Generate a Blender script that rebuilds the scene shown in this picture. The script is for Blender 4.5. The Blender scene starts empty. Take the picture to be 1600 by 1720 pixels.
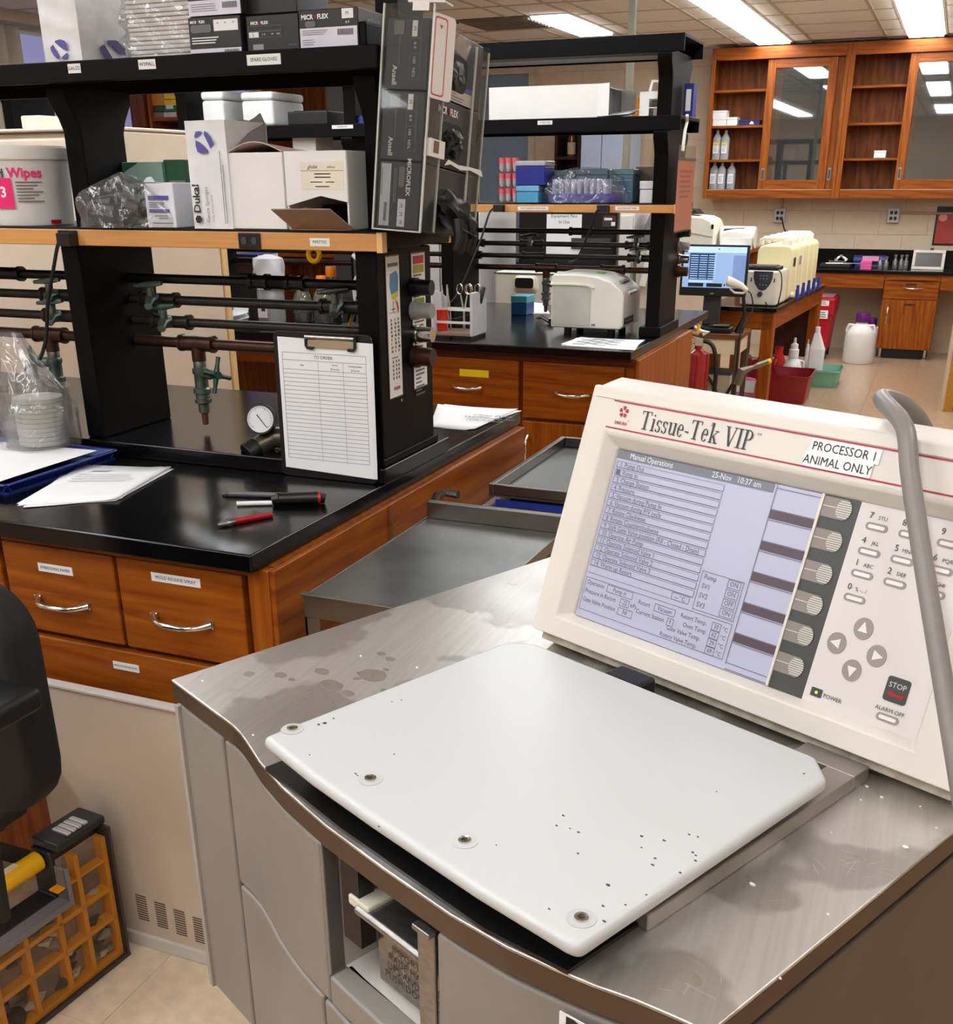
import bpy, math, random
from mathutils import Vector as V, Matrix as MX
R = random.Random(11)
S = bpy.context.scene; COL = S.collection
# ---------------- camera ----------------
H, FX, CX, CY = 1.5, 1803.0, 800.0, 1066.0
YAW, PIT, ROL = -.395, .4015, -.0052
_f = V((math.sin(YAW)*math.cos(PIT), math.cos(YAW)*math.cos(PIT), -math.sin(PIT)))
_r = V((math.cos(YAW), -math.sin(YAW), 0)); _u = _r.cross(_f)
_r2 = _r*math.cos(ROL)+_u*math.sin(ROL); _u2 = _u*math.cos(ROL)-_r*math.sin(ROL)
cam = bpy.data.objects.new('camera', bpy.data.cameras.new('camera')); COL.objects.link(cam)
cam.matrix_world = MX(((_r2.x, _u2.x, -_f.x, 0), (_r2.y, _u2.y, -_f.y, 0), (_r2.z, _u2.z, -_f.z, H), (0, 0, 0, 1)))
cam.data.sensor_fit = 'HORIZONTAL'; cam.data.sensor_width = 36; cam.data.lens = 36*FX/1600
cam.data.shift_y = (CY-860)/1600; cam.data.clip_start = .05
S.camera = cam
# ---------------- world, exposure, lamp strengths ----------------
W = bpy.data.worlds.new('world'); S.world = W; W.use_nodes = True
W.node_tree.nodes['Background'].inputs[0].default_value = (.5, .55, .65, 1)
W.node_tree.nodes['Background'].inputs[1].default_value = .15
S.view_settings.view_transform = 'Standard'; S.view_settings.look = 'None'
S.view_settings.gamma = 1; S.view_settings.use_curve_mapping = False
S.view_settings.exposure = 0.13
LAMP = 13.0            # ceiling fixtures' lens radiance
# ---------------- helpers ----------------
def P(px, py, x=None, y=None, z=None):
    d = _r2*((px-CX)/FX) - _u2*((py-CY)/FX) + _f
    o = V((0, 0, H)); a, v = (0, x) if x is not None else (1, y) if y is not None else (2, z)
    return o + d*((v-o[a])/d[a])
def PF(px, py, F, n=0):      # the point of a frame's plane (n in front of it) seen at a pixel, in the frame's own metres
    Fi = F.inverted(); o = Fi @ V((0, 0, H)); d = Fi.to_3x3() @ (_r2*((px-CX)/FX) - _u2*((py-CY)/FX) + _f)
    p = o + d*((n-o.z)/d.z); return p.x, p.y
def frame(o, ux=(1, 0, 0), uy=(0, 0, 1)):
    ux, uy = V(ux).normalized(), V(uy).normalized(); n = ux.cross(uy)
    return MX(((ux.x, uy.x, n.x, o[0]), (ux.y, uy.y, n.y, o[1]), (ux.z, uy.z, n.z, o[2]), (0, 0, 0, 1)))
def lin(c):
    return tuple((v/255/12.92 if v/255 <= .04045 else ((v/255+.055)/1.055)**2.4) for v in c)
MATS = {}
def _new(name):
    m = bpy.data.materials.new(name); m.use_nodes = True
    nt = m.node_tree; return m, nt, nt.nodes, nt.links, nt.nodes['Principled BSDF']
def mat(name, c=None, rough=.5, metal=0., var=.1, scale=9., bump=0., stretch=None, emit=0., spec=.5, coat=0.):
    if name in MATS: return MATS[name]
    m, nt, N, L, b = _new(name); c = lin(c)
    tc = N.new('ShaderNodeTexCoord'); mp = N.new('ShaderNodeMapping')
    L.new(tc.outputs['Object'], mp.inputs[0])
    if stretch: mp.inputs['Scale'].default_value = stretch
    nz = N.new('ShaderNodeTexNoise'); nz.inputs['Scale'].default_value = scale; nz.inputs['Detail'].default_value = 5
    L.new(mp.outputs[0], nz.inputs[0])
    rp = N.new('ShaderNodeValToRGB'); L.new(nz.outputs[0], rp.inputs[0])
    rp.color_ramp.elements[0].position, rp.color_ramp.elements[1].position = .3, .7
    rp.color_ramp.elements[0].color = (*[v*(1-var) for v in c], 1); rp.color_ramp.elements[1].color = (*[min(1, v*(1+var)) for v in c], 1)
    L.new(rp.outputs[0], b.inputs['Base Color'])
    b.inputs['Roughness'].default_value = rough; b.inputs['Metallic'].default_value = metal
    b.inputs['Specular IOR Level'].default_value = spec; b.inputs['Coat Weight'].default_value = coat
    b.inputs['Coat Roughness'].default_value = .12
    if bump:
        bp = N.new('ShaderNodeBump'); bp.inputs['Strength'].default_value = bump; bp.inputs['Distance'].default_value = .004
        L.new(nz.outputs[0], bp.inputs['Height']); L.new(bp.outputs[0], b.inputs['Normal'])
    if emit:
        L.new(rp.outputs[0], b.inputs['Emission Color']); b.inputs['Emission Strength'].default_value = emit
    MATS[name] = m; return m
def wood(name, c0, c1, grain=(1.2, 1.2, 16), scale=2.4, rough=.42, coat=.04):
    if name in MATS: return MATS[name]
    m, nt, N, L, b = _new(name)
    tc = N.new('ShaderNodeTexCoord'); mp = N.new('ShaderNodeMapping'); mp.inputs['Scale'].default_value = grain
    L.new(tc.outputs['Object'], mp.inputs[0])
    a = N.new('ShaderNodeTexNoise'); a.inputs['Scale'].default_value = scale; a.inputs['Detail'].default_value = 7
    a.inputs['Distortion'].default_value = 1.6; L.new(mp.outputs[0], a.inputs[0])
    w = N.new('ShaderNodeTexWave'); w.inputs['Scale'].default_value = scale*.35; w.inputs['Distortion'].default_value = 9
    w.inputs['Detail'].default_value = 3; w.bands_direction = 'DIAGONAL'; L.new(mp.outputs[0], w.inputs[0])
    mx = N.new('ShaderNodeMath'); mx.operation = 'MULTIPLY_ADD'; mx.inputs[1].default_value = .22
    L.new(w.outputs['Fac'], mx.inputs[0]); L.new(a.outputs[0], mx.inputs[2])
    rp = N.new('ShaderNodeValToRGB'); L.new(mx.outputs[0], rp.inputs[0])
    rp.color_ramp.elements[0].position, rp.color_ramp.elements[1].position = .4, .95
    rp.color_ramp.elements[0].color = (*lin(c0), 1); rp.color_ramp.elements[1].color = (*lin(c1), 1)
    L.new(rp.outputs[0], b.inputs['Base Color']); b.inputs['Roughness'].default_value = rough
    b.inputs['Coat Weight'].default_value = coat; b.inputs['Coat Roughness'].default_value = .15; b.inputs['Specular IOR Level'].default_value = .22
    MATS[name] = m; return m
def film(name, tint=(235, 240, 240), gloss=.12, haze=.12, rough=.06, bump=0., scale=14, edge=.5, fm=.35):
    """thin clear sheet: lets light through, with a fresnel gloss and a little milky haze"""
    if name in MATS: return MATS[name]
    m, nt, N, L, b = _new(name); N.remove(b); out = N['Material Output']
    t = N.new('ShaderNodeBsdfTransparent'); t.inputs[0].default_value = (*lin(tint), 1)
    g = N.new('ShaderNodeBsdfGlossy'); g.inputs['Roughness'].default_value = rough
    d = N.new('ShaderNodeBsdfDiffuse'); d.inputs[0].default_value = (*lin(tint), 1)
    lw = N.new('ShaderNodeLayerWeight'); lw.inputs[0].default_value = edge
    ma = N.new('ShaderNodeMath'); ma.operation = 'MULTIPLY_ADD'; ma.use_clamp = True
    ma.inputs[1].default_value = fm; ma.inputs[2].default_value = gloss; L.new(lw.outputs['Fresnel'], ma.inputs[0])
    m1 = N.new('ShaderNodeMixShader'); m1.inputs[0].default_value = haze; L.new(t.outputs[0], m1.inputs[1]); L.new(d.outputs[0], m1.inputs[2])
    m2 = N.new('ShaderNodeMixShader'); L.new(ma.outputs[0], m2.inputs[0]); L.new(m1.outputs[0], m2.inputs[1]); L.new(g.outputs[0], m2.inputs[2])
    L.new(m2.outputs[0], out.inputs[0])
    if bump:
        tc = N.new('ShaderNodeTexCoord'); nz = N.new('ShaderNodeTexNoise'); nz.inputs['Scale'].default_value = scale; nz.inputs['Distortion'].default_value = 1.5
        L.new(tc.outputs['Object'], nz.inputs[0]); bp = N.new('ShaderNodeBump'); bp.inputs['Strength'].default_value = bump; bp.inputs['Distance'].default_value = .02
        L.new(nz.outputs[0], bp.inputs['Height']); L.new(bp.outputs[0], g.inputs['Normal']); L.new(bp.outputs[0], d.inputs['Normal']); L.new(bp.outputs[0], lw.inputs['Normal'])
    MATS[name] = m; return m
BASE = {}
def thing(name, label, cat, loc=(0, 0, 0), rz=0, group=None):
    o = bpy.data.objects.new(name, None); COL.objects.link(o); o.empty_display_size = .05
    o.location = loc; o.rotation_euler = (0, 0, rz); BASE[o.name] = MX.Translation(V(loc)) @ MX.Rotation(rz, 4, 'Z')
    return tag(o, label, cat, group)
def tag(o, label, cat, group=None):
    o['label'] = label; o['category'] = cat
    if group: o['group'] = group
    return o
class MB:
    """collects shapes (given in frame F, or in world metres) and links them as one mesh object"""
    def __init__(s, F=None): s.v, s.f, s.m, s.F = [], [], [], F
    def pts(s, ps):
        i = len(s.v); s.v += [tuple((s.F @ V(p)) if s.F else p) for p in ps]; return i
    def face(s, idx, m=0): s.f.append(tuple(idx)); s.m.append(m)
    def box(s, x0, x1, y0, y1, z0, z1, m=0):
        i = s.pts([(x, y, z) for z in (z0, z1) for y in (y0, y1) for x in (x0, x1)])
        for q in ((0, 2, 3, 1), (4, 5, 7, 6), (0, 1, 5, 4), (2, 6, 7, 3), (0, 4, 6, 2), (1, 3, 7, 5)): s.face([i+k for k in q], m)
        return s
    def quad(s, *ps, m=0): i = s.pts(ps); s.face(range(i, i+len(ps)), m); return s
    def prism(s, poly, a, b, axis=2, m=0, top=None):
        """outline (2-D) pushed from a to b along an axis of the frame; axis 0: outline is (y,z), 1: (x,z), 2: (x,y)"""
        def at(p, t): return (t, p[0], p[1]) if axis == 0 else (p[0], t, p[1]) if axis == 1 else (p[0], p[1], t)
        n = len(poly); q = top or poly; i = s.pts([at(p, a) for p in poly]+[at(p, b) for p in q])
        ar = sum(poly[k][0]*poly[(k+1) % n][1]-poly[(k+1) % n][0]*poly[k][1] for k in range(n))
        fl = (ar > 0) ^ (axis == 1) ^ (b < a)
        s.face([i+k for k in (range(n-1, -1, -1) if fl else range(n))], m); s.face([i+n+k for k in (range(n) if fl else range(n-1, -1, -1))], m)
        for k in range(n):
            k2 = (k+1) % n; s.face((i+k, i+k2, i+n+k2, i+n+k) if fl else (i+k2, i+k, i+n+k, i+n+k2), m)
        return s
    def cyl(s, p, q, r0, r1=None, n=14, m=0, cap=True):
        return s.tube([p, q], [r0, r0 if r1 is None else r1], n, m, cap)
    def tube(s, ps, r, n=10, m=0, cap=True):
        ps = [V(p) for p in ps]; rs = r if isinstance(r, (list, tuple)) else [r]*len(ps); rings = []; a = None
        for k, p in enumerate(ps):
            d = (ps[min(k+1, len(ps)-1)]-ps[max(k-1, 0)])
            d = d.normalized() if d.length > 1e-9 else V((0, 0, 1))
            if a is None:
                a = d.orthogonal().normalized()
            else:
                a = (a-d*a.dot(d)); a = a.normalized() if a.length > 1e-6 else d.orthogonal().normalized()
            b = d.cross(a)
            rings.append(s.pts([p+(a*math.cos(t)+b*math.sin(t))*rs[k] for t in [2*math.pi*j/n for j in range(n)]]))
        for i, j in zip(rings, rings[1:]):
            for k in range(n): s.face((i+k, i+(k+1) % n, j+(k+1) % n, j+k), m)
        if cap: s.face([rings[0]+k for k in range(n-1, -1, -1)], m); s.face([rings[-1]+k for k in range(n)], m)
        return s
    def lathe(s, prof, c=(0, 0, 0), n=20, m=0, sx=1, sy=1):
        rings = [s.pts([(c[0]+r*sx*math.cos(2*math.pi*j/n), c[1]+r*sy*math.sin(2*math.pi*j/n), c[2]+z) for j in range(n)]) for r, z in prof]
        for i, j in zip(rings, rings[1:]):
            for k in range(n): s.face((i+k, i+(k+1) % n, j+(k+1) % n, j+k), m)
        s.face([rings[0]+k for k in range(n-1, -1, -1)], m); s.face([rings[-1]+k for k in range(n)], m); return s
    def grid(s, fn, nu, nv, m=0):
        i = s.pts([fn(a/nu, b/nv) for b in range(nv+1) for a in range(nu+1)])
        for b in range(nv):
            for a in range(nu):
                k = i+b*(nu+1)+a; s.face((k, k+1, k+nu+2, k+nu+1), m)
        return s
    def build(s, name, mats, parent=None, smooth=False, bevel=0, seg=2, label=None, kind=None, solid=0):
        me = bpy.data.meshes.new(name)
        vs = s.v
        if parent is not None:
            bi = BASE[parent.name].inverted(); vs = [tuple(bi @ V(p)) for p in vs]
        me.from_pydata(vs, [], s.f); me.update()
        for x in (mats if isinstance(mats, (list, tuple)) else [mats]): me.materials.append(x)
        me.polygons.foreach_set('material_index', s.m)
        if smooth: me.polygons.foreach_set('use_smooth', [True]*len(s.f)); me.set_sharp_from_angle(angle=math.radians(42))
        o = bpy.data.objects.new(name, me); COL.objects.link(o)
        if parent is not None: o.parent = parent; BASE[o.name] = BASE[parent.name]
        else: BASE[o.name] = MX()
        if solid:
            q = o.modifiers.new('solid', 'SOLIDIFY'); q.thickness = solid; q.offset = -1
        if bevel:
            q = o.modifiers.new('bevel', 'BEVEL'); q.width = bevel; q.segments = seg; q.limit_method = 'ANGLE'; q.angle_limit = math.radians(40)
            if seg > 1: me.polygons.foreach_set('use_smooth', [True]*len(s.f)); q.harden_normals = True
        if label: o['label'] = label
        if kind: o['kind'] = kind
        return o
def copy_tree(o, loc=None, label=None, rz=None, parent=None):
    c = o.copy(); COL.objects.link(c)
    if parent: c.parent = parent
    for ch in [x for x in COL.objects if x.parent == o]: copy_tree(ch, parent=c)
    if loc is not None: c.location = loc
    if rz is not None: c.rotation_euler = (0, 0, rz)
    if label: c['label'] = label
    return c
def pieces(name, boxes, m, parent, bevel=0, F=None, **k):
    for b in boxes: MB(F).box(*b).build(name, m, parent, bevel=bevel, **k)
def struct(name, mb, m, bevel=0, **k): return mb.build(name, m, bevel=bevel, kind='structure', **k)
_TX = {}
def txt(s, size, F, x, y, m, parent, align='CENTER', name='lettering', z=.0008, sx=1., shear=0., bold=0.):
    """flat lettering lying on frame F at (x,y)"""
    k = (s, align, shear, bold)
    if k not in _TX:
        c = bpy.data.curves.new('t', 'FONT'); c.body = s; c.align_x = align; c.align_y = 'CENTER'; c.resolution_u = 2; c.shear = shear; c.offset = bold
        t = bpy.data.objects.new('t', c); COL.objects.link(t); dg = bpy.context.evaluated_depsgraph_get()
        me = bpy.data.meshes.new_from_object(t.evaluated_get(dg)); _TX[k] = ([tuple(v.co) for v in me.vertices], [tuple(p.vertices) for p in me.polygons])
        bpy.data.objects.remove(t); bpy.data.curves.remove(c); bpy.data.meshes.remove(me)
    vs, fs = _TX[k]; b = MB(F); i = b.pts([(x+v[0]*size*sx, y+v[1]*size, z) for v in vs])
    for f in fs: b.face([i+q for q in f])
    return b.build(name, m, parent)
def decal(F, u0, v0, u1, v1, m, parent, name='label', z=.0006):
    return MB(F).box(u0, u1, v0, v1, 0, z).build(name, m, parent)
def lines(F, rows, m, parent, name='printed_lines', z=.0009):
    """print: many thin flat bars (u0,v0,u1,v1[,slot])"""
    b = MB(F)
    for r in rows: b.quad((r[0], r[1], z), (r[2], r[1], z), (r[2], r[3], z), (r[0], r[3], z), m=r[4] if len(r) > 4 else 0)
    return b.build(name, m, parent)
def para(u0, u1, v1, n, pitch, h, jag=.3):
    return [(u0, v1-k*pitch-h, u1-R.random()*jag*(u1-u0), v1-k*pitch) for k in range(n)]
def rrect(w, h, r, n=4, cx=0, cy=0):
    o = []
    for sx, sy, a in ((1, 1, 0), (-1, 1, 90), (-1, -1, 180), (1, -1, 270)):
        for k in range(n+1):
            t = math.radians(a+90*k/n); o.append((cx+sx*(w/2-r)+r*math.cos(t), cy+sy*(h/2-r)+r*math.sin(t)))
    return o
# ---------------- materials ----------------
EPOXY = mat('black_epoxy_resin', (8, 8, 9), .17, var=.3, scale=30, bump=.02, spec=.35)
RACKB = mat('black_powder_coat', (7, 6, 6), .5, var=.2, scale=20, spec=.12)
BLACK = mat('black_plastic', (10, 10, 11), .4, var=.2)
WOODH = wood('oak_horizontal_grain', (124, 55, 4), (165, 91, 17))
WOODV = wood('oak_upright_grain', (126, 57, 5), (168, 93, 18), grain=(18, 18, 1.2))
WOODI = wood('oak_cabinet_interior', (96, 46, 14), (150, 82, 28), grain=(10, 10, 1.2), rough=.5, coat=0)
WOODE = mat('light_wood_edge', (206, 146, 84), .45, var=.08, stretch=(1, 8, 30), scale=6)
STEEL = mat('stainless_steel', (158, 155, 152), .34, .95, var=.16, stretch=(4, 60, 60), scale=3, bump=.04)
CHROME = mat('chrome', (215, 212, 205), .14, 1., var=.05)
IRON = mat('blackened_pipe', (52, 44, 38), .42, .5, var=.25, scale=25)
COPPER = mat('brown_pipe', (70, 44, 32), .4, .6, var=.25, scale=25)
VALVE = mat('grey_green_valve', (96, 106, 96), .35, .6, var=.2, scale=30)
GREEN = mat('green_valve_handle', (30, 66, 48), .35, var=.2)
WHITE = mat('white_card', (236, 234, 230), .6, var=.03)
PAPER = mat('white_paper', (240, 240, 240), .7, var=.02)
TAPE = mat('white_label_tape', (235, 235, 232), .45, var=.03)
INK = mat('dark_ink', (38, 36, 38), .7, var=.1)
GREYINK = mat('grey_ink', (120, 120, 126), .7, var=.1)
CREAM = mat('cream_plastic', (226, 219, 202), .42, var=.04)
OFFW = mat('off_white_plastic', (226, 224, 216), .4, var=.03)
GREYP = mat('grey_plastic', (150, 150, 148), .42, var=.05)
DGREY = mat('dark_grey_plastic', (62, 62, 64), .45, var=.1)
RED = mat('red_plastic', (176, 20, 30), .35, var=.1)
BLUE = mat('blue_plastic', (30, 52, 150), .4, var=.12)
YELLOW = mat('yellow_plastic', (250, 184, 12), .4, var=.06)
PURPLE = mat('purple_ink', (88, 84, 160), .5, var=.06)
PINK = mat('pink_print', (232, 24, 112), .5, var=.06)
CLEAR = film('clear_acrylic', (240, 240, 238), .0, .015, .03, fm=.1)
BAGM = film('clear_bag_film', (246, 246, 248), .06, .05, .15, bump=1., scale=10, edge=.3)
GLASS = film('window_glass', (222, 226, 226), .10, .03, .02)
# ================= ROOM =================
ZC, YW, XL, XR, YN = 2.571, 11.0, -6.1, 2.4, -3.0
FLOORM = mat('vinyl_floor_tile', (176, 146, 116), .3, var=.16, scale=26, coat=.3)
FLOORB = mat('floor_bed', (150, 132, 112), .6)
WALLM = mat('beige_painted_block', (216, 194, 166), .6, var=.04, scale=14, bump=.1)
WALLP = mat('beige_painted_wall', (210, 190, 164), .6, var=.04)
MORT = mat('beige_mortar', (208, 186, 158), .7, var=.04)
CEILM = mat('ceiling_tile_fissured', (246, 238, 224), .85, var=.05, scale=90, bump=.3)
TEE = mat('ceiling_grid_bar', (196, 180, 156), .6, var=.05)
flo = struct('floor', MB().box(XL, XR, YN, YW, -.06, -.006), FLOORB)
b = None
tile_me = None
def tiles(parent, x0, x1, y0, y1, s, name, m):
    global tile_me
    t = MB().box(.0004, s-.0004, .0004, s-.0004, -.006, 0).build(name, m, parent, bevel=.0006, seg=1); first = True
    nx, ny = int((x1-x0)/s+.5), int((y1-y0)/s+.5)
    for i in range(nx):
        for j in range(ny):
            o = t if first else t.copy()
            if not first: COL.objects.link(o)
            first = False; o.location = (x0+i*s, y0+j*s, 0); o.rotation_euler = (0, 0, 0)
tiles(flo, -1.6, -.38, .9, 1.51, .3048, 'floor_tile', mat('brightened_floor_tile', (222, 200, 170), .35, var=.1, scale=30, coat=.2))  # near tiles paler than the rest: brighter light painted into their colour
tiles(flo, -1.62, .82, 6.0, 10.88, .3048, 'floor_tile', FLOORM)
MB().box(XL, -1.62, 1.52, YW, -.006, 0).box(-1.62, XR, 1.52, 6.0, -.006, 0).box(XL, XR, YN, .9, -.006, 0).box(XL, -1.6, .9, 1.52, -.006, 0)\
    .box(-.38, XR, .9, 1.52, -.006, 0).box(.82, XR, 6., YW, -.006, 0).box(-1.62, .82, 10.88, YW, -.006, 0).build('floor_covering', FLOORM, flo)
wb = struct('wall_back', MB().box(XL, XR, YW, YW+.15, 0, ZC), MORT)
def block(x0, x1, z0, z1):
    return MB().box(x0+.0018, x1-.0018, YW-.004, YW, z0+.0018, z1-.0018).build('block', WALLM, wb, bevel=.0015, seg=1)
for r in range(4, 13):
    z0 = r*.2032; z1 = min(z0+.2032, ZC)
    for k in range(-10, 2):
        x0 = k*.4064+(.2 if r % 2 else 0); x1 = x0+.4064
        if z0 > 1.35 and x0 > -2.2: continue
        if z0 < 1.3 and x0 < -2.3: continue
        block(x0, x1, z0, z1)
struct('wall_left', MB().box(XL-.15, XL, YN, YW, 0, 1.0).box(XL-.15, XL, YN, 5.6, 1.0, ZC).box(XL-.15, XL, 9.4, YW, 1.0, ZC).box(XL-.15, XL, 5.6, 9.4, 2.5, ZC), WALLP)
struct('wall_right', MB().box(XR, XR+.15, YN, YW, 0, ZC), WALLP)
struct('wall_front', MB().box(XL, XR, YN-.15, YN, 0, ZC), WALLP)
# window in the left wall, daylight behind its frosted panes
wn = struct('window_1', MB().box(XL-.1, XL-.02, 5.6, 5.66, 1.0, 2.5).box(XL-.1, XL-.02, 9.34, 9.4, 1.0, 2.5).box(XL-.1, XL-.02, 5.66, 9.34, 1.0, 1.06).box(XL-.1, XL-.02, 5.66, 9.34, 2.44, 2.5)
            .box(XL-.09, XL-.03, 7.2, 7.26, 1.06, 2.44).box(XL-.09, XL-.03, 7.9, 7.96, 1.06, 2.44), OFFW)
DAY = mat('frosted_daylit_pane', (150, 150, 196), .3, var=.06, scale=2, emit=.55)
for y0, y1 in ((5.66, 7.2), (7.26, 7.9), (7.96, 9.34)):
    MB().box(XL-.07, XL-.06, y0, y1, 1.06, 2.44).build('pane', DAY, wn)
CURT = mat('beige_curtain', (206, 194, 176), .8, var=.08)
cu = thing('curtain', 'gathered beige curtain hanging in front of the frosted window far left', 'curtain', (XL+.1, 6.1, .6))
MB().grid(lambda a, q: (XL+.1+.035*math.sin(a*34), 5.7+.72*a, .6+1.85*q), 60, 2).build('curtain_cloth', CURT, cu, smooth=True, solid=.004)
MB().cyl((XL+.08, 5.5, 2.47), (XL+.08, 9.4, 2.47), .012).cyl((XL, 5.55, 2.47), (XL+.08, 5.55, 2.47), .008).cyl((XL, 9.35, 2.47), (XL+.08, 9.35, 2.47), .008).build('curtain_rod', GREYP, cu, smooth=True)
# ceiling: slab, grid bars and lay-in tiles
ce = struct('ceiling', MB().box(XL, XR, YN, YW, ZC+.02, ZC+.1), mat('ceiling_void', (120, 110, 98), .9))
TX = sorted([-1.337+1.2192*k for k in range(-4, 4)]+[-.74+1.2192*k for k in range(-4, 3)])
LX = [(-.574+1.2192*k, -.277+1.2192*k) for k in range(-4, 3)]
xs = sorted(TX+[v for p in LX for v in p]); xs = [XL]+[x for x in xs if XL+.02 < x < XR-.02]+[XR]
YJ = [8.97+.6096*k for k in range(-20, 4)]; YJ = [YN]+[y for y in YJ if YN+.02 < y < YW-.02]+[YW]
bar = MB()
for x in xs[1:-1]: bar.box(x-.012, x+.012, YN, YW, ZC-.003, ZC+.004)
for y in YJ[1:-1]: bar.box(XL, XR, y-.012, y+.012, ZC-.0025, ZC+.004)
bar.build('grid_bars', TEE, ce)
lit = {-5: (), -4: (2.0,), -3: (4.44, 2.0, .78, -1.66), -2: (8.23, 5.66, 3.22, 2.0, .78, -.44, -1.66), -1: (9.45, 8.23, 7.01, 4.44, 3.22, -.44, -1.66), 0: (9.45, 8.23, 7.01, 4.44, 3.22, -.44, -1.66), 1: (8.23, 7.01, 5.66, 4.44, .78, -1.66), 2: ()}  # unseen rows mostly added, placed to light the racks, console and machine front
far = MB(); n_t = 0
def has_light(xa, xb, ya, yb):
    xm, ym = (xa+xb)/2, (ya+yb)/2
    for k, ys in lit.items():
        a, c = -.574+1.2192*k, -.277+1.2192*k
        if a < xm < c and any(y < ym < y+1.2192 for y in ys): return True
for xa, xb in zip(xs, xs[1:]):
    for ya, yb in zip(YJ, YJ[1:]):
        if has_light(xa, xb, ya, yb): continue
        vis = yb > 7.3 and -5 < xa < .7
        t = MB() if vis else far
        t.box(xa+.009, xb-.009, ya+.009, yb-.009, ZC+.002, ZC+.016)
        if vis: t.build('ceiling_tile', CEILM, ce, bevel=.004, seg=1)
far.build('ceiling_tiles', CEILM, ce, kind='stuff')
# lay-in fluorescent fixtures
LENS = mat('lit_lens', (243, 249, 255), .4, var=.01, emit=LAMP)
names = {(-2, 8.23): 'single ceiling light above the far rack of black shelves',
         (-1, 9.45): 'far half of the paired ceiling light beside the glass cabinets', (-1, 8.23): 'near half of the paired ceiling light nearing the picture top',
         (0, 9.45): 'ceiling light at the top right corner, half nearer the oak cabinets', (0, 8.23): 'ceiling light at the top right corner, cut by the frame'}
proto = None
for k, ys in lit.items():
    for y in ys:
        lx = (-.574+1.2192*k+.15, y+.61, ZC)
        lb = names.get((k, y), 'fluorescent ceiling light over the near part of the room, out of the picture')
        if proto is None:
            proto = thing('ceiling_light', lb, 'ceiling light', lx)
            x, yy = lx[0], lx[1]
            f = MB()
            f.box(x-.148, x+.148, yy-.605, yy+.605, ZC+.012, ZC+.018)
            for s in (-1, 1):
                f.box(x+s*.14-.008, x+s*.14+.008, yy-.605, yy+.605, ZC-.006, ZC+.012); f.box(x-.148, x+.148, yy+s*.597-.008, yy+s*.597+.008, ZC-.006, ZC+.012)
            f.build('light_frame', OFFW, proto)
            MB().box(x-.132, x+.132, yy-.589, yy+.589, ZC-.02, ZC+.006).build('lens', LENS, proto)
            o = proto
        else: o = copy_tree(proto, lx, lb)
        o['group'] = 'ceiling lights in the grid'
# air supply grille seen left of the single light
gx, gy = P(850, 38, z=ZC).x, P(850, 38, z=ZC).y
gr = thing('air_vent', 'dark square air vent in the ceiling behind the hanging glove boxes', 'air vent', (gx, gy, ZC-.003))
MB().box(gx-.29, gx+.29, gy-.29, gy+.29, ZC-.008, ZC-.003).build('vent_frame', mat('vent_grey', (120, 108, 92), .6), gr)
for k in range(7): MB().box(gx-.26, gx+.26, gy-.25+k*.075, gy-.2+k*.075, ZC-.018, ZC-.008).build('slat', mat('vent_slat', (126, 114, 98), .6), gr)
# conduit pole from the ceiling
PIPEP = mat('olive_grey_paint', (136, 130, 112), .5)
pp = P(1055, 150, y=6.3)
po = thing('service_pole', 'thin grey service pole running from ceiling down behind the far rack', 'pole', (pp.x, 6.3, 0))
MB().box(pp.x-.014, pp.x+.022, 6.28, 6.32, 0, ZC).build('pole_shaft', PIPEP, po, bevel=.003)
MB().box(pp.x-.05, pp.x+.058, 6.25, 6.35, 0, .012).build('base_plate', PIPEP, po)
# pipes on the back wall left of the cabinets
for px, r in ((1108, .022), (1124, .016), (1146, .014)):
    q = P(px, 200, y=YW-.03)
    t = MB().cyl((q.x, YW-.03, .3), (q.x, YW-.03, ZC), r)
    for zz in (.7, 1.5, 2.2): t.box(q.x-r-.008, q.x+r+.008, YW-.03-.004, YW, zz, zz+.02)
    tag(t.build('wall_pipe', mat('beige_pipe', (190, 164, 132), .5), None, smooth=True), {1108: 'thicker beige pipe running up the back wall, leftmost of three', 1124: 'thin beige pipe up the back wall, middle of three', 1146: 'thin beige pipe up the back wall beside the oak cabinet'}[px], 'pipe', 'beige pipes on the back wall')
# blue-grey door at the back
d0, d1 = P(806, 200, y=YW-.05).x, P(888, 200, y=YW-.05).x
dz = P(875, 124, y=YW-.05).z
BLUEG = mat('blue_grey_paint', (128, 148, 164), .5, var=.04)
dr = struct('door_1', MB().box(d0, d1, YW-.05, YW-.008, .01, dz), BLUEG, bevel=.004)
MB().box(d0-.06, d0, YW-.07, YW, 0, dz+.06).box(d1, d1+.06, YW-.07, YW, 0, dz+.06).box(d0, d1, YW-.07, YW, dz, dz+.06).build('door_frame', mat('cream_frame', (206, 190, 160), .5), dr)
MB().cyl((d1-.08, YW-.05, 1.0), (d1-.08, YW-.11, 1.0), .014).cyl((d1-.08, YW-.11, 1.0), (d1-.2, YW-.11, 1.0), .011).build('door_handle', CHROME, dr, smooth=True)
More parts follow.
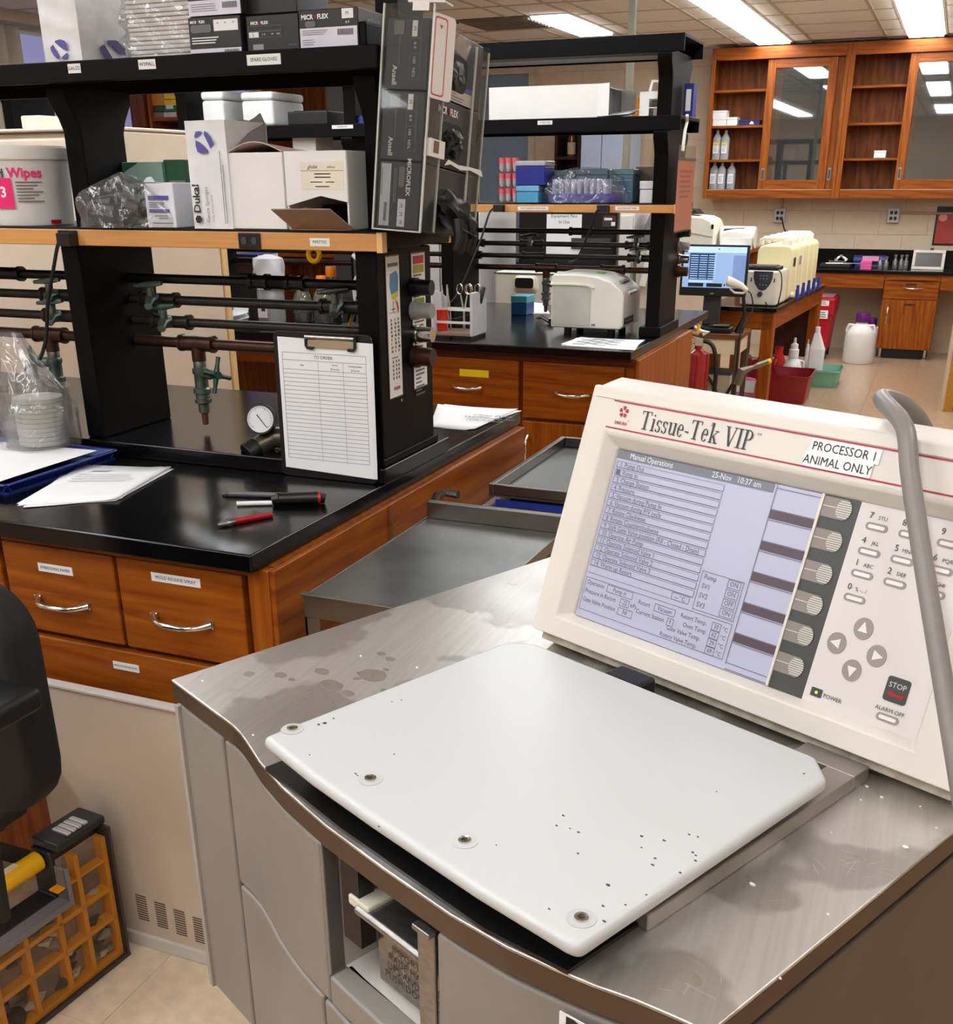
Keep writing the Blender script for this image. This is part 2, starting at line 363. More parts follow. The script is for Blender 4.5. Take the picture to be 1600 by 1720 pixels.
# things against the back wall, seen between the far rack's shelves
def steel_cabinet():
    x0, x1 = P(974, 250, y=9.9).x, P(1046, 250, y=9.9).x; zt = P(1000, 215, y=9.9).z+.1
    t = thing('storage_cabinet', 'tall blue-grey steel cabinet by the back wall behind the far rack', 'cabinet', ((x0+x1)/2, 10.2, 0))
    MB().box(x0, x1, 9.92, 10.5, .06, zt).build('body', mat('steel_blue_paint', (150, 156, 172), .45, var=.03), t, bevel=.006)
    xm = (x0+x1)/2
    for a, c in ((x0+.008, xm-.003), (xm+.003, x1-.008)): MB().box(a, c, 9.9, 9.92, .1, zt-.03).build('door', MATS['steel_blue_paint'], t, bevel=.004)
    MB().cyl((xm-.03, 9.885, 1.0), (xm-.03, 9.885, 1.14), .008).box(xm-.035, xm-.025, 9.885, 9.9, 1.0, 1.01).build('handle', CHROME, t, smooth=True)
    MB().box(x0+.03, x1-.03, 9.95, 10.47, 0, .06).build('plinth', BLACK, t)
steel_cabinet()
def bookcase():
    y = 10.35; x0, x1 = P(931, 250, y=y).x, P(975, 250, y=y).x; zt = P(950, 210, y=y).z+.08
    DW = wood('dark_walnut', (38, 20, 12), (66, 38, 24), rough=.4)
    t = thing('bookcase', 'dark wooden open bookcase at the back, beside the blue-grey steel cabinet', 'bookcase', ((x0+x1)/2, y+.15, 0))
    MB().box(x0, x0+.03, y, y+.3, 0, zt).box(x1-.03, x1, y, y+.3, 0, zt).build('side_panel', DW, t)
    MB().box(x0+.03, x1-.03, y+.28, y+.3, 0, zt).build('back_panel', DW, t)
    zs = P(950, 268, y=y).z
    for z in (.05, .5, .95, zs, zt-.03): MB().box(x0+.03, x1-.03, y, y+.28, z, z+.025).build('shelf', DW, t)
    q = P(958, 262, y=y+.1); r = .038
    bo = thing('amber_bottle', 'amber bottle with a pale label standing in the dark bookcase', 'bottle', (q.x, y+.12, zs+.025))
    c = (q.x, y+.12, zs+.0262)
    MB().lathe([(r, 0), (r, .15), (r*.4, .2), (r*.4, .24)], c).build('bottle_body', mat('amber_glass', (110, 56, 16), .15), bo, smooth=True)
    MB().lathe([(r+.001, .02), (r+.001, .12)], c).build('bottle_label', mat('pale_paper', (214, 184, 140), .7), bo, smooth=True)
    MB().lathe([(r*.5, .24), (r*.5, .27)], c).build('cap', BLACK, bo, smooth=True)
bookcase()
q = P(1064, 200, y=10.7); q2 = P(1064, 165, y=10.7)
zz = P(1064, 164, y=10.7).z
tag(MB().box(q.x-.04, q.x+.04, 10.66, 10.74, 0, zz).box(q.x-.07, q.x+.07, 10.62, 10.78, 0, .02).build('wooden_post', mat('orange_post', (226, 138, 44), .5, stretch=(20, 20, 1)), None, bevel=.004), 'orange wooden post standing at the back beside the grey pole', 'post')
# ---------------- oak wall cabinets with sliding glass doors ----------------
YU = 10.66
def wall_cabinet(px0, px1, pxo0, pxd0, pxd1, label, dlabel):
    zt, zb = ZC-.03, P(1300, 333, y=YU).z
    X = lambda px, py=200: P(px, py, y=YU).x
    x0, x1 = px0, px1; o0, d0, d1 = pxo0, pxd0, pxd1
    t = thing('wall_cabinet', label, 'wall cabinet', ((x0+x1)/2, YW-.17, zb), group='oak cabinets on the back wall')
    zo0, zo1 = P(1300, 319, y=YU).z, P(1300, 98, y=YU).z
    pieces('stile', ((x0, o0, YU, YU+.022, zb, zt), (x1-.03, x1, YU, YU+.022, zb, zt)), WOODV, t, .002)
    pieces('rail', ((o0, x1-.03, YU, YU+.022, zo1, zt), (o0, x1-.03, YU, YU+.022, zb, zo0)), WOODH, t, .002)
    MB().box(x0, x0+.018, YU+.022, YW-.008, zb, zt).box(x1-.018, x1, YU+.022, YW-.008, zb, zt).box(x0+.018, x1-.018, YU+.022, YW-.008, zb, zb+.02).box(x0+.018, x1-.018, YU+.022, YW-.008, zt-.02, zt).build('carcass', WOODI, t)
    MB().box(x0+.018, x1-.018, YW-.02, YW-.008, zb+.02, zt-.02).build('back_panel', WOODI, t)
    MB().box(o0, x1-.03, YU+.004, YU+.06, zo0-.001, zo0+.004).build('sliding_track', mat('aluminium', (200, 196, 186), .3, .9), t)
    sh = []
    for py in (151, 211, 268):
        z = P(1230, py, y=YU+.1).z
        MB().box(x0+.019, x1-.019, YU+.09, YW-.021, z-.02, z).build('shelf', WOODH, t, bevel=.002); sh.append(z)
    w = .07; dz0, dz1 = zo0+.004, zo1-.004; y0, y1 = YU+.026, YU+.05
    dd = MB().box(d0, d0+w, y0, y1, dz0, dz1).box(d1-w, d1, y0, y1, dz0, dz1).build('sliding_door', WOODV, t, bevel=.002)
    pieces('door_rail', ((d0+w, d1-w, y0, y1, dz0, dz0+w*1.1), (d0+w, d1-w, y0, y1, dz1-w, dz1)), WOODH, dd, .002)
    MB().box(d0+w, d1-w, y0+.01, y0+.014, dz0+w*1.1, dz1-w).build('pane', GLASS, dd)
    zq = P(1277, 293, y=YU).z
    hb = MB().box(d0+.02, d0+.05, y0-.003, y0, zq-.05, zq+.05).box(d0+.027, d0+.043, y0-.004, y0-.003, zq-.035, zq+.035, 1)
    hb.build('recessed_pull', [CHROME, DGREY], dd, bevel=.001, seg=1)
    # second door parked behind the first
    y2, y3 = YU+.056, YU+.08; e1 = x1-.032; e0 = e1-(d1-d0)+.0
    bk = MB().box(e0, e0+w, y2, y3, dz0, dz1).box(e1-w, e1, y2, y3, dz0, dz1).build('sliding_door', WOODV, t, bevel=.002)
    pieces('door_rail', ((e0+w, e1-w, y2, y3, dz0, dz0+w*1.1), (e0+w, e1-w, y2, y3, dz1-w, dz1)), WOODH, bk, .002)
    MB().box(e0+w, e1-w, y2+.01, y2+.014, dz0+w*1.1, dz1-w).build('pane', GLASS, bk)
    MB().box(e1-.05, e1-.02, y2-.003, y2, zq-.05, zq+.05).box(e1-.043, e1-.027, y2-.004, y2-.003, zq-.035, zq+.035, 1).build('recessed_pull', [CHROME, DGREY], bk)
    return sh, zo0+.004
XX = lambda px, py=200: P(px, py, y=YU).x
u0, u1 = XX(1188.5), XX(1415)
sh, zfl = wall_cabinet(u0, u1, XX(1195), XX(1281), XX(1396), 'oak wall cabinet holding grey bottles and white boxes behind a half-open glass door', '')
u2 = u1+(u1-u0)
wall_cabinet(u1+.002, u2, u1+.045, u1+XX(1517)-XX(1415)-.01, u2-.06, 'nearly empty oak wall cabinet right of the one with the bottles', '')
def small_box(name, x0, x1, y0, y1, z0, h, m, label, cat, group=None, lid=True, extra=None):
    """carton with a lid seam, flap tabs and bevelled edges"""
    t = thing(name, label, cat, ((x0+x1)/2, (y0+y1)/2, z0), group=group)
    MB().box(x0, x1, y0, y1, z0, z0+h*(.72 if lid else 1)).build('carton', m, t, bevel=min(.003, h*.05))
    if lid: MB().box(x0-.0012, x1+.0012, y0-.0012, y1+.0012, z0+h*.72+.0008, z0+h).build('lid', m, t, bevel=min(.003, h*.05))
    return t
ys = YU+.11
def bx(pl, pr, pt, z, nm, m, lb, cat='box', g=None, d=.15, yo=0):
    a, c = P(pl, pt, y=ys+yo), P(pr, pt, y=ys+yo)
    return small_box(nm, a.x, c.x, ys+yo, ys+yo+d, z, max(.02, a.z-z), m, lb, cat, g)
bx(1197, 1220, 198, sh[1], 'white_carton', WHITE, 'white carton at the bottom of the pair in the oak wall cabinet', g='white cartons in the wall cabinet')
zz = P(1197, 198, y=ys).z
bx(1197, 1220, 186, zz, 'white_carton', WHITE, 'white carton stacked on top of another in the oak wall cabinet', g='white cartons in the wall cabinet')
bx(1221, 1238, 197, sh[1], 'white_carton', WHITE, 'single white carton between the stacked pair and navy box', g='white cartons in the wall cabinet')
t = bx(1240, 1276, 202, sh[1], 'navy_box', mat('navy_card', (22, 24, 96), .5), 'flat navy blue box lying in the oak wall cabinet', d=.12)
a = P(1262, 206, y=ys); MB(frame((a.x, ys-.002, a.z))).prism([(-.02, -.012), (.02, -.012), (.012, .008), (-.006, .012)], 0, .001).build('white_logo', WHITE, t)
BOT = film('grey_bottle_plastic', (190, 192, 196), .1, .6, .3)
def jug(x, y, z, h, w, lab, group, label):
    t = thing('reagent_bottle', label, 'bottle', (x, y, z), group=group)
    sq = lambda r: rrect(2*r, 1.6*r, r*.5, 2)
    b = MB(); c = w/2
    b.prism([(x+p, y+q) for p, q in sq(c)], z+.001, z+h*.72).prism([(x+p, y+q) for p, q in sq(c)], z+h*.72, z+h*.9, top=[(x+p, y+q) for p, q in sq(c*.35)])
    b.build('bottle_body', BOT, t, smooth=True)
    MB().lathe([(c*.36, h*.9), (c*.36, h)], (x, y, z), 12).build('cap', GREYP, t, smooth=True)
    F = frame((x, y-.8*c-.001, z)); l = decal(F, -c*.75, h*.22, c*.55, h*.58, TAPE, t, 'paper_label')
    lines(F, para(-c*.65, c*.45, h*.5, 5, h*.05, h*.018), GREYINK, l)
    if lab: decal(F, -c*.75, h*.5, c*.55, h*.6, mat('yellow_print', (226, 206, 70), .6), t, 'yellow_band', .0012)
for k, px in enumerate((1202, 1216)):
    a = P(px, 266, y=ys+.05); hh = P(px, 219, y=ys+.05).z-sh[2]; w = P(px+7, 240, y=ys+.05).x-P(px-7, 240, y=ys+.05).x
    jug(a.x, ys+.05, sh[2], hh, w, True, 'grey bottles in the wall cabinet', ('grey bottle with yellow-topped label, first', 'grey bottle with yellow-topped label, second')[k]+' from the cabinet side')
for k, px in enumerate((1197, 1210, 1226)):
    a = P(px, 318, y=ys+.05); hh = P(px, 273, y=ys+.05).z-zfl; w = P(px+7, 290, y=ys+.05).x-P(px-7, 290, y=ys+.05).x
    jug(a.x, ys+.05, zfl, hh, w, False, 'grey bottles in the wall cabinet', 'grey bottle with white label on the cabinet floor, '+('first', 'middle', 'last')[k]+' of three')
bx(1316, 1345, 250, sh[2], 'white_carton', mat('faint_white_card', (176, 170, 164), .7), 'pale carton seen through the first sliding glass door', yo=.06)  # white carton, greyed in colour to look faint behind the glass
bx(1336, 1372, 248, sh[2], 'black_case', BLACK, 'black case seen through the first sliding glass door', cat='case', yo=.03)
a = P(1315, 300, y=ys+.1)
tag(MB().lathe([(.06, 0), (.075, .04), (.07, .12), (.05, .2), (.03, .25)], (a.x, ys+.095, zfl), 14, sx=1.2).build('wrapped_bundle', mat('grey_plastic_wrap', (170, 168, 166), .4, bump=.6), None, smooth=True), 'grey wrapped bundle low behind the first sliding glass door', 'bundle')
bx(1468, 1488, 253, sh[2], 'white_carton', WHITE, 'small white carton alone in the nearly empty wall cabinet', d=.1)
# ---------------- wall outlets, conduit, red poster ----------------
def outlet(px, py, label, w=.075, h=.1):
    a = P(px, py, y=YW-.04); F = frame((a.x, YW-.045, a.z))
    t = thing('wall_outlet', label, 'outlet', (a.x, YW-.02, a.z-h/2))
    MB(F).box(-w/2, w/2, -h/2, h/2, -.045, 0).build('outlet_box', mat('outlet_metal', (186, 184, 180), .4, .4), t, bevel=.003)
    for s in (-1, 1):
        for q in (-1, 1): MB(F).prism(rrect(.026, .03, .01, 3, s*.018, q*.024), 0, .003).build('socket', BLACK, t)
    return a
a = outlet(1309, 362, 'grey four-socket outlet box below the bottle cabinet, black plug in it', .1, .12)
t = MB().cyl((a.x+.01, YW-.02, a.z+.06), (a.x+.01, YW-.02, P(1300, 333, y=YU).z+.0), .011).build('conduit', mat('beige_pipe'), None, smooth=True)
tag(t, 'short beige conduit from the plugged-in outlet up to the oak cabinet', 'conduit')
c = P(1322, 388, y=YW-.2)
tag(MB().tube([(a.x+.018, YW-.05, a.z-.02), (a.x+.03, YW-.07, a.z-.03), (a.x+.05, YW-.09, a.z-.09), (c.x, YW-.2, c.z-.05), (c.x+.02, YW-.25, .76)], .006, 8).box(a.x+.006, a.x+.03, YW-.075, YW-.043, a.z-.036, a.z-.012).build('power_cord', BLACK, None, smooth=True), 'black power cord hanging from the outlet box on the back wall', 'cord')
a = outlet(1500, 362, 'grey outlet box with rounded sockets below the empty cabinet', .1, .12)
tag(MB().cyl((a.x+.06, YW-.02, a.z+.02), (a.x+.62, YW-.02, a.z+.02), .009).build('conduit', mat('beige_pipe'), None, smooth=True), 'beige conduit running sideways from the outlet to the red poster', 'conduit')
a, c = P(1574, 347, y=YW-.02), P(1572, 412, y=YW-.02)
F = frame((a.x, YW-.012, c.z)); w, h = .3, a.z-c.z
t = thing('red_poster', 'red and black framed notice on the back wall, cut by the frame', 'poster', (a.x+w/2, YW-.01, c.z))
MB(F).box(0, w, 0, h, -.006, 0).build('backing', BLACK, t)
MB(F).box(.015, w-.015, .015, h-.05, .0005, .002).build('sheet', mat('red_sheet', (176, 58, 50), .5), t)
MB(F).prism(rrect(.07, .06, .028, 4, .06, h-.09), .0025, .0035).build('pale_emblem', mat('pale_red', (230, 150, 140), .5), t)
# ================= LAB BENCHES AND RACKS =================
ZT = .91
def worktop(xl, xr, y0, y1, label):
    t = MB().box(xl, xr, y0, y1, ZT-.034, ZT).build('worktop', EPOXY, None, bevel=.004, seg=2)
    return tag(t, label, 'worktop')
def pull(F, u, v, w, parent, upright=False):
    """arched chrome drawer pull"""
    ps = []
    for k in range(9):
        s = -1+2*k/8; d = .002+.028*(1-abs(s)**4)
        ps.append((u, v+s*w/2, d) if upright else (u+s*w/2, v-.004*(1-s*s), d))
    b = MB(F).tube(ps, [.008, .0055, .0052, .006, .0065, .006, .0052, .0055, .008], 10)
    for s in (-1, 1):
        c = (u, v+s*w/2) if upright else (u+s*w/2, v)
        b.box(c[0]-.008, c[0]+.008, c[1]-.007, c[1]+.007, 0, .004)
    return b.build('handle', CHROME, parent, smooth=True)
def drawer(F, u0, u1, v0, v1, parent, tape=None, hv=None, color=None, hw=None, tape_m=None, name='drawer', upright=False, hu=None):
    d = MB(F).box(u0, u1, v0, v1, -.02, 0).build(name, WOODH if name == 'drawer' else WOODV, parent, bevel=.004, seg=2)
    w = u1-u0; hh = v1-v0
    pull(F, (u0+u1)/2 if hu is None else hu, (v0+hh*.48) if hv is None else hv, hw or min(.125, w*.45), d, upright)
    if tape:
        tx, tu, tv, tw, th = tape
        decal(F, tu-tw/2, tv-th/2, tu+tw/2, tv+th/2, tape_m or TAPE, d, 'label_tape', .0008)
        if tx: txt(tx, min(th*.55, tw*.92/(.62*len(tx))), F, tu, tv, INK, d, z=.0012)
    return d
# ---- bench 1 ----
B1X, B1Y0, B1Y1 = -1.024, 1.457, 2.782
worktop(-3.4, B1X, B1Y0, B1Y1, 'black resin worktop of the near bench with tools and papers on it')
yf = 1.487; F = frame((0, yf, 0))
def dpx(px, py): return PF(px, py, F)
def unit(xl, xr, label, F, y, yb, end=True):
    t = thing('bench_cabinet', label, 'base cabinet', ((xl+xr)/2, (y+yb)/2, 0), group='oak cabinets under the worktops')
    MB().box(xl, xr, y+.021, yb, .1, ZT-.035).build('carcass', WOODV, t)
    MB().box(xl, xr, y+.07, yb-.05, 0, .1).build('plinth', BLACK, t)
    return t
un = unit(-1.625, B1X+.03-.018, 'oak drawer unit at the near bench corner, tape label on each drawer', F, yf, B1Y1-.03)
MB().box(B1X+.012, B1X+.03-.006, yf, B1Y1-.03, .04, ZT-.035).build('end_panel', WOODH, un, bevel=.003)
sx = PF(655, 850, frame((B1X+.025, 0, 0), (0, 1, 0)))[0]
MB().box(B1X+.024, B1X+.028, sx-.006, sx+.006, .06, ZT-.036).build('panel_seam', mat('split_wood', (120, 66, 26), .7, var=.4, scale=60), un)
MB().box(B1X-.032, B1X+.012, yf-.001, yf+.02, .1, ZT-.036).build('corner_stile', WOODV, un, bevel=.003)
u1, v1 = dpx(4, 925); u2, v2 = dpx(188, 943); u3, v3 = dpx(205, 1086); u4, _ = dpx(194, 945); u5, v5 = dpx(405, 975)
vt = ZT-.052; vb = v3+.002
MB().box(-1.62, B1X-.03, yf-.0, yf+.02, vt+.002, ZT-.036).build('top_rail', WOODH, un)
c = dpx(93, 956); drawer(F, u1, u2, vb, vt, un, ('EMBEDDING PAPER', c[0], c[1], .084, .017), dpx(93, 1008)[1])
c = dpx(295, 974); drawer(F, u4, u5, vb, vt, un, ('MOLD RELEASE SPRAY', c[0], c[1], .108, .017), dpx(298, 1040)[1])
c = dpx(212, 1120); drawer(F, u1+.005, u5, vb-.26, vb-.012, un, ('MICROTOME BRUSHES', c[0], c[1], .062, .016), dpx(216, 1172)[1], hw=.13)
drawer(F, u1+.005, u5, .12, vb-.27, un)
un = unit(-2.25, -1.628, 'oak drawer unit further along the near bench, cut by the picture edge', F, yf, B1Y1-.03)
for a, c in ((-2.24, -1.945), (-1.935, u1-.012)):
    drawer(F, a, c, vb, vt, un); drawer(F, a, c, vb-.26, vb-.012, un)
unit(-3.4, -2.253, 'plain oak cabinet run of the near bench, out of the picture', F, yf, B1Y1-.03)
# ---- bench 2 ----
B2X, B2Y0, B2Y1 = -1.027, 3.96, 5.39
worktop(-5.2, B2X, B2Y0, B2Y1, 'black resin worktop of the second bench under the white desktop instrument')
yf2 = 3.99; F2 = frame((0, yf2, 0))
def d2(px, py): return PF(px, py, F2)
un2 = unit(-1.97, B2X+.012, 'oak drawer unit of the second bench, yellow tape on one drawer', F2, yf2, 4.93)
MB().box(B2X+.012, B2X+.024, yf2, 4.62, .04, ZT-.035).build('end_panel', WOODV, un2, bevel=.003)
MB().box(B2X+.012, B2X+.024, 4.63, 4.93, .04, ZT-.035).build('end_panel', WOODV, un2, bevel=.003)
MB().box(-1.97, B2X, yf2, yf2+.02, ZT-.06, ZT-.036).build('top_rail', wood('oak_dark_rail', (70, 28, 8), (110, 54, 18)), un2)
a0 = d2(871, 600)[0]; a1 = d2(878, 605)[0]; b0 = d2(800, 690)[1]; b1 = d2(1000, 711)[1]; w = .44
c = d2(796, 627); drawer(F2, a0-w, a0, b1, ZT-.062, un2, ('', c[0], c[1], .125, .028), d2(790, 650)[1], hw=.12, tape_m=mat('yellow_tape', (236, 204, 20), .5))
drawer(F2, a1, B2X-.03, b1, ZT-.062, un2, None, d2(960, 662)[1], hw=.13)
h = d2(886, 755)
drawer(F2, a0-w, a0, .12, b1-.012, un2, name='cabinet_door', upright=True, hu=a0-.05, hv=h[1], hw=.11)
drawer(F2, a1, B2X-.03, .12, b1-.012, un2, name='cabinet_door', upright=True, hu=h[0], hv=h[1], hw=.11)
un3 = unit(-3.3, -2.86, 'oak cabinet of the second bench seen beneath the pipes, beside a dark knee space', F2, yf2, B2Y1-.03)
drawer(F2, -3.29, -2.87, b1, ZT-.062, un3); drawer(F2, -3.29, -2.87, .12, b1-.012, un3, name='cabinet_door', upright=True, hu=-2.91, hw=.11)
MB().box(-2.86, -1.972, yf2, yf2+.02, ZT-.13, ZT-.036).build('apron', WOODH, un3)
unit(-5.2, -3.303, 'plain oak cabinet run of the second bench behind the cream cabinet', F2, yf2, B2Y1-.03)
# ---- reagent racks ----
def post(x0, x1, y0, y1, z0, z1, flares, T, zw=9):
    fr, bk = [], []
    zs = [z0]
    prof = [(y0, z0)]
    left, right = [(y0, z0)], [(y1, z0)]
    if zw < 9: left += [(y0, zw), (y0+.06, zw+.002)]; right += [(y1, zw), (y1-.05, zw+.002)]; y0 += .06; y1 -= .05
    for zf in flares:           # gusset spreading under each shelf
        for L, s, yy in ((left, -1, y0), (right, 1, y1)):
            L += [(yy, zf-.085), (yy+s*.01, zf-.06), (yy+s*.034, zf-.025), (yy+s*.036, zf), (yy, zf+.001)]
    left.append((y0, z1)); right.append((y1, z1))
    return MB().prism(left+right[::-1], x0, x1, axis=0).build('post', RACKB, T, bevel=.004)
def trough(xl, xr, y0, y1, z0, z1, T, name='shelf'):
    """black shelf with turned-down lips"""
    t = .012
    poly = [(y0, z0), (y0+t, z0), (y0+t, z1-t), (y1-t, z1-t), (y1-t, z0), (y1, z0), (y1, z1), (y0, z1)]
    return MB().prism(poly, xl, xr, axis=0).build(name, RACKB, T, bevel=.002)
def wood_shelf(xl, xr, y0, y1, z0, z1, T, outlets):
    s = MB().box(xl, xr+.002, y0+.012, y1, z0+.002, z1+.004).build('shelf', RACKB, T, bevel=.003, label='black shelf board with a light wood front edge')
    MB().box(xl, xr, y0, y0+.012, z0, z1).build('wood_edge', WOODE, s, bevel=.002)
    MB().box(xr, xr+.012, y0, y0+.02, z0-.002, z1+.002).build('end_strip', mat('pale_strip', (226, 184, 124), .4), s)
    MB().box(xl, xr, y1-.001, y1+.012, z0, z1).build('rear_edge', WOODE, s)
    for xo in outlets:
        o = MB().box(xo-.026, xo+.026, y0-.004, y0, z0+.001, z1-.001).build('outlet', BLACK, T, bevel=.002)
        F = frame((xo, y0-.004, (z0+z1)/2))
        MB(F).prism(rrect(.012, .014, .004, 2, -.012, 0), 0, .0012).prism(rrect(.012, .014, .004, 2, .012, 0), 0, .0012).build('socket', DGREY, o)
    return s
def shelf_label(F, px, py, w, h, text, T):
    u, v = PF(px, py, F); l = decal(F, u-w/2, v-h/2, u+w/2, v+h/2, TAPE, T, 'shelf_label', .0008)
    if text: txt(text, min(h*.62, w*.9/(.62*len(text))), F, u, v, INK, l, z=.0012)
def cross(c, r, axis, n=4, t=.006):
    """four-armed valve handle about an axis through c"""
    b = MB(); c = V(c); ax = V(axis).normalized(); a = ax.orthogonal().normalized(); q = ax.cross(a)
    for k in range(n):
        an = 2*math.pi*k/n+.5; d = a*math.cos(an)+q*math.sin(an)
        b.tube([c, c+d*r*.6, c+d*r], [t*1.3, t*.8, t*.9], 8)
    b.cyl(c-ax*.008, c+ax*.01, t*1.5)
    return b
def lever(c, d, l=.05, t=.006):
    c = V(c); d = V(d).normalized()
    return MB().tube([c, c+d*l*.5+V((0, 0, .004)), c+d*l], [t, t*.8, t*1.3], 8)
def tap(T, x, y, z, r, mat_h=GREEN, drop=.22, side=1):
    drop = min(drop, (z-ZT-.034-.05)/1.07)
    """tee on the pipe with a valve body hanging down and a cross handle"""
    p = MB().cyl((x-.045, y, z), (x+.045, y, z), r*1.45).cyl((x-.047, y, z), (x-.04, y, z), r*1.6).cyl((x+.04, y, z), (x+.047, y, z), r*1.6).cyl((x, y, z), (x, y, z-.04), r*1.3)
    p.build('pipe_tee', COPPER, T, smooth=True)
    k = drop/.22
    b = MB().lathe([(.011, 0), (.015, -.005), (.015, -.03*k), (.019, -.035*k), (.019, -.05*k), (.016, -.055*k), (.016, -.1*k), (.021, -.105*k), (.021, -.12*k), (.017, -.124*k), (.017, -.14*k), (.02, -.142*k), (.02, -.155*k), (.013, -.16*k), (.013, -.19*k), (.009, -.195*k)][::-1], (x, y, z-.035), 14)
    b.tube([(x, y, z-.035-.045*k), (x+side*.035, y-.01, z-.035-.05*k), (x+side*.045, y-.012, z-.035-.05*k)], [.012, .013, .009], 10)
    v = b.build('valve', VALVE, T, smooth=True)
    cross((x+side*.055, y-.015, z-.035-.05*k), .042, (side, -.25, .05)).build('valve_handle', mat_h, v, smooth=True)
    MB().cyl((x, y, z-.035-.19*k), (x, y, z-.035-.235*k), .0085, .007).build('hose_tip', mat('rust_brown', (92, 48, 34), .6), v, smooth=True)
def service_pipe(T, xl, xr, y, z, r, m, knob, stops):
    p = MB().cyl((xl, y, z), (xr, y, z), r, n=12).build('pipe', m, T, smooth=True)
    b = MB().cyl((xr, y, z), (xr+.012, y, z), r*1.9).cyl((xr+.012, y, z), (xr+.045, y, z), r*1.65, r*1.5)
    b.build('pipe_cap', knob, p, smooth=True)
    for x, kind in stops:
        b = MB().cyl((x-.05, y, z), (x+.05, y, z), r*1.4).cyl((x-.052, y, z), (x-.042, y, z), r*1.7).cyl((x+.042, y, z), (x+.052, y, z), r*1.7)
        b.build('pipe_coupling', m, p, smooth=True)
        if kind:
            b = MB().tube([(x, y, z), (x, y-.035, z), (x+.01, y-.055, z-.01)], [.014, .013, .009], 10).cyl((x, y-.03, z), (x, y-.03, z+.03), .009)
            b.build('stopcock', VALVE, p, smooth=True)
            MB().tube([(x-.04, y-.035, z+.032), (x, y-.03, z+.036), (x+.035, y-.03, z+.04)], [.004, .008, .005], 8).build('stopcock_lever', {1: VALVE, 2: GREEN, 3: CHROME}[kind], p, smooth=True)
    return p
# rack 1
RX = -1.03
r1 = thing('reagent_rack', 'black reagent rack with wood-edged shelf standing on the near bench', 'lab rack', (-2.0, 2.1, ZT))
Y0, Y1, YS1 = 1.972, 2.225, 1.948
MB().box(-3.4, RX+.012, Y0-.02, Y1+.06, ZT+.0005, ZT+.034).build('base_curb', EPOXY, r1, bevel=.004)
MB().box(RX-.06, RX+.006, Y0-.01, Y1+.01, ZT+.034, ZT+.05).build('foot', RACKB, r1, bevel=.003)
for x1 in (RX, -1.765, -2.6):
    post(x1-.048, x1, Y0, Y1, ZT+.034, P(400, 126, y=YS1).z-.001, (P(400, 126, y=YS1).z-.002,), r1, 1.37)
MB().box(RX-.05, RX-.002, 2.1, 2.22, 1.74, 2.1).build('upper_post', RACKB, r1, bevel=.004)
W0, W1 = P(316, 416.4, y=YS1).z, P(316, 388.3, y=YS1).z
wood_shelf(-3.4, P(632, 405, y=YS1).x, YS1, 2.29, W0, W1, r1, [P(116, 403, y=YS1).x, P(420, 407, y=YS1).x])
T0, T1 = P(316, 129, y=YS1).z, P(316, 91, y=YS1).z
trough(-3.4, P(632, 90, y=YS1).x, YS1, 2.29, T0, T1, r1)
MB().box(RX-.075, RX-.002, 1.97, 2.29, T1, T1+.04).build('shelf_end_rest', RACKB, r1, bevel=.004)
FS = frame((0, YS1, 0)); FWs = frame((0, YS1, 0))
shelf_label(FS, 125, 115, .032, .017, 'GAUZE', r1); shelf_label(FS, 247, 108, .041, .017, 'WYPALL', r1)
shelf_label(FS, 443, 100, .074, .018, 'SPARE GLOVES', r1); shelf_label(FWs, 537, 407, .044, .015, 'PIPETTES', r1)
yp = 2.13
pz = [P(695, py, x=RX+.03).z for py in (487, 527, 568, 607)]
xa = P(265, 480, y=yp).x; xq = P(455, 480, y=yp).x; xv = P(333, 590, y=yp).x
service_pipe(r1, -3.4, RX, yp, pz[0], .0105, mat('black_pipe', (24, 20, 18), .4, .3), BLACK, [(xq, 0), (P(480, 480, y=yp).x, 0), (P(10, 460, y=yp).x, 0)])
service_pipe(r1, -3.4, RX, yp, pz[1], .0105, IRON, GREYP, [(xa, 1), (P(100, 498, y=yp).x, 1), (P(575, 520, y=yp).x, 3)])
service_pipe(r1, -3.4, RX, yp, pz[2], .0105, IRON, CHROME, [(P(290, 545, y=yp).x, 2), (P(105, 535, y=yp).x, 1)])
service_pipe(r1, -3.4, RX, yp, pz[3], .0125, COPPER, COPPER, [])
tap(r1, xv, yp-.0, pz[3], .0125, drop=.235)
tap(r1, P(85, 565, y=yp).x, yp, pz[3], .0125, drop=.2, side=-1)
# laminated guides on the end post
FP_ = frame((RX+.0012, 0, 0), (0, 1, 0), (0, 0, 1))
def strip(c, label, n):
    (a, b), (c2, d) = PF(*c[0], FP_), PF(*c[1], FP_)
    t = thing('laminated_guide', label, 'poster', (RX, (a+c2)/2, d))
    Fs = frame((RX+.0004, a, d), (0, 1, 0), (0, 0, 1)); w, h = c2-a, b-d
    decal(Fs, -.003, -.003, w+.003, h+.003, mat('laminate', (60, 56, 52), .25), t, 'laminate', .0008)
    sh = decal(frame((RX+.0012, a, d), (0, 1, 0), (0, 0, 1)), 0, 0, w, h, PAPER, t, 'sheet', .0006)
    return t, sh, frame((RX+.0012, a, d), (0, 1, 0), (0, 0, 1)), w, h
t, sh, Fs, w, h = strip(((647, 432), (676, 662)), 'narrow laminated guide with a blue and yellow flask drawing on the rack end', 0)
lines(Fs, [(w*.1, h*.93, w*.9, h*.955)]+[(w*.1, h*(.61), w*.9, h*.613), (w*.3, h*.63, w*.6, h*.64)], GREYINK, sh)
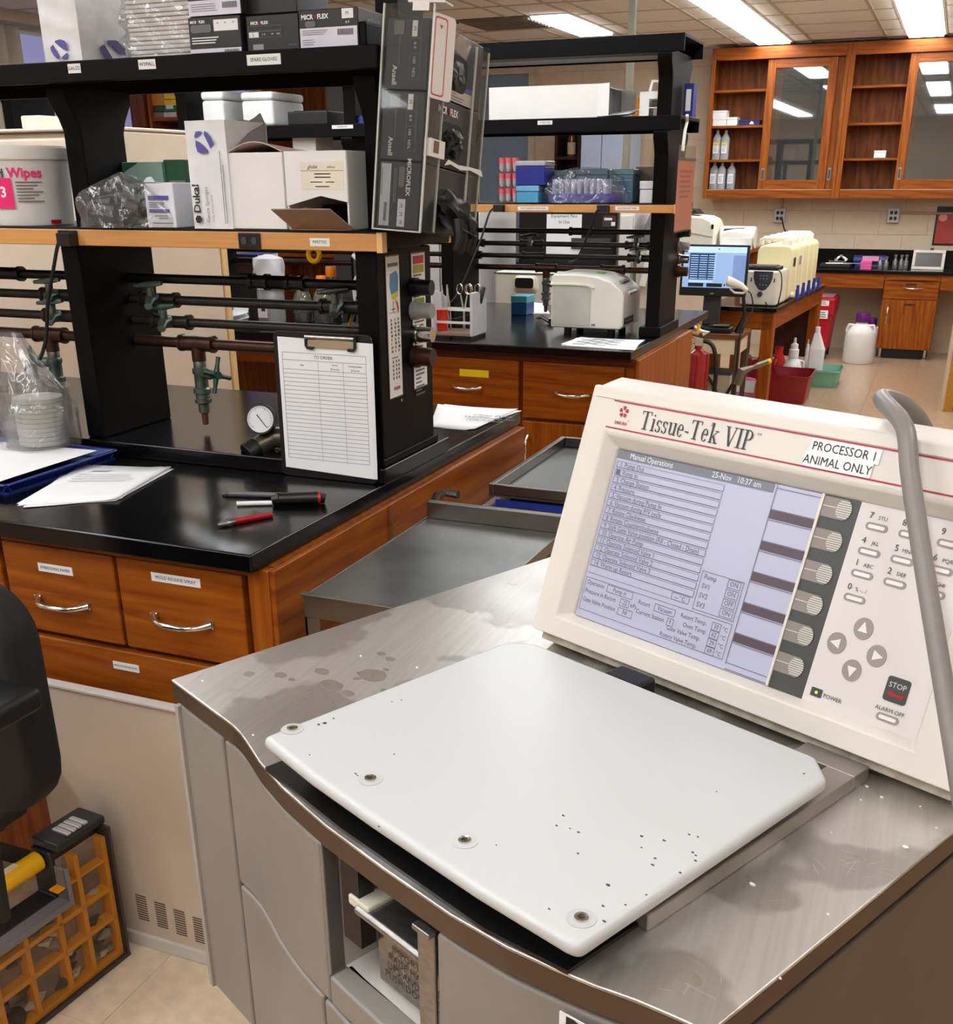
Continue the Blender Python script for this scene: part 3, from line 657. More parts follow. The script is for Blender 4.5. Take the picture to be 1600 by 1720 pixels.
for pl, m in (([(.25, .88), (.2, .8), (.3, .74), (.85, .76), (.9, .86), (.75, .9)], mat('guide_blue', (90, 140, 180), .6)), ([(.3, .74), (.36, .71), (.55, .695), (.8, .72), (.85, .76)], mat('guide_yellow', (206, 200, 60), .6)), ([(.62, .7), (.8, .68), (.88, .63), (.82, .6), (.7, .66)], mat('guide_red', (200, 90, 80), .6)), ([(.42, .69), (.5, .69), (.46, .63), (.52, .6), (.42, .62)], mat('guide_olive', (150, 150, 100), .6))):
    MB(Fs).prism([(a*w, b*h) for a, b in pl], .0008, .0012).build('drawing', m, sh)
rows = []
for k in range(9):
    v = h*(.57-k*.028)
    for a in (.2, .5, .75): rows.append((w*a, v-h*.02, w*(a+.06+.1*R.random()), v, 1 if a == .2 and 3 < k < 9 else 0))
rows += [(w*.2, h*.285, w*.7, h*.292)]+[(w*a, h*(.27-k*.03)-h*.02, w*(a+.1), h*(.27-k*.03)) for k in range(5) for a in (.25, .5, .7)]+[(w*.3, h*.05, w*.8, h*.075, 1)]
lines(Fs, rows, [mat('soft_ink', (110, 100, 104), .7), mat('soft_red', (190, 110, 110), .7)], sh)
t, sh, Fs, w, h = strip(((690, 427), (717, 645)), 'narrow laminated guide with coloured headings behind the pipe caps', 0)
hd = [(.955, 'guide_headred', (190, 40, 40)), (.89, 'guide_headolive', (170, 160, 60)), (.645, 'guide_headgreen', (140, 150, 40)), (.43, 'guide_headgold', (210, 190, 70)), (.235, 'guide_headblue', (60, 120, 190))]
for v, nm, c in hd: decal(Fs, w*.1, v*h-.008, w*.9, v*h+.008, mat(nm, c, .6), sh, 'heading', .0012)
lines(Fs, [r for v, n in ((.92, 1), (.85, 8), (.6, 8), (.38, 7), (.2, 9)) for r in para(w*.1, w*.9, h*v, n, .0085, .0035, .5)], MATS['soft_ink'], sh)
MB(FP_).prism(rrect(.006, .006, .0029, 3, *PF(674, 672, FP_)), 0, .001).build('screw', GREYP, r1)
# rack 2
r2 = thing('reagent_rack', 'black reagent rack with three shelves standing on the second bench', 'lab rack', (-2.2, 4.55, ZT))
RX2 = P(1136, 470, y=4.66).x
Z0, Z1 = 4.38, 4.67
for x1 in (RX2, -1.925, -2.36, -3.2, -4.2): MB().box(x1-.075, x1+.014, Z0-.02, Z1+.02, ZT+.0005, ZT+.04).build('foot', RACKB, r2, bevel=.004)
for x1 in (RX2, -1.925, -2.36, -3.2, -4.2): post(x1-.055, x1, Z0, Z1, ZT+.034, P(1151, 54, y=4.36).z-.05, (P(1143, 193, y=4.36).z-.052, P(1130, 86, y=4.36).z-.002), r2)
yw = 4.36
xe = P(1131, 350, y=yw).x
V0, V1 = P(1100, 358, y=yw).z, P(1100, 344.3, y=yw).z
wood_shelf(-5.2, xe, yw, 4.7, V0, V1, r2, [P(838, 350, y=yw).x, P(1013, 351, y=yw).x])
M1 = P(1143, 193, y=4.36).z; M0 = M1-.05
N1 = P(1151, 54, y=4.36).z; N0 = P(1130, 86, y=4.36).z
trough(-5.2, P(1143, 195, y=4.36).x, 4.36, 4.7, M0, M1, r2); trough(-5.2, P(1150, 60, y=4.36).x, 4.36, 4.7, N0, N1, r2)
MB().box(-5.0, P(1120, 80, y=4.5).x, 4.45, 4.6, N0-.002, N0+.02).build('under_shelf_strip', GREYP, r2)  # plain grey strip under the top shelf, no lamp in it
FS2 = frame((0, 4.36, 0)); FW2 = frame((0, yw, 0))
shelf_label(FS2, 915, 206, .06, .014, 'CASSETTES', r2); shelf_label(FS2, 575, 213, .1, .014, 'INVENTORY', r2)
shelf_label(FW2, 895, 350, .13, .014, 'TEST CHEMISTRY METHODS', r2); shelf_label(FW2, 1053, 350, .095, .014, 'CENTRIFUGE TUBES', r2)
yq = 4.652
qz = [P(990, py, y=yq).z for py in (389, 411, 432, 452)]
X2 = lambda px, py=420: P(px, py, y=yq).x
service_pipe(r2, -5.2, RX2, yq, qz[0], .0105, MATS['black_pipe'], BLACK, [(X2(975), 0)])
service_pipe(r2, -5.2, RX2, yq, qz[1], .0105, IRON, GREYP, [(X2(893), 3), (X2(795), 1), (X2(1070), 1)])
service_pipe(r2, -5.2, RX2, yq, qz[2], .0105, IRON, CHROME, [(X2(790), 3), (X2(896), 0), (X2(1075), 3)])
service_pipe(r2, -5.2, RX2, yq, qz[3], .0125, COPPER, COPPER, [(X2(1030), 0)])
tap(r2, X2(766), yq, qz[3], .0125, side=-1, drop=.2); tap(r2, X2(918), yq, qz[3], .0125, side=1, drop=.24, mat_h=CHROME)
def cable(ps, label, r=.0045):
    return tag(MB().tube(ps, r, 8).build('power_cord', BLACK, None, smooth=True), label, 'cord')
def smooth_path(ps, n=6):
    ps = [V(p) for p in ps]; out = []
    for i in range(len(ps)-1):
        p0, p1, p2, p3 = ps[max(i-1, 0)], ps[i], ps[i+1], ps[min(i+2, len(ps)-1)]
        for k in range(n):
            t = k/n; out.append(.5*((2*p1)+(p2-p0)*t+(2*p0-5*p1+4*p2-p3)*t*t+(3*p1-p0-3*p2+p3)*t**3))
    return out+[ps[-1]]
def plug_cord(pts, y, y2, label):
    n = len(pts); ps = [P(px, py, y=y+(y2-y)*k/(n-1)) for k, (px, py) in enumerate(pts)]
    b = MB().tube(smooth_path(ps), .0042, 8)
    p = ps[0]; b.box(p.x-.004, p.x+.03, p.y-.012, p.y+.016, p.z-.012, p.z+.014)
    return tag(b.build('power_cord', BLACK, None, smooth=True), label, 'cord')
plug_cord([(104, 403), (97, 412), (90, 450), (80, 510), (78, 560), (72, 590), (66, 604)], YS1-.018, 1.9, 'black power cord plugged into the wood edge above the blue tray')
plug_cord([(832, 350), (822, 357), (808, 400), (790, 445), (770, 490), (757, 508), (742, 520), (735, 540)], 4.34, 4.2, 'black power cord plugged in left of the second rack, trailing to the bench')
plug_cord([(1008, 351), (1000, 358), (985, 400), (968, 435), (955, 440)], 4.34, 4.36, 'black power cord hanging behind the white desktop instrument')
# ================= TISSUE PROCESSOR IN THE FOREGROUND =================
ZM = .95; ma = math.radians(25)
Cv = V((math.sin(ma), math.cos(ma), 0)); Dv = V((math.cos(ma), -math.sin(ma), 0))
o0 = P(287, 1141, z=ZM)
FM = frame((o0.x, o0.y, 0), Dv, Cv)           # u along the front, v towards the back, third axis up
def mp(px, py, z): return PF(px, py, FM, z)
BODY = mat('warm_grey_enamel', (138, 131, 125), .42, var=.03)
BODYD = mat('grey_enamel_side', (164, 156, 148), .45, var=.04)
CONS = mat('console_ivory', (218, 211, 201), .4, var=.02)
LIDM = mat('white_enamel_lid', (192, 193, 191), .32, var=.012, scale=4)
def stained_steel():
    m, nt, N, L, b = _new('stained_steel_top')
    tc = N.new('ShaderNodeTexCoord')
    mp_ = N.new('ShaderNodeMapping'); mp_.inputs['Rotation'].default_value = (0, 0, ma); mp_.inputs['Scale'].default_value = (70, 3, 3); L.new(tc.outputs['Object'], mp_.inputs[0])
    br = N.new('ShaderNodeTexNoise'); br.inputs['Scale'].default_value = 3; br.inputs['Detail'].default_value = 4; L.new(mp_.outputs[0], br.inputs[0])
    bl = N.new('ShaderNodeTexNoise'); bl.inputs['Scale'].default_value = 7; bl.inputs['Detail'].default_value = 3; L.new(tc.outputs['Object'], bl.inputs[0])
    r1_ = N.new('ShaderNodeValToRGB'); L.new(bl.outputs[0], r1_.inputs[0]); e = r1_.color_ramp.elements
    e[0].position, e[1].position = .5, .54; e[0].color = (*lin((200, 195, 188)), 1); e[1].color = (*lin((232, 228, 222)), 1)
    mx = N.new('ShaderNodeMix'); mx.data_type = 'RGBA'; mx.blend_type = 'MULTIPLY'; mx.inputs[0].default_value = .25
    L.new(r1_.outputs[0], mx.inputs[6]); L.new(br.outputs[0], mx.inputs[7]); L.new(mx.outputs[2], b.inputs['Base Color'])
    rr = N.new('ShaderNodeMapRange'); rr.inputs[3].default_value, rr.inputs[4].default_value = .3, .52; L.new(bl.outputs[0], rr.inputs[0]); L.new(rr.outputs[0], b.inputs['Roughness'])
    b.inputs['Metallic'].default_value = .9
    bp = N.new('ShaderNodeBump'); bp.inputs['Strength'].default_value = .06; bp.inputs['Distance'].default_value = .002; L.new(br.outputs[0], bp.inputs['Height']); L.new(bp.outputs[0], b.inputs['Normal'])
    return m
TOPM = stained_steel()
tp = thing('tissue_processor', 'large ivory and steel laboratory processor with tilted screen console, in front', 'laboratory machine', FM @ V((.39, .35, 0)))
front = [(0, 0), (.152, -.007), (.175, -.0105), (.2, -.017), (.243, -.029), (.3, -.0395), (.385, -.0475), (.475, -.0495), (.563, -.0488), (.623, -.043), (.665, -.034), (.70, -.025), (.73, -.015), (.7586, -.008), (.786, -.002)]
def fv(u):
    for (a, b), (c, d) in zip(front, front[1:]):
        if a <= u <= c: return b+(d-b)*(u-a)/(c-a)
    return 0
VB = .72
MB(FM).prism(front+[(.786, VB), (-.004, VB)], ZM-.004, ZM).build('steel_top', TOPM, tp, bevel=.0018, seg=2)
MB(FM).prism([(u+(.0004 if u < .4 else -.0004), v+.0006) for u, v in front]+[(.7856, VB), (-.0036, VB)], ZM-.026, ZM-.004).build('top_edge', mat('dark_reflection_steel', (112, 98, 88), .38, .9, var=.12), tp)  # reflection of the dark floor painted into the rim's steel colour
# enamel panels under the top
ZF, ZB = ZM-.034, .49
def panel(u0, u1, z0, z1, n, name, back=.025, m=None, off=.004):
    us = [u0+(u1-u0)*k/n for k in range(n+1)]
    poly = [(u, fv(u)+off) for u in us]+[(u, fv(u)+off+back) for u in us[::-1]]
    return MB(FM).prism(poly, z0, z1).build(name, m or BODY, tp, bevel=.004, seg=2)
ua = mp(388, 1236, ZF)[0]; ub = mp(545.5, 1412, ZF)[0]; uc = mp(739, 1562, ZF)[0]
panel(.002, ua-.002, ZB, ZF, 2, 'front_panel')
zs = P(420, 1512, y=(FM @ V((ua+.01, fv(ua), 0))).y).z
zs = .72
panel(ua+.002, ub, zs+.002, ZF, 8, 'door_panel')
ul = mp(563, 1700, zs-.03)[0]
panel(ua+.002, ul-.0015, ZB, zs-.003, 8, 'door_panel'); panel(ul+.0015, .784, ZB, zs-.003, 10, 'door_panel')
panel(uc, .784, zs+.002, ZF, 9, 'front_panel')
za = P(559, 1645, y=(FM @ V((ub, fv(ub), 0))).y).z
za = max(zs+.03, min(za, .8))
panel(ub+.0005, uc-.0005, zs+.002, za, 6, 'alcove_sill', back=.03)
va = .2
AW = mat('alcove_enamel', (176, 170, 162), .45, var=.03)
MB(FM).box(ub-.008, ub, fv(ub)+.006, va, za, ZF).box(uc, uc+.008, fv(uc)+.03, va, za, ZF).build('alcove_cheek', AW, tp)
MB(FM).box(ub, uc, fv(.47)+.03, va, za-.012, za).build('alcove_floor', mat('alcove_floor_enamel', (206, 202, 192), .4), tp)
MB(FM).box(ub-.008, uc+.008, va, va+.008, za-.012, ZF).build('alcove_back', DGREY, tp)
MB(FM).box(ub+.022, ub+.05, fv(ub)+.012, fv(ub)+.03, ZF-.1, ZF-.002).build('slot_frame', BLACK, tp)
# carcass, right and left sides, back and plinth
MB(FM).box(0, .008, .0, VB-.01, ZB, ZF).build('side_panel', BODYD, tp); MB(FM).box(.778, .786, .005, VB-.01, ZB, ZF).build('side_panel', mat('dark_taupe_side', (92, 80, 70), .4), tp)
MB(FM).box(.008, .778, VB-.02, VB-.01, ZB, ZF).build('back_panel', BODYD, tp)
MB(FM).box(.008, .778, .03, VB-.02, ZB, ZB+.01).build('bottom_plate', BODYD, tp)
MB(FM).box(.06, .74, .06, VB-.06, .06, ZB).build('plinth', mat('light_grey_plinth', (200, 200, 198), .5), tp, bevel=.01)
for u in (.1, .69):
    for v in (.1, VB-.1): MB(FM).cyl((u-.015, v, .035), (u+.015, v, .035), .034).box(u-.02, u+.02, v-.02, v+.02, .05, .065).build('caster', BLACK, tp, smooth=True)
# steel handle drawer inside the alcove with its stamped notice
q0 = mp(630, 1520, ZM-.08)[0]
h0, h1 = ub+.05, uc-.004; zt_, zb_ = ZF-.045, za+.012
hd_ = MB(FM).prism([(fv(.5)+.035, zb_), (fv(.5)+.05, zb_), (fv(.5)+.05, zt_), (fv(.5)+.012, zt_), (fv(.5)+.008, zt_-.004), (fv(.5)+.01, zt_-.01), (fv(.5)+.034, zt_-.012)], h0, h1, axis=0).build('steel_handle', STEEL, tp, bevel=.002)
Fh = frame(FM @ V((h0, fv(.5)+.0345, zb_)), Dv)
for k, s in enumerate(('IMPORTANT', 'RAISE HANDLE', 'UPS AND THEN', 'PUSH DOWN TO')): txt(s, .0118, Fh, .058, .052-k*.0118, mat('stamped_ink', (30, 24, 20), .6), hd_, z=.0012)
MB(FM).box(uc-.026, uc-.003, fv(uc)+.004, fv(uc)+.008, za+.012, ZF-.002).box(uc-.026, uc-.003, fv(uc)-.002, fv(uc)+.006, ZF-.008, ZF-.002).build('steel_bracket', STEEL, tp, bevel=.0015)
bu, bv = mp(612, 1508, ZM-.075)
MB(FM).box(bu-.016, bu+.016, bv-.008, bv+.05, ZM-.086, ZM-.075).build('plastic_block', mat('yellowed_nylon', (214, 210, 188), .5), tp, bevel=.002)
# flat black sheet painting the shade under the lid; steel retort surround
lid = [(.273, -.040), (.366, -.0475), (.46, -.050), (.597, -.0507), (.6875, -.0465), (.6995, -.0435), (.6955, .2935), (.666, .3235), (.2955, .321), (.2665, .3005)]
def inset(pl, d):
    cx, cy = sum(p[0] for p in pl)/len(pl), sum(p[1] for p in pl)/len(pl)
    return [(cx+(x-cx)*(1-d/.22), cy+(y-cy)*(1-d/.2)) for x, y in pl]
sq = [(.26, -.036), (.40, -.045), (.6, -.046), (.68, -.034), (.68, .36), (.26, .36)]
MB(FM).prism(inset(sq, .003), ZM, ZM+.004).build('lid_shade_sheet', BLACK, tp)
MB(FM).prism(inset([(p[0], p[1]+.012) for p in lid], .03), ZM+.004, ZM+.031).build('lid_gasket', BLACK, tp)
(ra, rb), (rc, rd) = mp(1088, 1556, ZM+.006), mp(1425, 1318, ZM+.006)
MB(FM).box(ra-.03, ra, rb, rd, ZM, ZM+.017).build('retort_surround', mat('satin_steel', (158, 151, 144), .45, .7, var=.1), tp, bevel=.002); MB(FM).box(ra-.07, ra, rd, rd+.03, ZM, ZM+.017).build('retort_surround', MATS['satin_steel'], tp, bevel=.002)
lo = MB(FM).prism(lid, ZM+.031, ZM+.046).build('retort_lid', LIDM, tp, bevel=.007, seg=4, label='flat white enamelled lid, chipped at its edges')
LF = frame(FM @ V((0, 0, ZM+.046)), Dv, Cv)
for px, py in ((491, 1225), (622, 1309), (780, 1413), (976, 1543)):
    u, v = PF(px, py, LF)
    b = MB(LF).lathe([(.0115, 0), (.0115, .0006), (.0108, .0006)], (u, v, 0), 20)
    b.build('screw_recess', mat('lid_shadow_white', (184, 184, 181), .4), lo, smooth=True)
    b = MB(LF); n = 14; rad = .0058
    for k in range(n):
        a, c = 2*math.pi*k/n, 2*math.pi*(k+1)/n
        pr = [(rad, .0006), (rad*.95, .0022), (rad*.55, .0024), (rad*.5, .0007)]
        for (r0, z0), (r1_, z1) in zip(pr, pr[1:]):
            b.quad((u+r0*math.cos(a), v+r0*math.sin(a), z0), (u+r0*math.cos(c), v+r0*math.sin(c), z0), (u+r1_*math.cos(c), v+r1_*math.sin(c), z1), (u+r1_*math.cos(a), v+r1_*math.sin(a), z1))
    b.build('screw', CHROME, lo, smooth=True)
    MB(LF).prism([(u+.0029*math.cos(k*1.0472), v+.0029*math.sin(k*1.0472)) for k in range(6)], .0005, .0009).build('hex_socket', BLACK, lo)
def chip(px, py, r, m):
    u, v = PF(px, py, LF); a = R.random()*3
    return [(u+r*(.7+.6*R.random())*math.cos(a+k*1.05)*(1.6 if k % 2 else 1), v+r*(.6+.5*R.random())*math.sin(a+k*1.05)) for k in range(6)]
cb = MB(LF)
for px, py, r in [(545, 1215, .0028), (535, 1217, .0016), (560, 1207, .0012), (662, 1267, .001), (520, 1268, .001), (674, 1176, .001), (658, 1179, .0008), (945, 1370, .0013), (934, 1387, .0012), (971, 1398, .0014), (957, 1392, .0008), (1077, 1405, .0017), (1115, 1412, .0016), (1157, 1402, .0012), (1172, 1406, .001), (1163, 1432, .0012), (1168, 1437, .001), (1100, 1442, .0013), (1096, 1453, .0014), (1077, 1424, .0009), (1021, 1487, .0018), (970, 1434, .0012), (922, 1527, .0012), (1085, 1503, .001), (1168, 1446, .0012), (1142, 1466, .0013), (1015, 1548, .0014), (1203, 1330, .0008), (636, 1389, .0012), (1050, 1520, .001), (1012, 1522, .0012), (833, 1420, .0008), (597, 1300, .0011), (600, 1303, .0009), (1350, 1300, .001)]:
    cb.prism(chip(px, py, r*.8, 0), .0001, .0005)
cb.build('paint_chips', mat('bare_metal_chip', (60, 58, 58), .5), lo, kind='stuff')
# stains and flecks on the steel top: dried droplets with a faint rim
TF = frame(FM @ V((0, 0, ZM)), Dv, Cv); st = MB(TF)
for px, py, r in [(418, 1132, .009), (470, 1134, .01), (490, 1142, .006), (540, 1128, .012), (556, 1150, .018), (625, 1135, .022), (655, 1107, .008), (640, 1098, .007), (648, 1125, .005), (452, 1172, .006), (520, 1158, .008), (505, 1175, .012), (585, 1165, .01), (563, 1180, .008), (645, 1160, .006), (600, 1140, .006), (570, 1168, .005), (860, 980, .01), (790, 1027, .008), (730, 1012, .006), (1155, 1640, .012), (1440, 1440, .005)]:
    u, v = PF(px, py, TF); a = R.random()*6; n = 12
    st.prism([(u+r*(.8+.3*R.random())*math.cos(2*math.pi*k/n), v+r*(.55+.3*R.random())*math.sin(2*math.pi*k/n)) for k in range(n)], .00002, .00022)
st.build('dried_stains', mat('dried_stain', (184, 176, 166), .4, .85, var=.1, scale=60), tp, kind='stuff')
fl = MB(TF)
for px, py, r in [(1263, 1487, .003), (1520, 1424, .003), (1430, 1302, .0016), (1440, 1320, .0022), (1455, 1322, .0018), (1480, 1340, .0016), (1445, 1345, .0012), (1412, 1296, .001), (1545, 1356, .001), (1572, 1392, .0012), (1395, 1400, .001), (340, 1145, .002), (425, 1236, .0016), (700, 1122, .0018), (606, 1103, .0018), (1310, 1645, .0012), (1390, 1537, .0012)]:
    u, v = PF(px, py, TF); fl.prism([(u+r*math.cos(k), v+r*.6*math.sin(k)) for k in (0, 1, 2.1, 3.2, 4.2, 5.3)], .0003, .0016)
fl.build('wax_flecks', mat('white_wax', (236, 232, 222), .5), tp, kind='stuff')
scr = MB(TF)
for k in range(46):
    u, v = .715+.065*R.random(), -.0+.33*R.random(); a = R.random()*3.1; l = .006+.02*R.random(); dx, dy = math.cos(a)*l, math.sin(a)*l
    w = .00018; scr.quad((u-dy*w/l, v+dx*w/l, .0002), (u+dy*w/l, v-dx*w/l, .0002), (u+dx+dy*w/l, v+dy-dx*w/l, .0002), (u+dx-dy*w/l, v+dy+dx*w/l, .0002))
scr.build('scratches', mat('bright_scratch', (226, 220, 210), .4, .8), tp, kind='stuff')
# hinge block behind the lid
MB(FM).box(.395, .445, .325, .36, ZM+.004, ZM+.04).box(.405, .435, .30, .33, ZM+.018, ZM+.034).build('hinge_block', BLACK, tp, bevel=.004)
# ---- tilted console ----
tl = math.radians(19.5); Uv = V((0, 0, 1))*math.cos(tl)+Cv*math.sin(tl)
bl = P(893.5, 1046, z=.98)
FC = frame(bl, Dv, Uv)
cw, ch = .556, .306
cf = lambda px, py, n=0: PF(px, py, FC, n)
dv = FC.to_3x3().inverted() @ V((0, 0, 1)); dk = FC.to_3x3().inverted() @ Cv   # up and back, in console axes
# side outline (w along the face, n out of it)
def sidepoly(d0, d1):
    back = [( -.17*dk.z*0+.0, 0)]
    return back
prof = [(0, 0), (ch-.012, 0), (ch-.004, -.003), (ch, -.010), (ch+.012, -.032), (ch+.018, -.044), (ch+.018, -.056), (ch+.008, -.12), (ch-.03, -.15), (.0, -.13), (-.008, -.03)]
LW, LH0, LH1 = .036, .0205, .2485    # front bezel frame of the recessed panel
px0, px1 = LW, .5005
b = MB(FC)
shell = MB(FC).prism([(w, n) for w, n in prof[3:10]]+[(0, -.03), (ch-.002, -.03)][:0], 0, cw, axis=0)
cs = shell.build('console_shell', CONS, tp, bevel=.004, seg=3)
# face as a frame around the opening with chamfered reveal down to the recessed panel
RD = .016
out = [(0, -.006), (cw, -.006), (cw, ch), (0, ch)]; inn = [(px0-.002, LH0-.002), (px1+.002, LH0-.002), (px1+.002, LH1+.002), (px0-.002, LH1+.002)]; rec = [(.05, .0255), (.496, .0255), (.496, .236), (.05, .236)]
b = MB(FC); io = b.pts([(x, y, 0) for x, y in out]); ii = b.pts([(x, y, 0) for x, y in inn]); ir = b.pts([(x, y, -RD) for x, y in rec]); ib = b.pts([(x, y, -.03) for x, y in out]); ic = b.pts([(x, y, -.03) for x, y in rec])
for k in range(4):
    j = (k+1) % 4
    b.face((io+k, io+j, ii+j, ii+k)); b.face((ii+k, ii+j, ir+j, ir+k)); b.face((ib+k, ib+j, io+j, io+k)); b.face((ir+k, ir+j, ic+j, ic+k)); b.face((ic+k, ic+j, ib+j, ib+k))
fb = b.build('console_bezel', CONS, tp, bevel=.0035, seg=3)
MB(FC).box(.01, cw-.01, -.016, -.006, -.1, -.012).build('console_base', mat('grimy_base', (170, 160, 142), .6, var=.25, scale=50), tp, bevel=.002)
MB(FM).box(.25, .7, .43, .56, ZM, ZM+.06).build('console_neck', BLACK, tp)
# raised lip line round the face
fr = MB(FC)
for a in ((.008, ch-.014, cw-.008, ch-.0125),): fr.box(a[0], a[2], a[1], a[3], 0, .0012)
fr.build('bezel_lip', CONS, tp)
# print on the bezel
CRIM = mat('crimson_print', (172, 22, 52), .5); CHAR = mat('charcoal_print', (52, 50, 52), .5)
rows = [(.038, .2895, cw, .291), (.035, .2575, cw, .259)]
lines(FC, rows, CRIM, fb, 'red_rule')
cx, cy = .0565, .279
pet = MB(FC)
for k in range(5):
    a = math.pi/2+k*2*math.pi/5; d = V((math.cos(a), math.sin(a))); n = V((-d.y, d.x)); c = V((cx, cy))
    pl = [c+d*.0016, c+d*.0045+n*.0023, c+d*.0072+n*.0018, c+d*.0064, c+d*.0072-n*.0018, c+d*.0045-n*.0023]
    pet.quad(*[(p.x, p.y, .0009) for p in pl])
pet.build('flower_emblem', CRIM, fb)
txt('SAKURA', .0052, FC, .0562, .2652, CRIM, fb, bold=.02)
txt('®', .003, FC, .0668, .269, CRIM, fb)
# serif lettering drawn stroke by stroke (advance, list of polygons in units of cap height)
def ser(x0, x1, y, t=.045): return [(x0, y), (x1, y), (x1, y+t), (x0, y+t)]
def bar(x, y0, y1, w=.13): return [(x, y0), (x+w, y0), (x+w, y1), (x, y1)]
def dia(xa, ya, xb, yb, w): return [(xa, ya), (xa+w, ya), (xb+w, yb), (xb, yb)]
def ring(cx, cy, rx, ry, a0, a1, t0, t1, n=14):
    o, i = [], []
    for k in range(n+1):
        a = math.radians(a0+(a1-a0)*k/n); t = t0+(t1-t0)*abs(math.cos(a))
        o.append((cx+rx*math.cos(a), cy+ry*math.sin(a))); i.append((cx+(rx-t)*math.cos(a), cy+(ry-t*.75)*math.sin(a)))
    return [[o[k], o[k+1], i[k+1], i[k]] for k in range(n)]
XH = .66
GL = {'T': (.74, [bar(.3, 0, 1), ser(.18, .55, 0), ser(.02, .71, .955), dia(.02, .8, .02, .98, .05), dia(.66, .8, .66, .98, .05)]),
      'i': (.32, [bar(.1, 0, XH, .12), ser(.02, .3, 0), ser(.02, .2, XH-.045), [(.09, .84), (.16, .79), (.23, .84), (.16, .91)]]),
      's': (.42, ring(.2, .49, .16, .17, 20, 270, .05, .1)+ring(.2, .17, .17, .18, -160, 90, .05, .1)+[dia(.03, .02, .03, .2, .03), dia(.34, .46, .34, .64, .03)]),
      'u': (.58, [bar(.08, .14, XH, .12), bar(.4, 0, XH, .12), ser(.0, .2, XH-.045), ser(.32, .5, XH-.045), ser(.4, .58, 0)]+ring(.25, .18, .17, .19, 180, 330, .06, .1)),
      'e': (.5, ring(.25, .33, .21, .34, 5, 320, .05, .11)+[[(.08, .34), (.45, .34), (.45, .39), (.08, .39)]]),
      '-': (.34, [[(.04, .28), (.3, .28), (.3, .35), (.04, .35)]]),
      'k': (.62, [bar(.09, 0, 1.03, .12), ser(.0, .2, .985), ser(.01, .28, 0), dia(.18, .28, .46, XH-.03, .05), dia(.43, 0, .24, .36, .13), ser(.34, .64, 0), ser(.34, .6, XH-.045)]),
      'V': (.76, [dia(.33, 0, .06, .98, .13), dia(.38, 0, .62, .98, .05), ser(-.02, .29, .955), ser(.52, .76, .955)]),
      'I': (.36, [bar(.11, 0, 1), ser(0, .35, 0), ser(0, .35, .955)]),
      'P': (.62, [bar(.1, 0, 1), ser(0, .35, 0), ser(0, .3, .955)]+ring(.3, .74, .28, .26, -90, 90, .05, .13)+[[(.2, .955), (.32, .955), (.32, 1), (.2, 1)], [(.2, .48), (.32, .48), (.32, .52), (.2, .52)]]), ' ': (.3, [])}
def serif(s, F, x, y, h, m, parent, sx=1.):
    b = MB(F)
    for c in s:
        w, pl = GL[c]
        for p in pl: b.quad(*[(x+q[0]*h*sx, y+q[1]*h, .0009) for q in p])
        x += (w+.035)*h*sx
    b.build('lettering', m, parent); return x
t0x, _ = cf(1077, 705); t1x, _ = cf(1264, 745)
capH = .0215; wtot = sum(GL[c][0]+.035 for c in 'Tissue-Tek VIP')*capH
serif('Tissue-Tek VIP', FC, t0x, .263, capH, CHAR, fb, (t1x-t0x)/wtot)
txt('®', .0045, FC, t0x+(t1x-t0x)*.638, .282, CHAR, fb); txt('TM', .0042, FC, t1x+.0055, .2815, CHAR, fb)
lb = decal(FC, .3075, .2735, .385, .2885, PAPER, fb, 'paper_label', .0016); txt('PROCESSOR 1', .0128, FC, .346, .2805, INK, lb, z=.0021, sx=.9)
lb = decal(FC, .3045, .259, .3805, .274, PAPER, fb, 'paper_label', .0022); txt('ANIMAL ONLY', .0128, FC, .3425, .266, INK, lb, z=.0027, sx=.9)
# recessed panel: LCD, soft-key strip, keypad
FR = frame(FC @ V((0, 0, -RD)), Dv, Uv)
rp = lambda px, py: PF(px, py, FR)
def lcd_mat():
    m = mat('lit_lcd_screen', (162, 163, 182), .25, var=.03, scale=3, emit=.3); return m
MB(FC).box(.046, .5, .022, .24, -RD-.012, -RD-.006).build('panel_back', BLACK, tp)
x0, x1 = rp(1040, 757)[0], rp(1386, 828)[0]
x0, x1, y0, y1 = .0505, .3275, .0265, .2355
sc = MB(FC).box(x0, x1, y0, y1, -RD-.006, -RD-.001).build('display_screen', lcd_mat(), tp)
FL = frame(FC @ V((x0, y0, -RD-.001)), Dv, Uv); w, h = x1-x0, y1-y0
DK = mat('lcd_dark_ink', (92, 92, 112), .4, emit=.12); DK2 = mat('lcd_grey_bar', (112, 116, 124), .4, emit=.15); LT = mat('lcd_pale_text', (204, 206, 214), .4, emit=.35); BR = mat('lcd_brown_bar', (84, 68, 78), .4, emit=.05)
def lp(px, py): u, v = PF(px, py, FL); return u, v
def hpx(): pass
sk = w*.80
lines(FL, [(0, h*.952, sk-.002, h)], DK2, sc, 'title_bar')
txt('Manual Operations', .0098, FL, .052, h*.976, LT, sc, z=.0013, sx=.85); txt('25-Nov   10:37 am', .0095, FL, sk-.05, h*.976, LT, sc, z=.0013, sx=.9)
ops = ['1. Pump Out', '2. Pump In', '3. Change Station', '4. Pressure', '5. Vacuum during Pump In', '6. Vacuum during P/V cycle', '7. Rotate Clockwise', '8. Rotate Counterclockwise', '9. Shift Gate Valve position (Fill - Closed - Drain)', '10. Operate Air Pump', '11. Operate Solenoid Valve 1', '12. Operate Solenoid Valve 2', '13. Operate Solenoid Valve 3', '14. Warm up Retort']
rh = h*.0452; yt = h*.94; uw = w*.572; rows = []
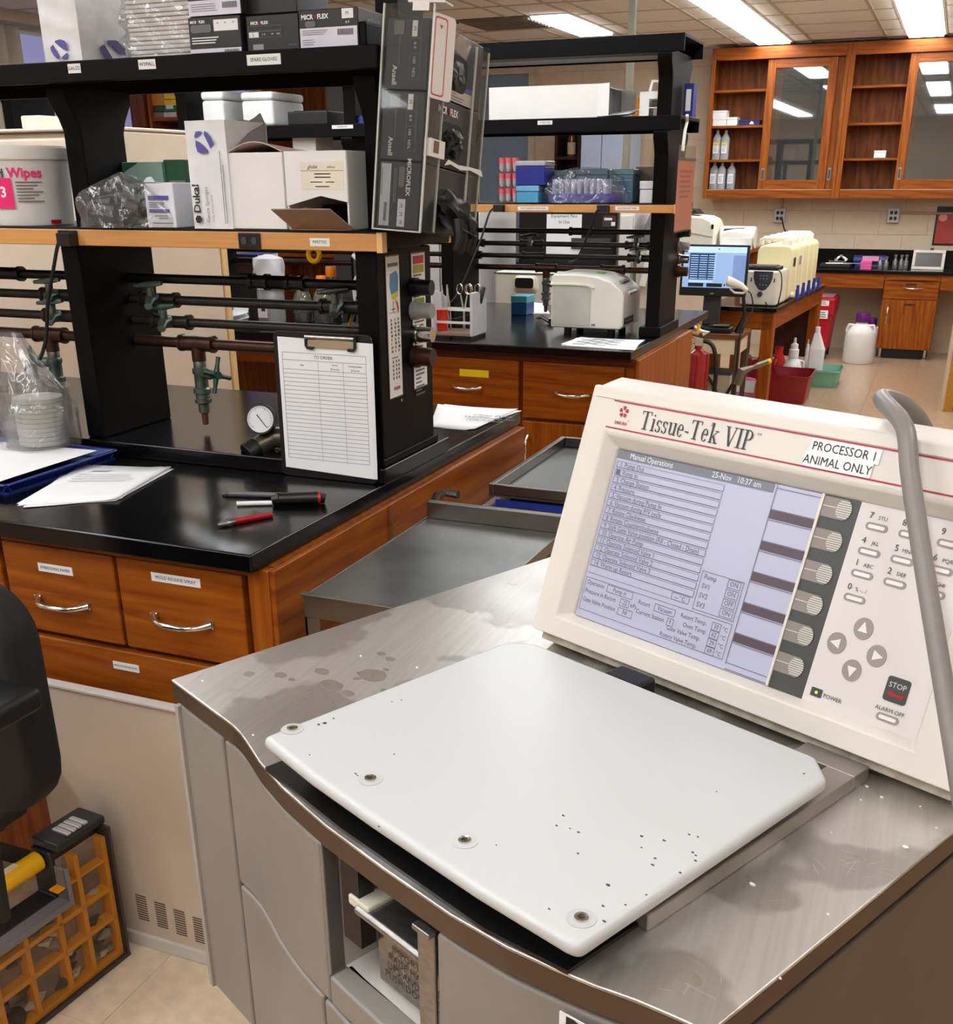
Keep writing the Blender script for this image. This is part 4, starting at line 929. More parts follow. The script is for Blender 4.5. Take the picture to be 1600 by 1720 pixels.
for k, s in enumerate(ops):
    v = yt-k*rh
    rows += [(.003, v-rh+.0007, uw, v-rh+.0015), (uw, v-rh+.0007, uw+.0007, v-.001), (.003, v-rh+.0007, .0037, v-.0006), (.003, v-.0012, uw, v-.0008)]
    txt(s, .0084, FL, .008, v-rh*.5, DK, sc, 'LEFT', z=.0012, sx=.85)
rows += [(.005, yt-rh*2+.002, .0105, yt-rh-.0015), (uw-.028, yt-rh*14.9, uw-.003, yt-rh*14.9+.0006), (uw-.028, yt-rh*14.05, uw-.003, yt-rh*14.05+.0006), (uw-.028, yt-rh*14.9, uw-.0274, yt-rh*14.05), (uw-.0036, yt-rh*14.9, uw-.003, yt-rh*14.05), (.003, yt-rh*14.9, uw-.03, yt-rh*14.9+.0005)]
def rectl(a, b, c, d, t=.0006): return [(a, b, c, b+t), (a, d-t, c, d), (a, b, a+t, d), (c-t, b, c, d)]
bx0 = w*.585; by0 = h*.253; by1 = by0+h*.215
rows += rectl(bx0, by0, sk-.004, by1)
for k, (a, c) in enumerate((('Pump', 'ON'), ('SV1', 'ON'), ('SV2', 'OFF'), ('SV3', 'ON'))):
    v = by1-h*.028-k*h*.052; txt(a, .0082, FL, bx0+.004, v, DK, sc, 'LEFT', z=.0012, sx=.9); rows += rectl(sk-.024, v-.0047, sk-.007, v+.0047); txt(c, .0075, FL, sk-.0155, v, DK, sc, z=.0012, sx=.9)
rows += rectl(.003, h*.045, sk-.004, h*.24)
for s, a, v in (('Operation', .006, .212), ('Pressure in Retort', .006, .160), ('Gate Valve Position', .006, .108), ('Retort', .088, .195), ('Current Station', .088, .142), ('Retort Temp.', .15, .200), ('Oven Temp.', .156, .155), ('Gate Valve Temp.', .136, .11), ('Rotary Valve Temp.', .129, .066)):
    txt(s, .0076, FL, a, v*h, DK, sc, 'LEFT', z=.0012, sx=.86)
for s, a, c, v in (('Pump in', .038, .078, .212), ('-22', .062, .076, .160), ('Fill', .062, .084, .108), ('Vacuum', .112, .142, .195), ('9', .134, .143, .142), ('30', .193, .205, .200), ('62', .193, .205, .155), ('29', .193, .205, .11), ('69', .193, .205, .066)):
    rows += rectl(a, v*h-.0045, c, v*h+.0045); txt(s, .0074, FL, (a+c)/2, v*h, DK, sc, z=.0012, sx=.86)
for v in (.2, .155, .11, .066): txt('°C', .0066, FL, .211, v*h, DK, sc, z=.0012)
txt('kPs', .007, FL, .083, .16*h, DK, sc, z=.0012); txt('-- °C', .0074, FL, uw-.0155, yt-rh*14.5, DK, sc, z=.0012)
lines(FL, rows, DK, sc, 'screen_lines', .001)
rows = [(sk+.001, 0+h*.03, sk+.0018, h)]; br = []
for k in range(6):
    v = h*(.985-k*.166); br.append((sk+.002, v-h*.166+.0005, w, v-h*.166+h*.048)) if k < 5 else rows.append((sk+.002, v-h*.15, w, v-h*.146))
    rows.append((sk+.002, v-.0014, w, v-.0007)); rows.append((sk+.002, v-h*.117, w, v-h*.1135))
lines(FL, rows, DK, sc, 'screen_lines', .001); lines(FL, br, BR, sc, 'softkey_gaps', .0011)
# soft-key strip
MB(FC).box(.3275, .3305, y0, y1+.001, -RD-.006, -RD+.0012).build('divider', CONS, tp)
STR = mat('charcoal_membrane', (66, 68, 66), .4, var=.03)
s0, s1 = .3305, .371
stp = MB(FC).box(s0, s1, y0-.003, y1+.001, -RD-.006, -RD-.001).build('key_strip', STR, tp)
FSr = frame(FC @ V((s0, y0-.003, -RD-.001)), Dv, Uv); sh_ = y1+.004-y0
GK = mat('taupe_key', (142, 134, 126), .45); KW = mat('pale_key_print', (214, 210, 200), .5)
for k, (px, py) in enumerate(((1417, 857), (1403, 911), (1385, 965), (1369, 1017), (1352, 1068), (1335, 1120))):
    u, v = PF(px, py, FSr)
    u = .0245
    b = MB(FSr).box(0, u, v-.0105, v+.0105, 0, .0006); kk = b.build('soft_key', GK, stp)
    MB(FSr).prism([(u+.0088*math.cos(a*math.pi/12), v+.0108*math.sin(a*math.pi/12)) for a in range(24)], .0006, .0011).build('key_disc', GK, stp)
    lr = [(.001, v+.0003, .0155, v+.0012)]
    for j in range(8):
        yy = v-.0085+j*.0023; hw = .0086*math.sqrt(max(.05, 1-((yy-v+.0006)/.0104)**2)); lr.append((u-hw, yy, u+hw, yy+.0012))
    lines(FSr, lr, KW, stp, 'key_hatching', .0014)
# keypad
k0, k1 = s1, .4955
KP = mat('keypad_membrane', (214, 208, 204), .38, var=.015)
kp = MB(FC).box(k0, k1, y0-.003, y1+.001, -RD-.006, -RD-.001).build('keypad', KP, tp)
FK = frame(FC @ V((k0, y0-.003, -RD-.001)), Dv, Uv)
KR = mat('key_ring', (150, 138, 136), .45); KL = mat('key_window', (226, 222, 218), .4)
def pill(u, v, w_=.0235, h_=.0078):
    MB(FK).prism(rrect(w_, h_, h_*.49, 5, u, v), 0, .0008).build('key', KR, kp); MB(FK).prism(rrect(w_*.76, h_*.48, h_*.235, 4, u, v), .0008, .0012).build('key_window', KL, kp)
du = k0
cols = [PF(1472, 886, FK)[0], PF(1502, 981, FK)[0], PF(1566, 1000, FK)[0]]
rws = [PF(1472, 886, FK)[1], PF(1460, 928, FK)[1], PF(1447, 965, FK)[1], PF(1433, 1005, FK)[1]]
for s, l, c, r in (('7', 'STU', 0, 0), ('8', 'VWX', 1, 0), ('9', 'YZ', 2, 0), ('4', 'JKL', 0, 1), ('5', 'MNO', 1, 1), ('6', 'PQR', 2, 1), ('1', 'ABC', 0, 2), ('2', 'DEF', 1, 2), ('3', 'GHI', 2, 2), ('0', '% -., /', 0, 3)):
    u, v = cols[c], rws[r]; pill(u, v); txt(s, .0092, FK, u-.0085, v+.0105, CHAR, kp, z=.0009); txt(l, .0056, FK, u+.004, v+.0095, CHAR, kp, z=.0009)
for (px, py), a in (((1450, 1056), 90), ((1405, 1080), 180), ((1472, 1102), 0), ((1430, 1126), -90)):
    u, v = PF(px, py, FK); MB(FK).prism([(u+.0102*math.cos(k*math.pi/14), v+.0112*math.sin(k*math.pi/14)) for k in range(28)], 0, .0008).build('arrow_key', KR, kp)
    MB(FK).prism([(u+r*math.cos(math.radians(a+d)), v+r*math.sin(math.radians(a+d))) for r, d in ((.0072, 0), (.0062, 125), (.0062, -125))], .0008, .0012).build('arrow', KL, kp)
u, v = PF(1506, 1160, FK); MB(FK).prism(rrect(.0235, .025, .003, 4, u, v), 0, .0008).build('stop_key', DGREY, kp); txt('STOP', .0075, FK, u, v+.004, KW, kp, z=.0012)
MB(FK).prism([(u-.0085, v-.004), (u-.006, v-.0068), (u+.0085, v-.0068), (u+.0085, v-.0028), (u, v-.0042), (u-.005, v-.0024)], .0008, .0012).build('red_smear', RED, kp)
u, v = PF(1490, 1207, FK); pill(u, v); txt('ALARM OFF', .0058, FK, u, v+.0078, CHAR, kp, z=.0009)
u, v = PF(1371, 1163, FK); MB(FK).prism(rrect(.0125, .009, .001, 2, u, v), 0, .0008).build('lamp_window', DGREY, kp); MB(FK).lathe([(.0016, .0008), (.0012, .0018)], (u, v, 0), 10).build('power_lamp', mat('lit_green_led', (150, 230, 60), .3, emit=1.5), kp)
txt('POWER', .006, FK, u+.0185, v-.0005, CHAR, kp, z=.0009)
# paper label low on the front, cut by the picture edge
tg = FM.to_3x3() @ V((.04, fv(.64)-fv(.6), 0)); Fq = frame(FM @ V((.62, fv(.62)+.0028, 0)), tg)
la, lt = PF(941, 1697, Fq); lb = decal(Fq, la, lt-.07, la+.11, lt, PAPER, tp, 'paper_label', .0015)
txt('P', .028, Fq, la+.006, lt-.0125, INK, lb, 'LEFT', z=.002, bold=.05)
# grey hose arching over the console and hanging down in front of it
hu_ = cf(1503, 668, -.05)[0]
hp = [FC @ V((hu_-.004, v, n)) for v, n in ((.2, -.185), (ch-.0, -.18), (ch+.03, -.14), (ch+.041, -.08), (ch+.036, -.03))]
for px, py, n in ((1518, 716, .02), (1527, 790, .032), (1540, 880, .04), (1556, 980, .048), (1574, 1090, .056), (1592, 1200, .064), (1612, 1320, .07), (1640, 1500, .06)):
    u, v = PF(px, py, FC, n); hp.append(FC @ V((u, v, n)))
tag(MB().tube(smooth_path(hp, 5), .0088, 16).build('grey_hose', mat('grey_vinyl_hose', (128, 122, 118), .42, var=.03), None, smooth=True), 'grey hose arching over the console top and hanging in front of its keypad', 'hose')
# ================= THINGS ON AND AROUND THE NEAR BENCH =================
def sheet_stack(name, corners, z, n, label, cat='papers', jit=.006, text=None, group=None, th=.0006):
    """loose sheets lying on each other; corners given as pixels on the surface"""
    c = [P(px, py, z=z) for px, py in corners]
    m = sum(c, V())/len(c); t = thing(name, label, cat, (m.x, m.y, z), group=group); top = None
    for k in range(n):
        a = (R.random()-.5)*(.26 if k < n-1 else 0); d = V(((R.random()-.5)*jit*2, (R.random()-.5)*jit*2, 0)) if k < n-1 else V()
        q = [MX.Rotation(a, 3, 'Z') @ (p-m)+m+d for p in c]
        fn = lambda s, v: tuple((q[0]*(1-s)+q[1]*s)*(1-v)+(q[3]*(1-s)+q[2]*s)*v + V((0, 0, k*th+.0004+.004*abs(2*s-1)**5*(k/n))))
        top = MB().grid(fn, 8, 5).build('sheet', PAPER, t, smooth=True, solid=.0003)
    if text:
        b = MB(); pt = lambda s, v: tuple((c[0]*(1-s)+c[1]*s)*(1-v)+(c[3]*(1-s)+c[2]*s)*v+V((0, 0, n*th+.0018)))
        for (u0, u1_, v0, k, h_) in text:
            for j in range(k):
                v = v0-j*.06; u = u1_-.2*R.random()*(u1_-u0); b.quad(pt(u0, v-h_), pt(u, v-h_), pt(u, v), pt(u0, v))
        b.build('printed_lines', mat('faint_ink', (196, 196, 200), .7), top)
    return t
sheet_stack('loose_papers', [(32, 852), (196, 842), (287, 788), (140, 784)], ZT, 5, 'crumpled pile of printed white papers lying on the near bench top', text=[(.12, .8, .75, 4, .012), (.2, .4, .88, 1, .05)])
t = sheet_stack('lying_papers', [(722, 718), (797, 723), (870, 689), (735, 681)], ZT, 3, 'white handwritten sheets on the near bench behind the rack end')
a = [P(*q, z=ZT+.003) for q in ((722, 718), (797, 723), (735, 681))]
F = frame(a[0]+V((0, 0, .0012)), a[1]-a[0]); F = frame(a[0]+V((0, 0, .0012)), (1, 0, 0), (0, 1, 0))
for k, s in enumerate(('Clean Every', 'Wednesday w/', '10% bleach')): txt(s, .024, F, .10, .185-k*.032, GREYINK, t, shear=.25, bold=.01)
# blue tray with a tub in a bag and white sheets
def tray():
    c = [P(-60, 800, z=ZT), P(120, 762, z=ZT), P(188, 722, z=ZT), P(60, 705, z=ZT)]
    z1 = ZT+.022
    x0, x1 = -2.3, P(184, 730, z=z1).x; y0, y1 = 1.6, 1.93
    k_ = (1.93-.01)/P(184, 730, z=z1).y; x1 = x1*k_
    t = thing('blue_tray', 'blue plastic tray under the bagged tub, cut by the picture edge', 'tray', ((x0+x1)/2, (y0+y1)/2, ZT))
    TB = mat('navy_blue_tray', (24, 44, 118), .35)
    MB().box(x0, x1, y0, y1, ZT, ZT+.004).build('tray_floor', TB, t)
    b = MB(); w = .016
    pr = lambda a, c: [(a, ZT+.004), (a+(c-a)*.3, ZT+.004), (c, z1-.003), (c+(c-a)*.5, z1-.003), (c+(c-a)*.5, z1), (c-(c-a)*.1, z1)]
    b.prism(pr(x1-w, x1), y0, y1, axis=1); b.prism(pr(x0+w, x0), y0, y1, axis=1); b.prism(pr(y0+w, y0), x0, x1, axis=0); b.prism(pr(y1-w, y1), x0, x1, axis=0)
    b.build('tray_rim', TB, t, bevel=.0015)
    return t, x0, x1, y0, y1
t, tx0, tx1, ty0, ty1 = tray()
q = [P(px, py, z=ZT+.02) for px, py in ((-70, 790), (70, 752), (152, 735), (30, 715))]
zt_ = ZT+.0235
m_ = MB().grid(lambda s, v: (tx0+.02+(tx1-tx0-.045)*s, ty0-.03+(ty1-ty0-.03+.03*s)*v, zt_+.001-.010*max(0, .15-v)), 6, 6).build('white_sheet', PAPER, None, solid=.0006)
tag(m_, 'white sheet of paper lying in the blue tray under the tub', 'papers')
a = P(66, 718, z=zt_); R0 = .052; tc = (a.x*.93, a.y*.93, zt_+.0018)
tb = thing('wrap_tub', 'clear tub of stacked white discs in a tall plastic bag on the tray', 'tub', tc)
zl = P(64, 655, y=tc[1]).z-tc[2]
w = P(112, 690, y=tc[1]).x-P(22, 690, y=tc[1]).x; R0 = w/2
MB().lathe([(R0*.96, 0), (R0*.98, zl), (R0*1.02, zl), (R0*1.02, zl+.006), (R0*.93, zl+.006), (R0*.93, zl), (R0*.9, .004)], tc, 28).build('tub_body', film('cloudy_tub', (244, 244, 242), .03, .06, .15, fm=.2), tb, smooth=True)
DISC = mat('stacked_white_disc', (232, 230, 222), .6)
for k in range(10):
    r_ = R0*.68; MB().lathe([(r_, 0), (r_, zl*.075)], (tc[0]+R0*.12+(R.random()-.5)*.002, tc[1], tc[2]+.005+k*zl*.085), 24).build('disc', DISC, tb, smooth=True)
bg = MB()
def bagf(s, v):
    an = 2*math.pi*s; top = max(0, v-.35)/.65
    rx = R0*1.16-(R0*.75)*top; ry = R0*1.12-(R0*1.0)*top**.7
    k = 1+.05*math.sin(an*5+v*6)+.04*math.sin(an*9-v*9)
    return (tc[0]-top*.045+rx*k*math.cos(an), tc[1]+ry*k*math.sin(an), tc[2]+.001+v*P(45, 560, y=tc[1]).z*v**0-(tc[2]+.001)*v)
bg.grid(bagf, 36, 12).build('plastic_bag', BAGM, tb, smooth=True)
# clipboard leaning on the rack
BF_o = V((P(478, 800, y=1.945).x-.004, 1.945, ZT+.001)); upd = V((0, .012, 1)).normalized(); ux = V((1, 0, 0))
FB = frame(BF_o, ux, upd)
cl = thing('clipboard', 'clipboard with a ruled order form leaning against the rack end', 'clipboard', BF_o)
ul_, vt_ = PF(471, 562, FB); ur_, vr_ = PF(632, 578, FB); ub_, vb_ = PF(476, 783, FB); urb, vrb = PF(619, 804, FB)
BW, BH = (urb+ur_-ub_-ul_)/2+.016, (vt_+vr_)/2+.012
MB(FB).prism(rrect(BW, BH, .012, 3, BW/2-.002, BH/2), -.005, -.001).build('board', mat('black_clipboard', (20, 20, 24), .3), cl, bevel=.001)
xl_, xr_ = (ub_+ul_)/2, (urb+ur_)/2
for k, (du, dv) in enumerate(((.006, .004), (.003, .002), (0, 0))):
    s_ = MB(FB).prism([(xl_+du*.3, vb_), (xr_+du, vrb), (xr_+du, vr_), (xl_, vt_-.004)], -.001+k*.0009, -.0002+k*.0009).build('sheet', PAPER, cl)
FQ = frame(FB @ V((xl_, (vb_+vrb)/2, .0017)), ux, upd); sw, shh = xr_-xl_, (vt_+vr_)/2-(vb_+vrb)/2-.004
L0, L1, T0_, B0_ = sw*.045, sw*.955, shh*.905, shh*.095
rows = []
nl = 22; hd1, hd2 = T0_-shh*.055, T0_-shh*.125
for v in [T0_, hd1, hd2]+[hd2-(hd2-B0_)*k/nl for k in range(1, nl+1)]: rows.append((L0, v-.0004, L1, v+.0004))
for u in (L0, L1): rows.append((u-.0004, B0_, u+.0004, T0_))
for u in (L0+(L1-L0)*.43, L0+(L1-L0)*.73): rows.append((u-.0003, B0_, u+.0003, hd1))
lines(FQ, rows, GREYINK, s_, 'ruled_lines', .0005)
txt('TO ORDER:', shh*.032, FQ, sw*.5, (T0_+hd1)/2, INK, s_, z=.0006)
for s, u, v in (('Item', .26, .5), ('Vendor', .62, .32), ('(If known)', .62, .75), ('Catalog number', .84, .32), ('(If known)', .84, .75)): txt(s, shh*.02, FQ, sw*u, hd1-(hd1-hd2)*v, INK, s_, z=.0006, sx=.9)
cu_, cv_ = PF(556, 567, FB); cwid = PF(594, 570, FB)[0]-PF(512, 565, FB)[0]
b = MB(FB).tube([(cu_-cwid/2, cv_, .006), (cu_+cwid/2, cv_, .006)], .0055, 12).box(cu_-cwid*.46, cu_+cwid*.46, cv_-.022, cv_-.002, .002, .004)
b.build('clip', CHROME, cl, smooth=True)
for s in (-1, 1):
    u = cu_+s*cwid*.5; MB(FB).tube([(u, cv_+.003, .005), (u, cv_-.018, .006), (u-s*.003, cv_-.022, .006), (u-s*.016, cv_-.0225, .006)], .0032, 8).build('clip_tip', BLACK, cl, smooth=True)
# yellow pencil standing behind the clipboard, in the pipe fitting
p0, p1 = P(601, 500, y=2.14), P(584, 556, y=2.16)
tag(MB().cyl(p0, p1, .0042, n=6).cyl(p0+(p0-p1).normalized()*-.001, p0+(p0-p1).normalized()*.012, .0046, .003, m=1).build('pencil', [mat('mustard_yellow', (196, 142, 24), .5), BLACK], None), 'yellow pencil stuck upright among the pipes above the clipboard', 'pencil')
# pressure gauge with regulator
yg = 2.03
g = P(437, 704, y=yg-.04)
rg = thing('pressure_regulator', 'pressure gauge and brass regulator beside the clipboard', 'gauge', (g.x+.05, yg, ZT+.034))
dg = (V((0, 0, H))-g).normalized(); dgd = (dg+V((-.25, 0, .0))).normalized(); ux_ = V((0, 0, 1)).cross(dgd).normalized(); FGg = frame(g, ux_, dgd.cross(ux_))
gr_ = .033
MB(FGg).lathe([(gr_*.9, -.03), (gr_, -.026), (gr_, .004), (gr_*.9, .004), (gr_*.88, 0)], (0, 0, 0), 28).build('gauge_case', BLACK, rg, smooth=True)
dl = MB(FGg).lathe([(gr_*.88, .0005), (gr_*.88, .001)], (0, 0, 0), 28).build('dial', PAPER, rg)
rows = []; b = MB(FGg)
for k in range(26):
    a = math.radians(225-k*10.8); r0, r1_ = gr_*(.66 if k % 5 == 0 else .72), gr_*.8; c, s = math.cos(a), math.sin(a); w_ = .0005
    b.quad((r0*c-w_*s, r0*s+w_*c, .0014), (r0*c+w_*s, r0*s-w_*c, .0014), (r1_*c+w_*s, r1_*s-w_*c, .0014), (r1_*c-w_*s, r1_*s+w_*c, .0014))
b.build('dial_marks', INK, dl)
a = math.radians(-52); MB(FGg).tube([(-.012*math.cos(a), -.012*math.sin(a), .0018), (.024*math.cos(a), .024*math.sin(a), .0018)], [.0012, .0006], 6).build('needle', INK, dl)
gc = P(458, 735, y=yg); gk = P(432, 752, y=yg-.035)
MB().tube([g+(-dgd)*.03, g+(-dgd)*.05, gc+V((0, 0, .02))], .009, 10).tube([gc+V((.05, .02, .0)), gc, gk], [.022, .026, .022], 14).tube([gc+V((.05, .02, 0)), gc+V((.075, .03, 0)), V((gc.x+.08, 2.1, ZT+.05))], .012, 10).cyl(gc, (gc.x+.01, gc.y, ZT+.034), .012).build('regulator_body', mat('aged_brass_grey', (112, 104, 88), .35, .7, var=.2), rg, smooth=True)
dk_ = (gk-gc).normalized()
kn = MB().cyl(gk, gk+dk_*.03, .027, .025, n=10).build('regulator_knob', BLACK, rg, bevel=.003)
nz_ = P(452, 772, y=yg-.0); MB().cyl(gc+V((.02, 0, -.02)), nz_, .008).cyl(nz_, nz_+V((-.016, -.01, .003)), .009, .007).build('outlet_nozzle', mat('bright_brass', (176, 160, 120), .3, .9), rg, smooth=True)
# tools on the bench top
def rod(name, label, cat, a, b_, segs, z=ZT, group=None):
    """a tool lying along pixels a-b: segs = (t0,t1,r0,r1,material,part)"""
    A, B = P(*a, z=z), P(*b_, z=z); t = thing(name, label, cat, ((A.x+B.x)/2, (A.y+B.y)/2, z), group=group)
    for t0, t1, r0, r1_, m, nm in segs:
        rr = max(r0, r1_); p, q = A.lerp(B, t0)+V((0, 0, r0+.0003)), A.lerp(B, t1)+V((0, 0, r1_+.0003))
        MB().cyl(p, q, r0, r1_, n=14).build(nm, m, t, smooth=True)
    return t, A, B
rod('marker_pen', 'slim grey marker pen lying on the near bench behind the screwdriver', 'pen', (373, 833), (521, 838), [(0, .08, .002, .005, DGREY, 'tip'), (.08, .62, .005, .0052, mat('smoke_grey_barrel', (96, 94, 96), .3), 'barrel'), (.62, 1, .0056, .0054, DGREY, 'cap')])
t, A, B = rod('screwdriver', 'short black-handled tool with a white shaft on the near bench', 'screwdriver', (398, 850), (547, 846), [(0, .4, .0045, .0045, WHITE, 'shaft'), (.4, .48, .009, .012, BLACK, 'collar'), (.48, .92, .012, .0125, BLACK, 'handle'), (.92, .95, .0126, .0126, RED, 'red_ring'), (.95, 1, .0122, .010, BLACK, 'end_cap')])
t, A, B = rod('wire_cutters', 'small pliers with a red handle lying on the near bench edge', 'pliers', (366, 886), (457, 868), [(.3, 1, .0055, .0045, RED, 'red_handle')])
d = (B-A).normalized(); n = V((-d.y, d.x, 0))
b = MB()
for s in (-1, 1): b.tube([A+n*s*.001+V((0, 0, .005)), A+d*.012+n*s*.006+V((0, 0, .006)), A+d*.03+n*s*.003+V((0, 0, .006)), A+(B-A)*.34+V((0, 0, .006))], [.0015, .004, .005, .004], 8)
b.cyl(A+d*.022+V((0, 0, .001)), A+d*.022+V((0, 0, .012)), .006).build('jaws', STEEL, t, smooth=True)
# ---------------- on the wood shelf ----------------
ZS = W1+.0045; yS = 1.963
def carton(name, pl, pr, pt, y, d, z, m, label, cat='box', group=None, lid=False, top_py=None, yaw=0):
    a, c = P(pl, pt, y=y), P(pr, pt, y=y); h = (a.z+c.z)/2-z
    t = thing(name, label, cat, ((a.x+c.x)/2, y+d/2, z), group=group)
    MB().box(a.x, c.x, y, y+d, z, z+h).build('carton', m, t, bevel=.0025)
    F = frame((a.x, y-.0004, z)); return t, F, c.x-a.x, h
def flaps(F, w, h, d, m, t):
    """closed top flaps with a seam of clear tape"""
    b = MB(F).box(.001, w-.001, h, h+.0012, -d*.49, -.001).box(.001, w-.001, h, h+.0012, -d+.001, -d*.51)
    b.build('top_flap', m, t); MB(F).box(w*.5-.02, w*.5+.02, h+.0012, h+.0016, -d, 0).build('packing_tape', mat('pale_tape', (222, 212, 190), .25), t)
# tub of wipes
yc = yS+.1; xc = P(46, 310, y=yc).x; rw = (P(104, 330, y=yc).x-P(-8, 330, y=yc).x)/2
zt = P(46, 246, y=yc).z-ZS
t = thing('wipes_tub', 'white tub of wipes with pink lettering on the wood-edged shelf', 'tub', (xc, yc, ZS))
MB().lathe([(rw*.9, 0), (rw*.92, .006), (rw*.98, zt*.8), (rw*1.0, zt*.82), (rw*1.0, zt*.85)], (xc, yc, ZS), 32).build('tub_body', mat('translucent_white_tub', (226, 224, 222), .4), t, smooth=True)
MB().lathe([(rw*1.05, zt*.83), (rw*1.07, zt*.86), (rw*1.06, zt*.97), (rw*1.0, zt), (rw*.9, zt*.985)], (xc, yc, ZS), 32).build('tub_lid', OFFW, t, smooth=True)
def wrap(a0, a1, z0, z1, r, m, nm, n=10):
    b = MB(); b.grid(lambda s, v: (xc+r*math.cos(math.radians(a0+(a1-a0)*s)), yc+r*math.sin(math.radians(a0+(a1-a0)*s)), ZS+z0+(z1-z0)*v), n, 1); return b.build(nm, m, t, smooth=True)
def wrapt(s, size, a, z, m, r):
    me = MB(); k = (s, 'LEFT', 0., .03)
    o = txt(s, size, frame((0, 0, 0), (1, 0, 0), (0, 1, 0)), 0, 0, m, t, 'LEFT', bold=.03); bi = BASE[t.name]
    for v in o.data.vertices:
        w_ = bi @ v.co; an = math.radians(a)+w_.x/r; v.co = bi.inverted() @ V((xc+r*math.cos(an), yc+r*math.sin(an), ZS+z+w_.y))
rl = rw*.985
wrap(268, 294, zt*.22, zt*.6, rl, PINK, 'pink_panel')
wrapt('Cavi', .026, 258, zt*.66, CHAR, rl*1.002); wrapt('Wipes', .028, 290, zt*.66, PINK, rl*1.002)
wrapt('3', .03, 277, zt*.42, TAPE, rl*1.004)
for k in range(7): wrap(299, 332-6*(k % 3), zt*(.54-k*.04), zt*(.555-k*.04), rl, mat('soft_ink'), 'printed_line', 5)
wrap(338, 354, zt*.0+.003, zt*.05+.003, rw*.94, RED, 'red_tab')
# bag of dark items
def lumpy_bag(name, px0, px1, pyt, y, d, z, m, label, inner, cat='bag', seedk=0, peak=.35, film_m=None):
    a, c = P(px0, pyt, y=y), P(px1, pyt, y=y); x0, x1, h = a.x, c.x, a.z-z
    t = thing(name, label, cat, ((x0+x1)/2, y+d/2, z))
    cx_, cy_ = (x0+x1)/2, y+d/2; rr = random.Random(seedk)
    ph = [rr.random()*6 for _ in range(8)]
    def f(s, v):
        an = 2*math.pi*s; e = v*math.pi/2
        k = 1+.08*math.sin(3*an+ph[0]+v*3)+.06*math.sin(7*an+ph[1]-5*v)+.05*math.sin(11*an+ph[2]+8*v)+.03*math.sin(17*an+ph[3])
        rx, ry = (x1-x0)/2*abs(math.cos(e))**.5*k, d/2*abs(math.cos(e))**.5*k
        zz = z+.001+h*math.sin(e)*(1+.12*math.sin(2*an+ph[4])*v)
        return (cx_+rx*math.cos(an)+(peak-.5)*.0*v, cy_+ry*math.sin(an), zz)
    for nm, mm, bm in inner(cx_, cy_, x0, x1, h, d): bm.build(nm, mm, t, smooth=True)
    MB().grid(f, 56, 16).build('plastic_film', film_m or m, t, smooth=True)
    return t
def dark_in(cx_, cy_, x0, x1, h, d):
    out = []
    for k in range(10):
        a = (x0+x1)/2+(R.random()-.5)*(x1-x0)*.55; q = cy_+(R.random()-.5)*d*.3; zz = ZS+.022+R.random()*h*.4
        out.append(('black_cap', BLACK, MB().cyl((a-.03, q, zz), (a+.03, q+.02*(R.random()-.5), zz+.02*(R.random()-.5)), .018, .02, n=12)))
    return out
lumpy_bag('bag_of_caps', 101, 243, 300, yS-.045, .115, ZS, BAGM, 'crinkled clear plastic bag of black parts on the wood-edged shelf', dark_in, seedk=3)
# green tissue boxes behind
t, F, w, h = carton('tissue_box', 200, 271, 272, yS+.19, .1, ZS, mat('pale_green_card', (140, 172, 154), .5), 'pale green tissue box behind the clear bag')
txt('KIMTECH', .022, F, w*.55, h*.15+.05, INK, t, bold=.02); MB(F).prism([(0, h*.8), (w*.45, h*.99), (0, h*.99)], 0, .0006).build('dark_green_corner', mat('dark_green_card', (24, 84, 54), .5), t)
t, F, w, h = carton('tissue_box', 273, 309, 268, yS+.2, .1, ZS, MATS['dark_green_card'], 'dark green tissue box beside the pale green one')
decal(F, w*.2, h*.1, w*.95, h*.68, mat('grey_green_label', (118, 130, 120), .5), t, 'label')
# small white box with blue bars
t, F, w, h = carton('swab_box', 240, 289, 307, yS+.005, .1, ZS, mat('cool_white_card', (222, 224, 230), .5), 'small white box with two blue bars, open top, on the wood-edged shelf')
lines(F, [(w*.12, h*.62, w*.82, h*.72), (w*.12, h*.34, w*.82, h*.42)], PURPLE, t, 'blue_bar'); lines(F, para(w*.14, w*.75, h*.57, 3, h*.045, h*.018)+para(w*.3, w*.8, h*.28, 2, h*.05, h*.018)+para(w*.2, w*.9, h*.12, 1, .01, h*.02), GREYINK, t)
MB(F).box(0, w*.6, h, h+.001, -.05, 0).prism([(0, h), (w*.45, h), (w*.3, h+.012), (.01, h+.01)], -.001, 0).build('top_flap', MATS['cool_white_card'], t)
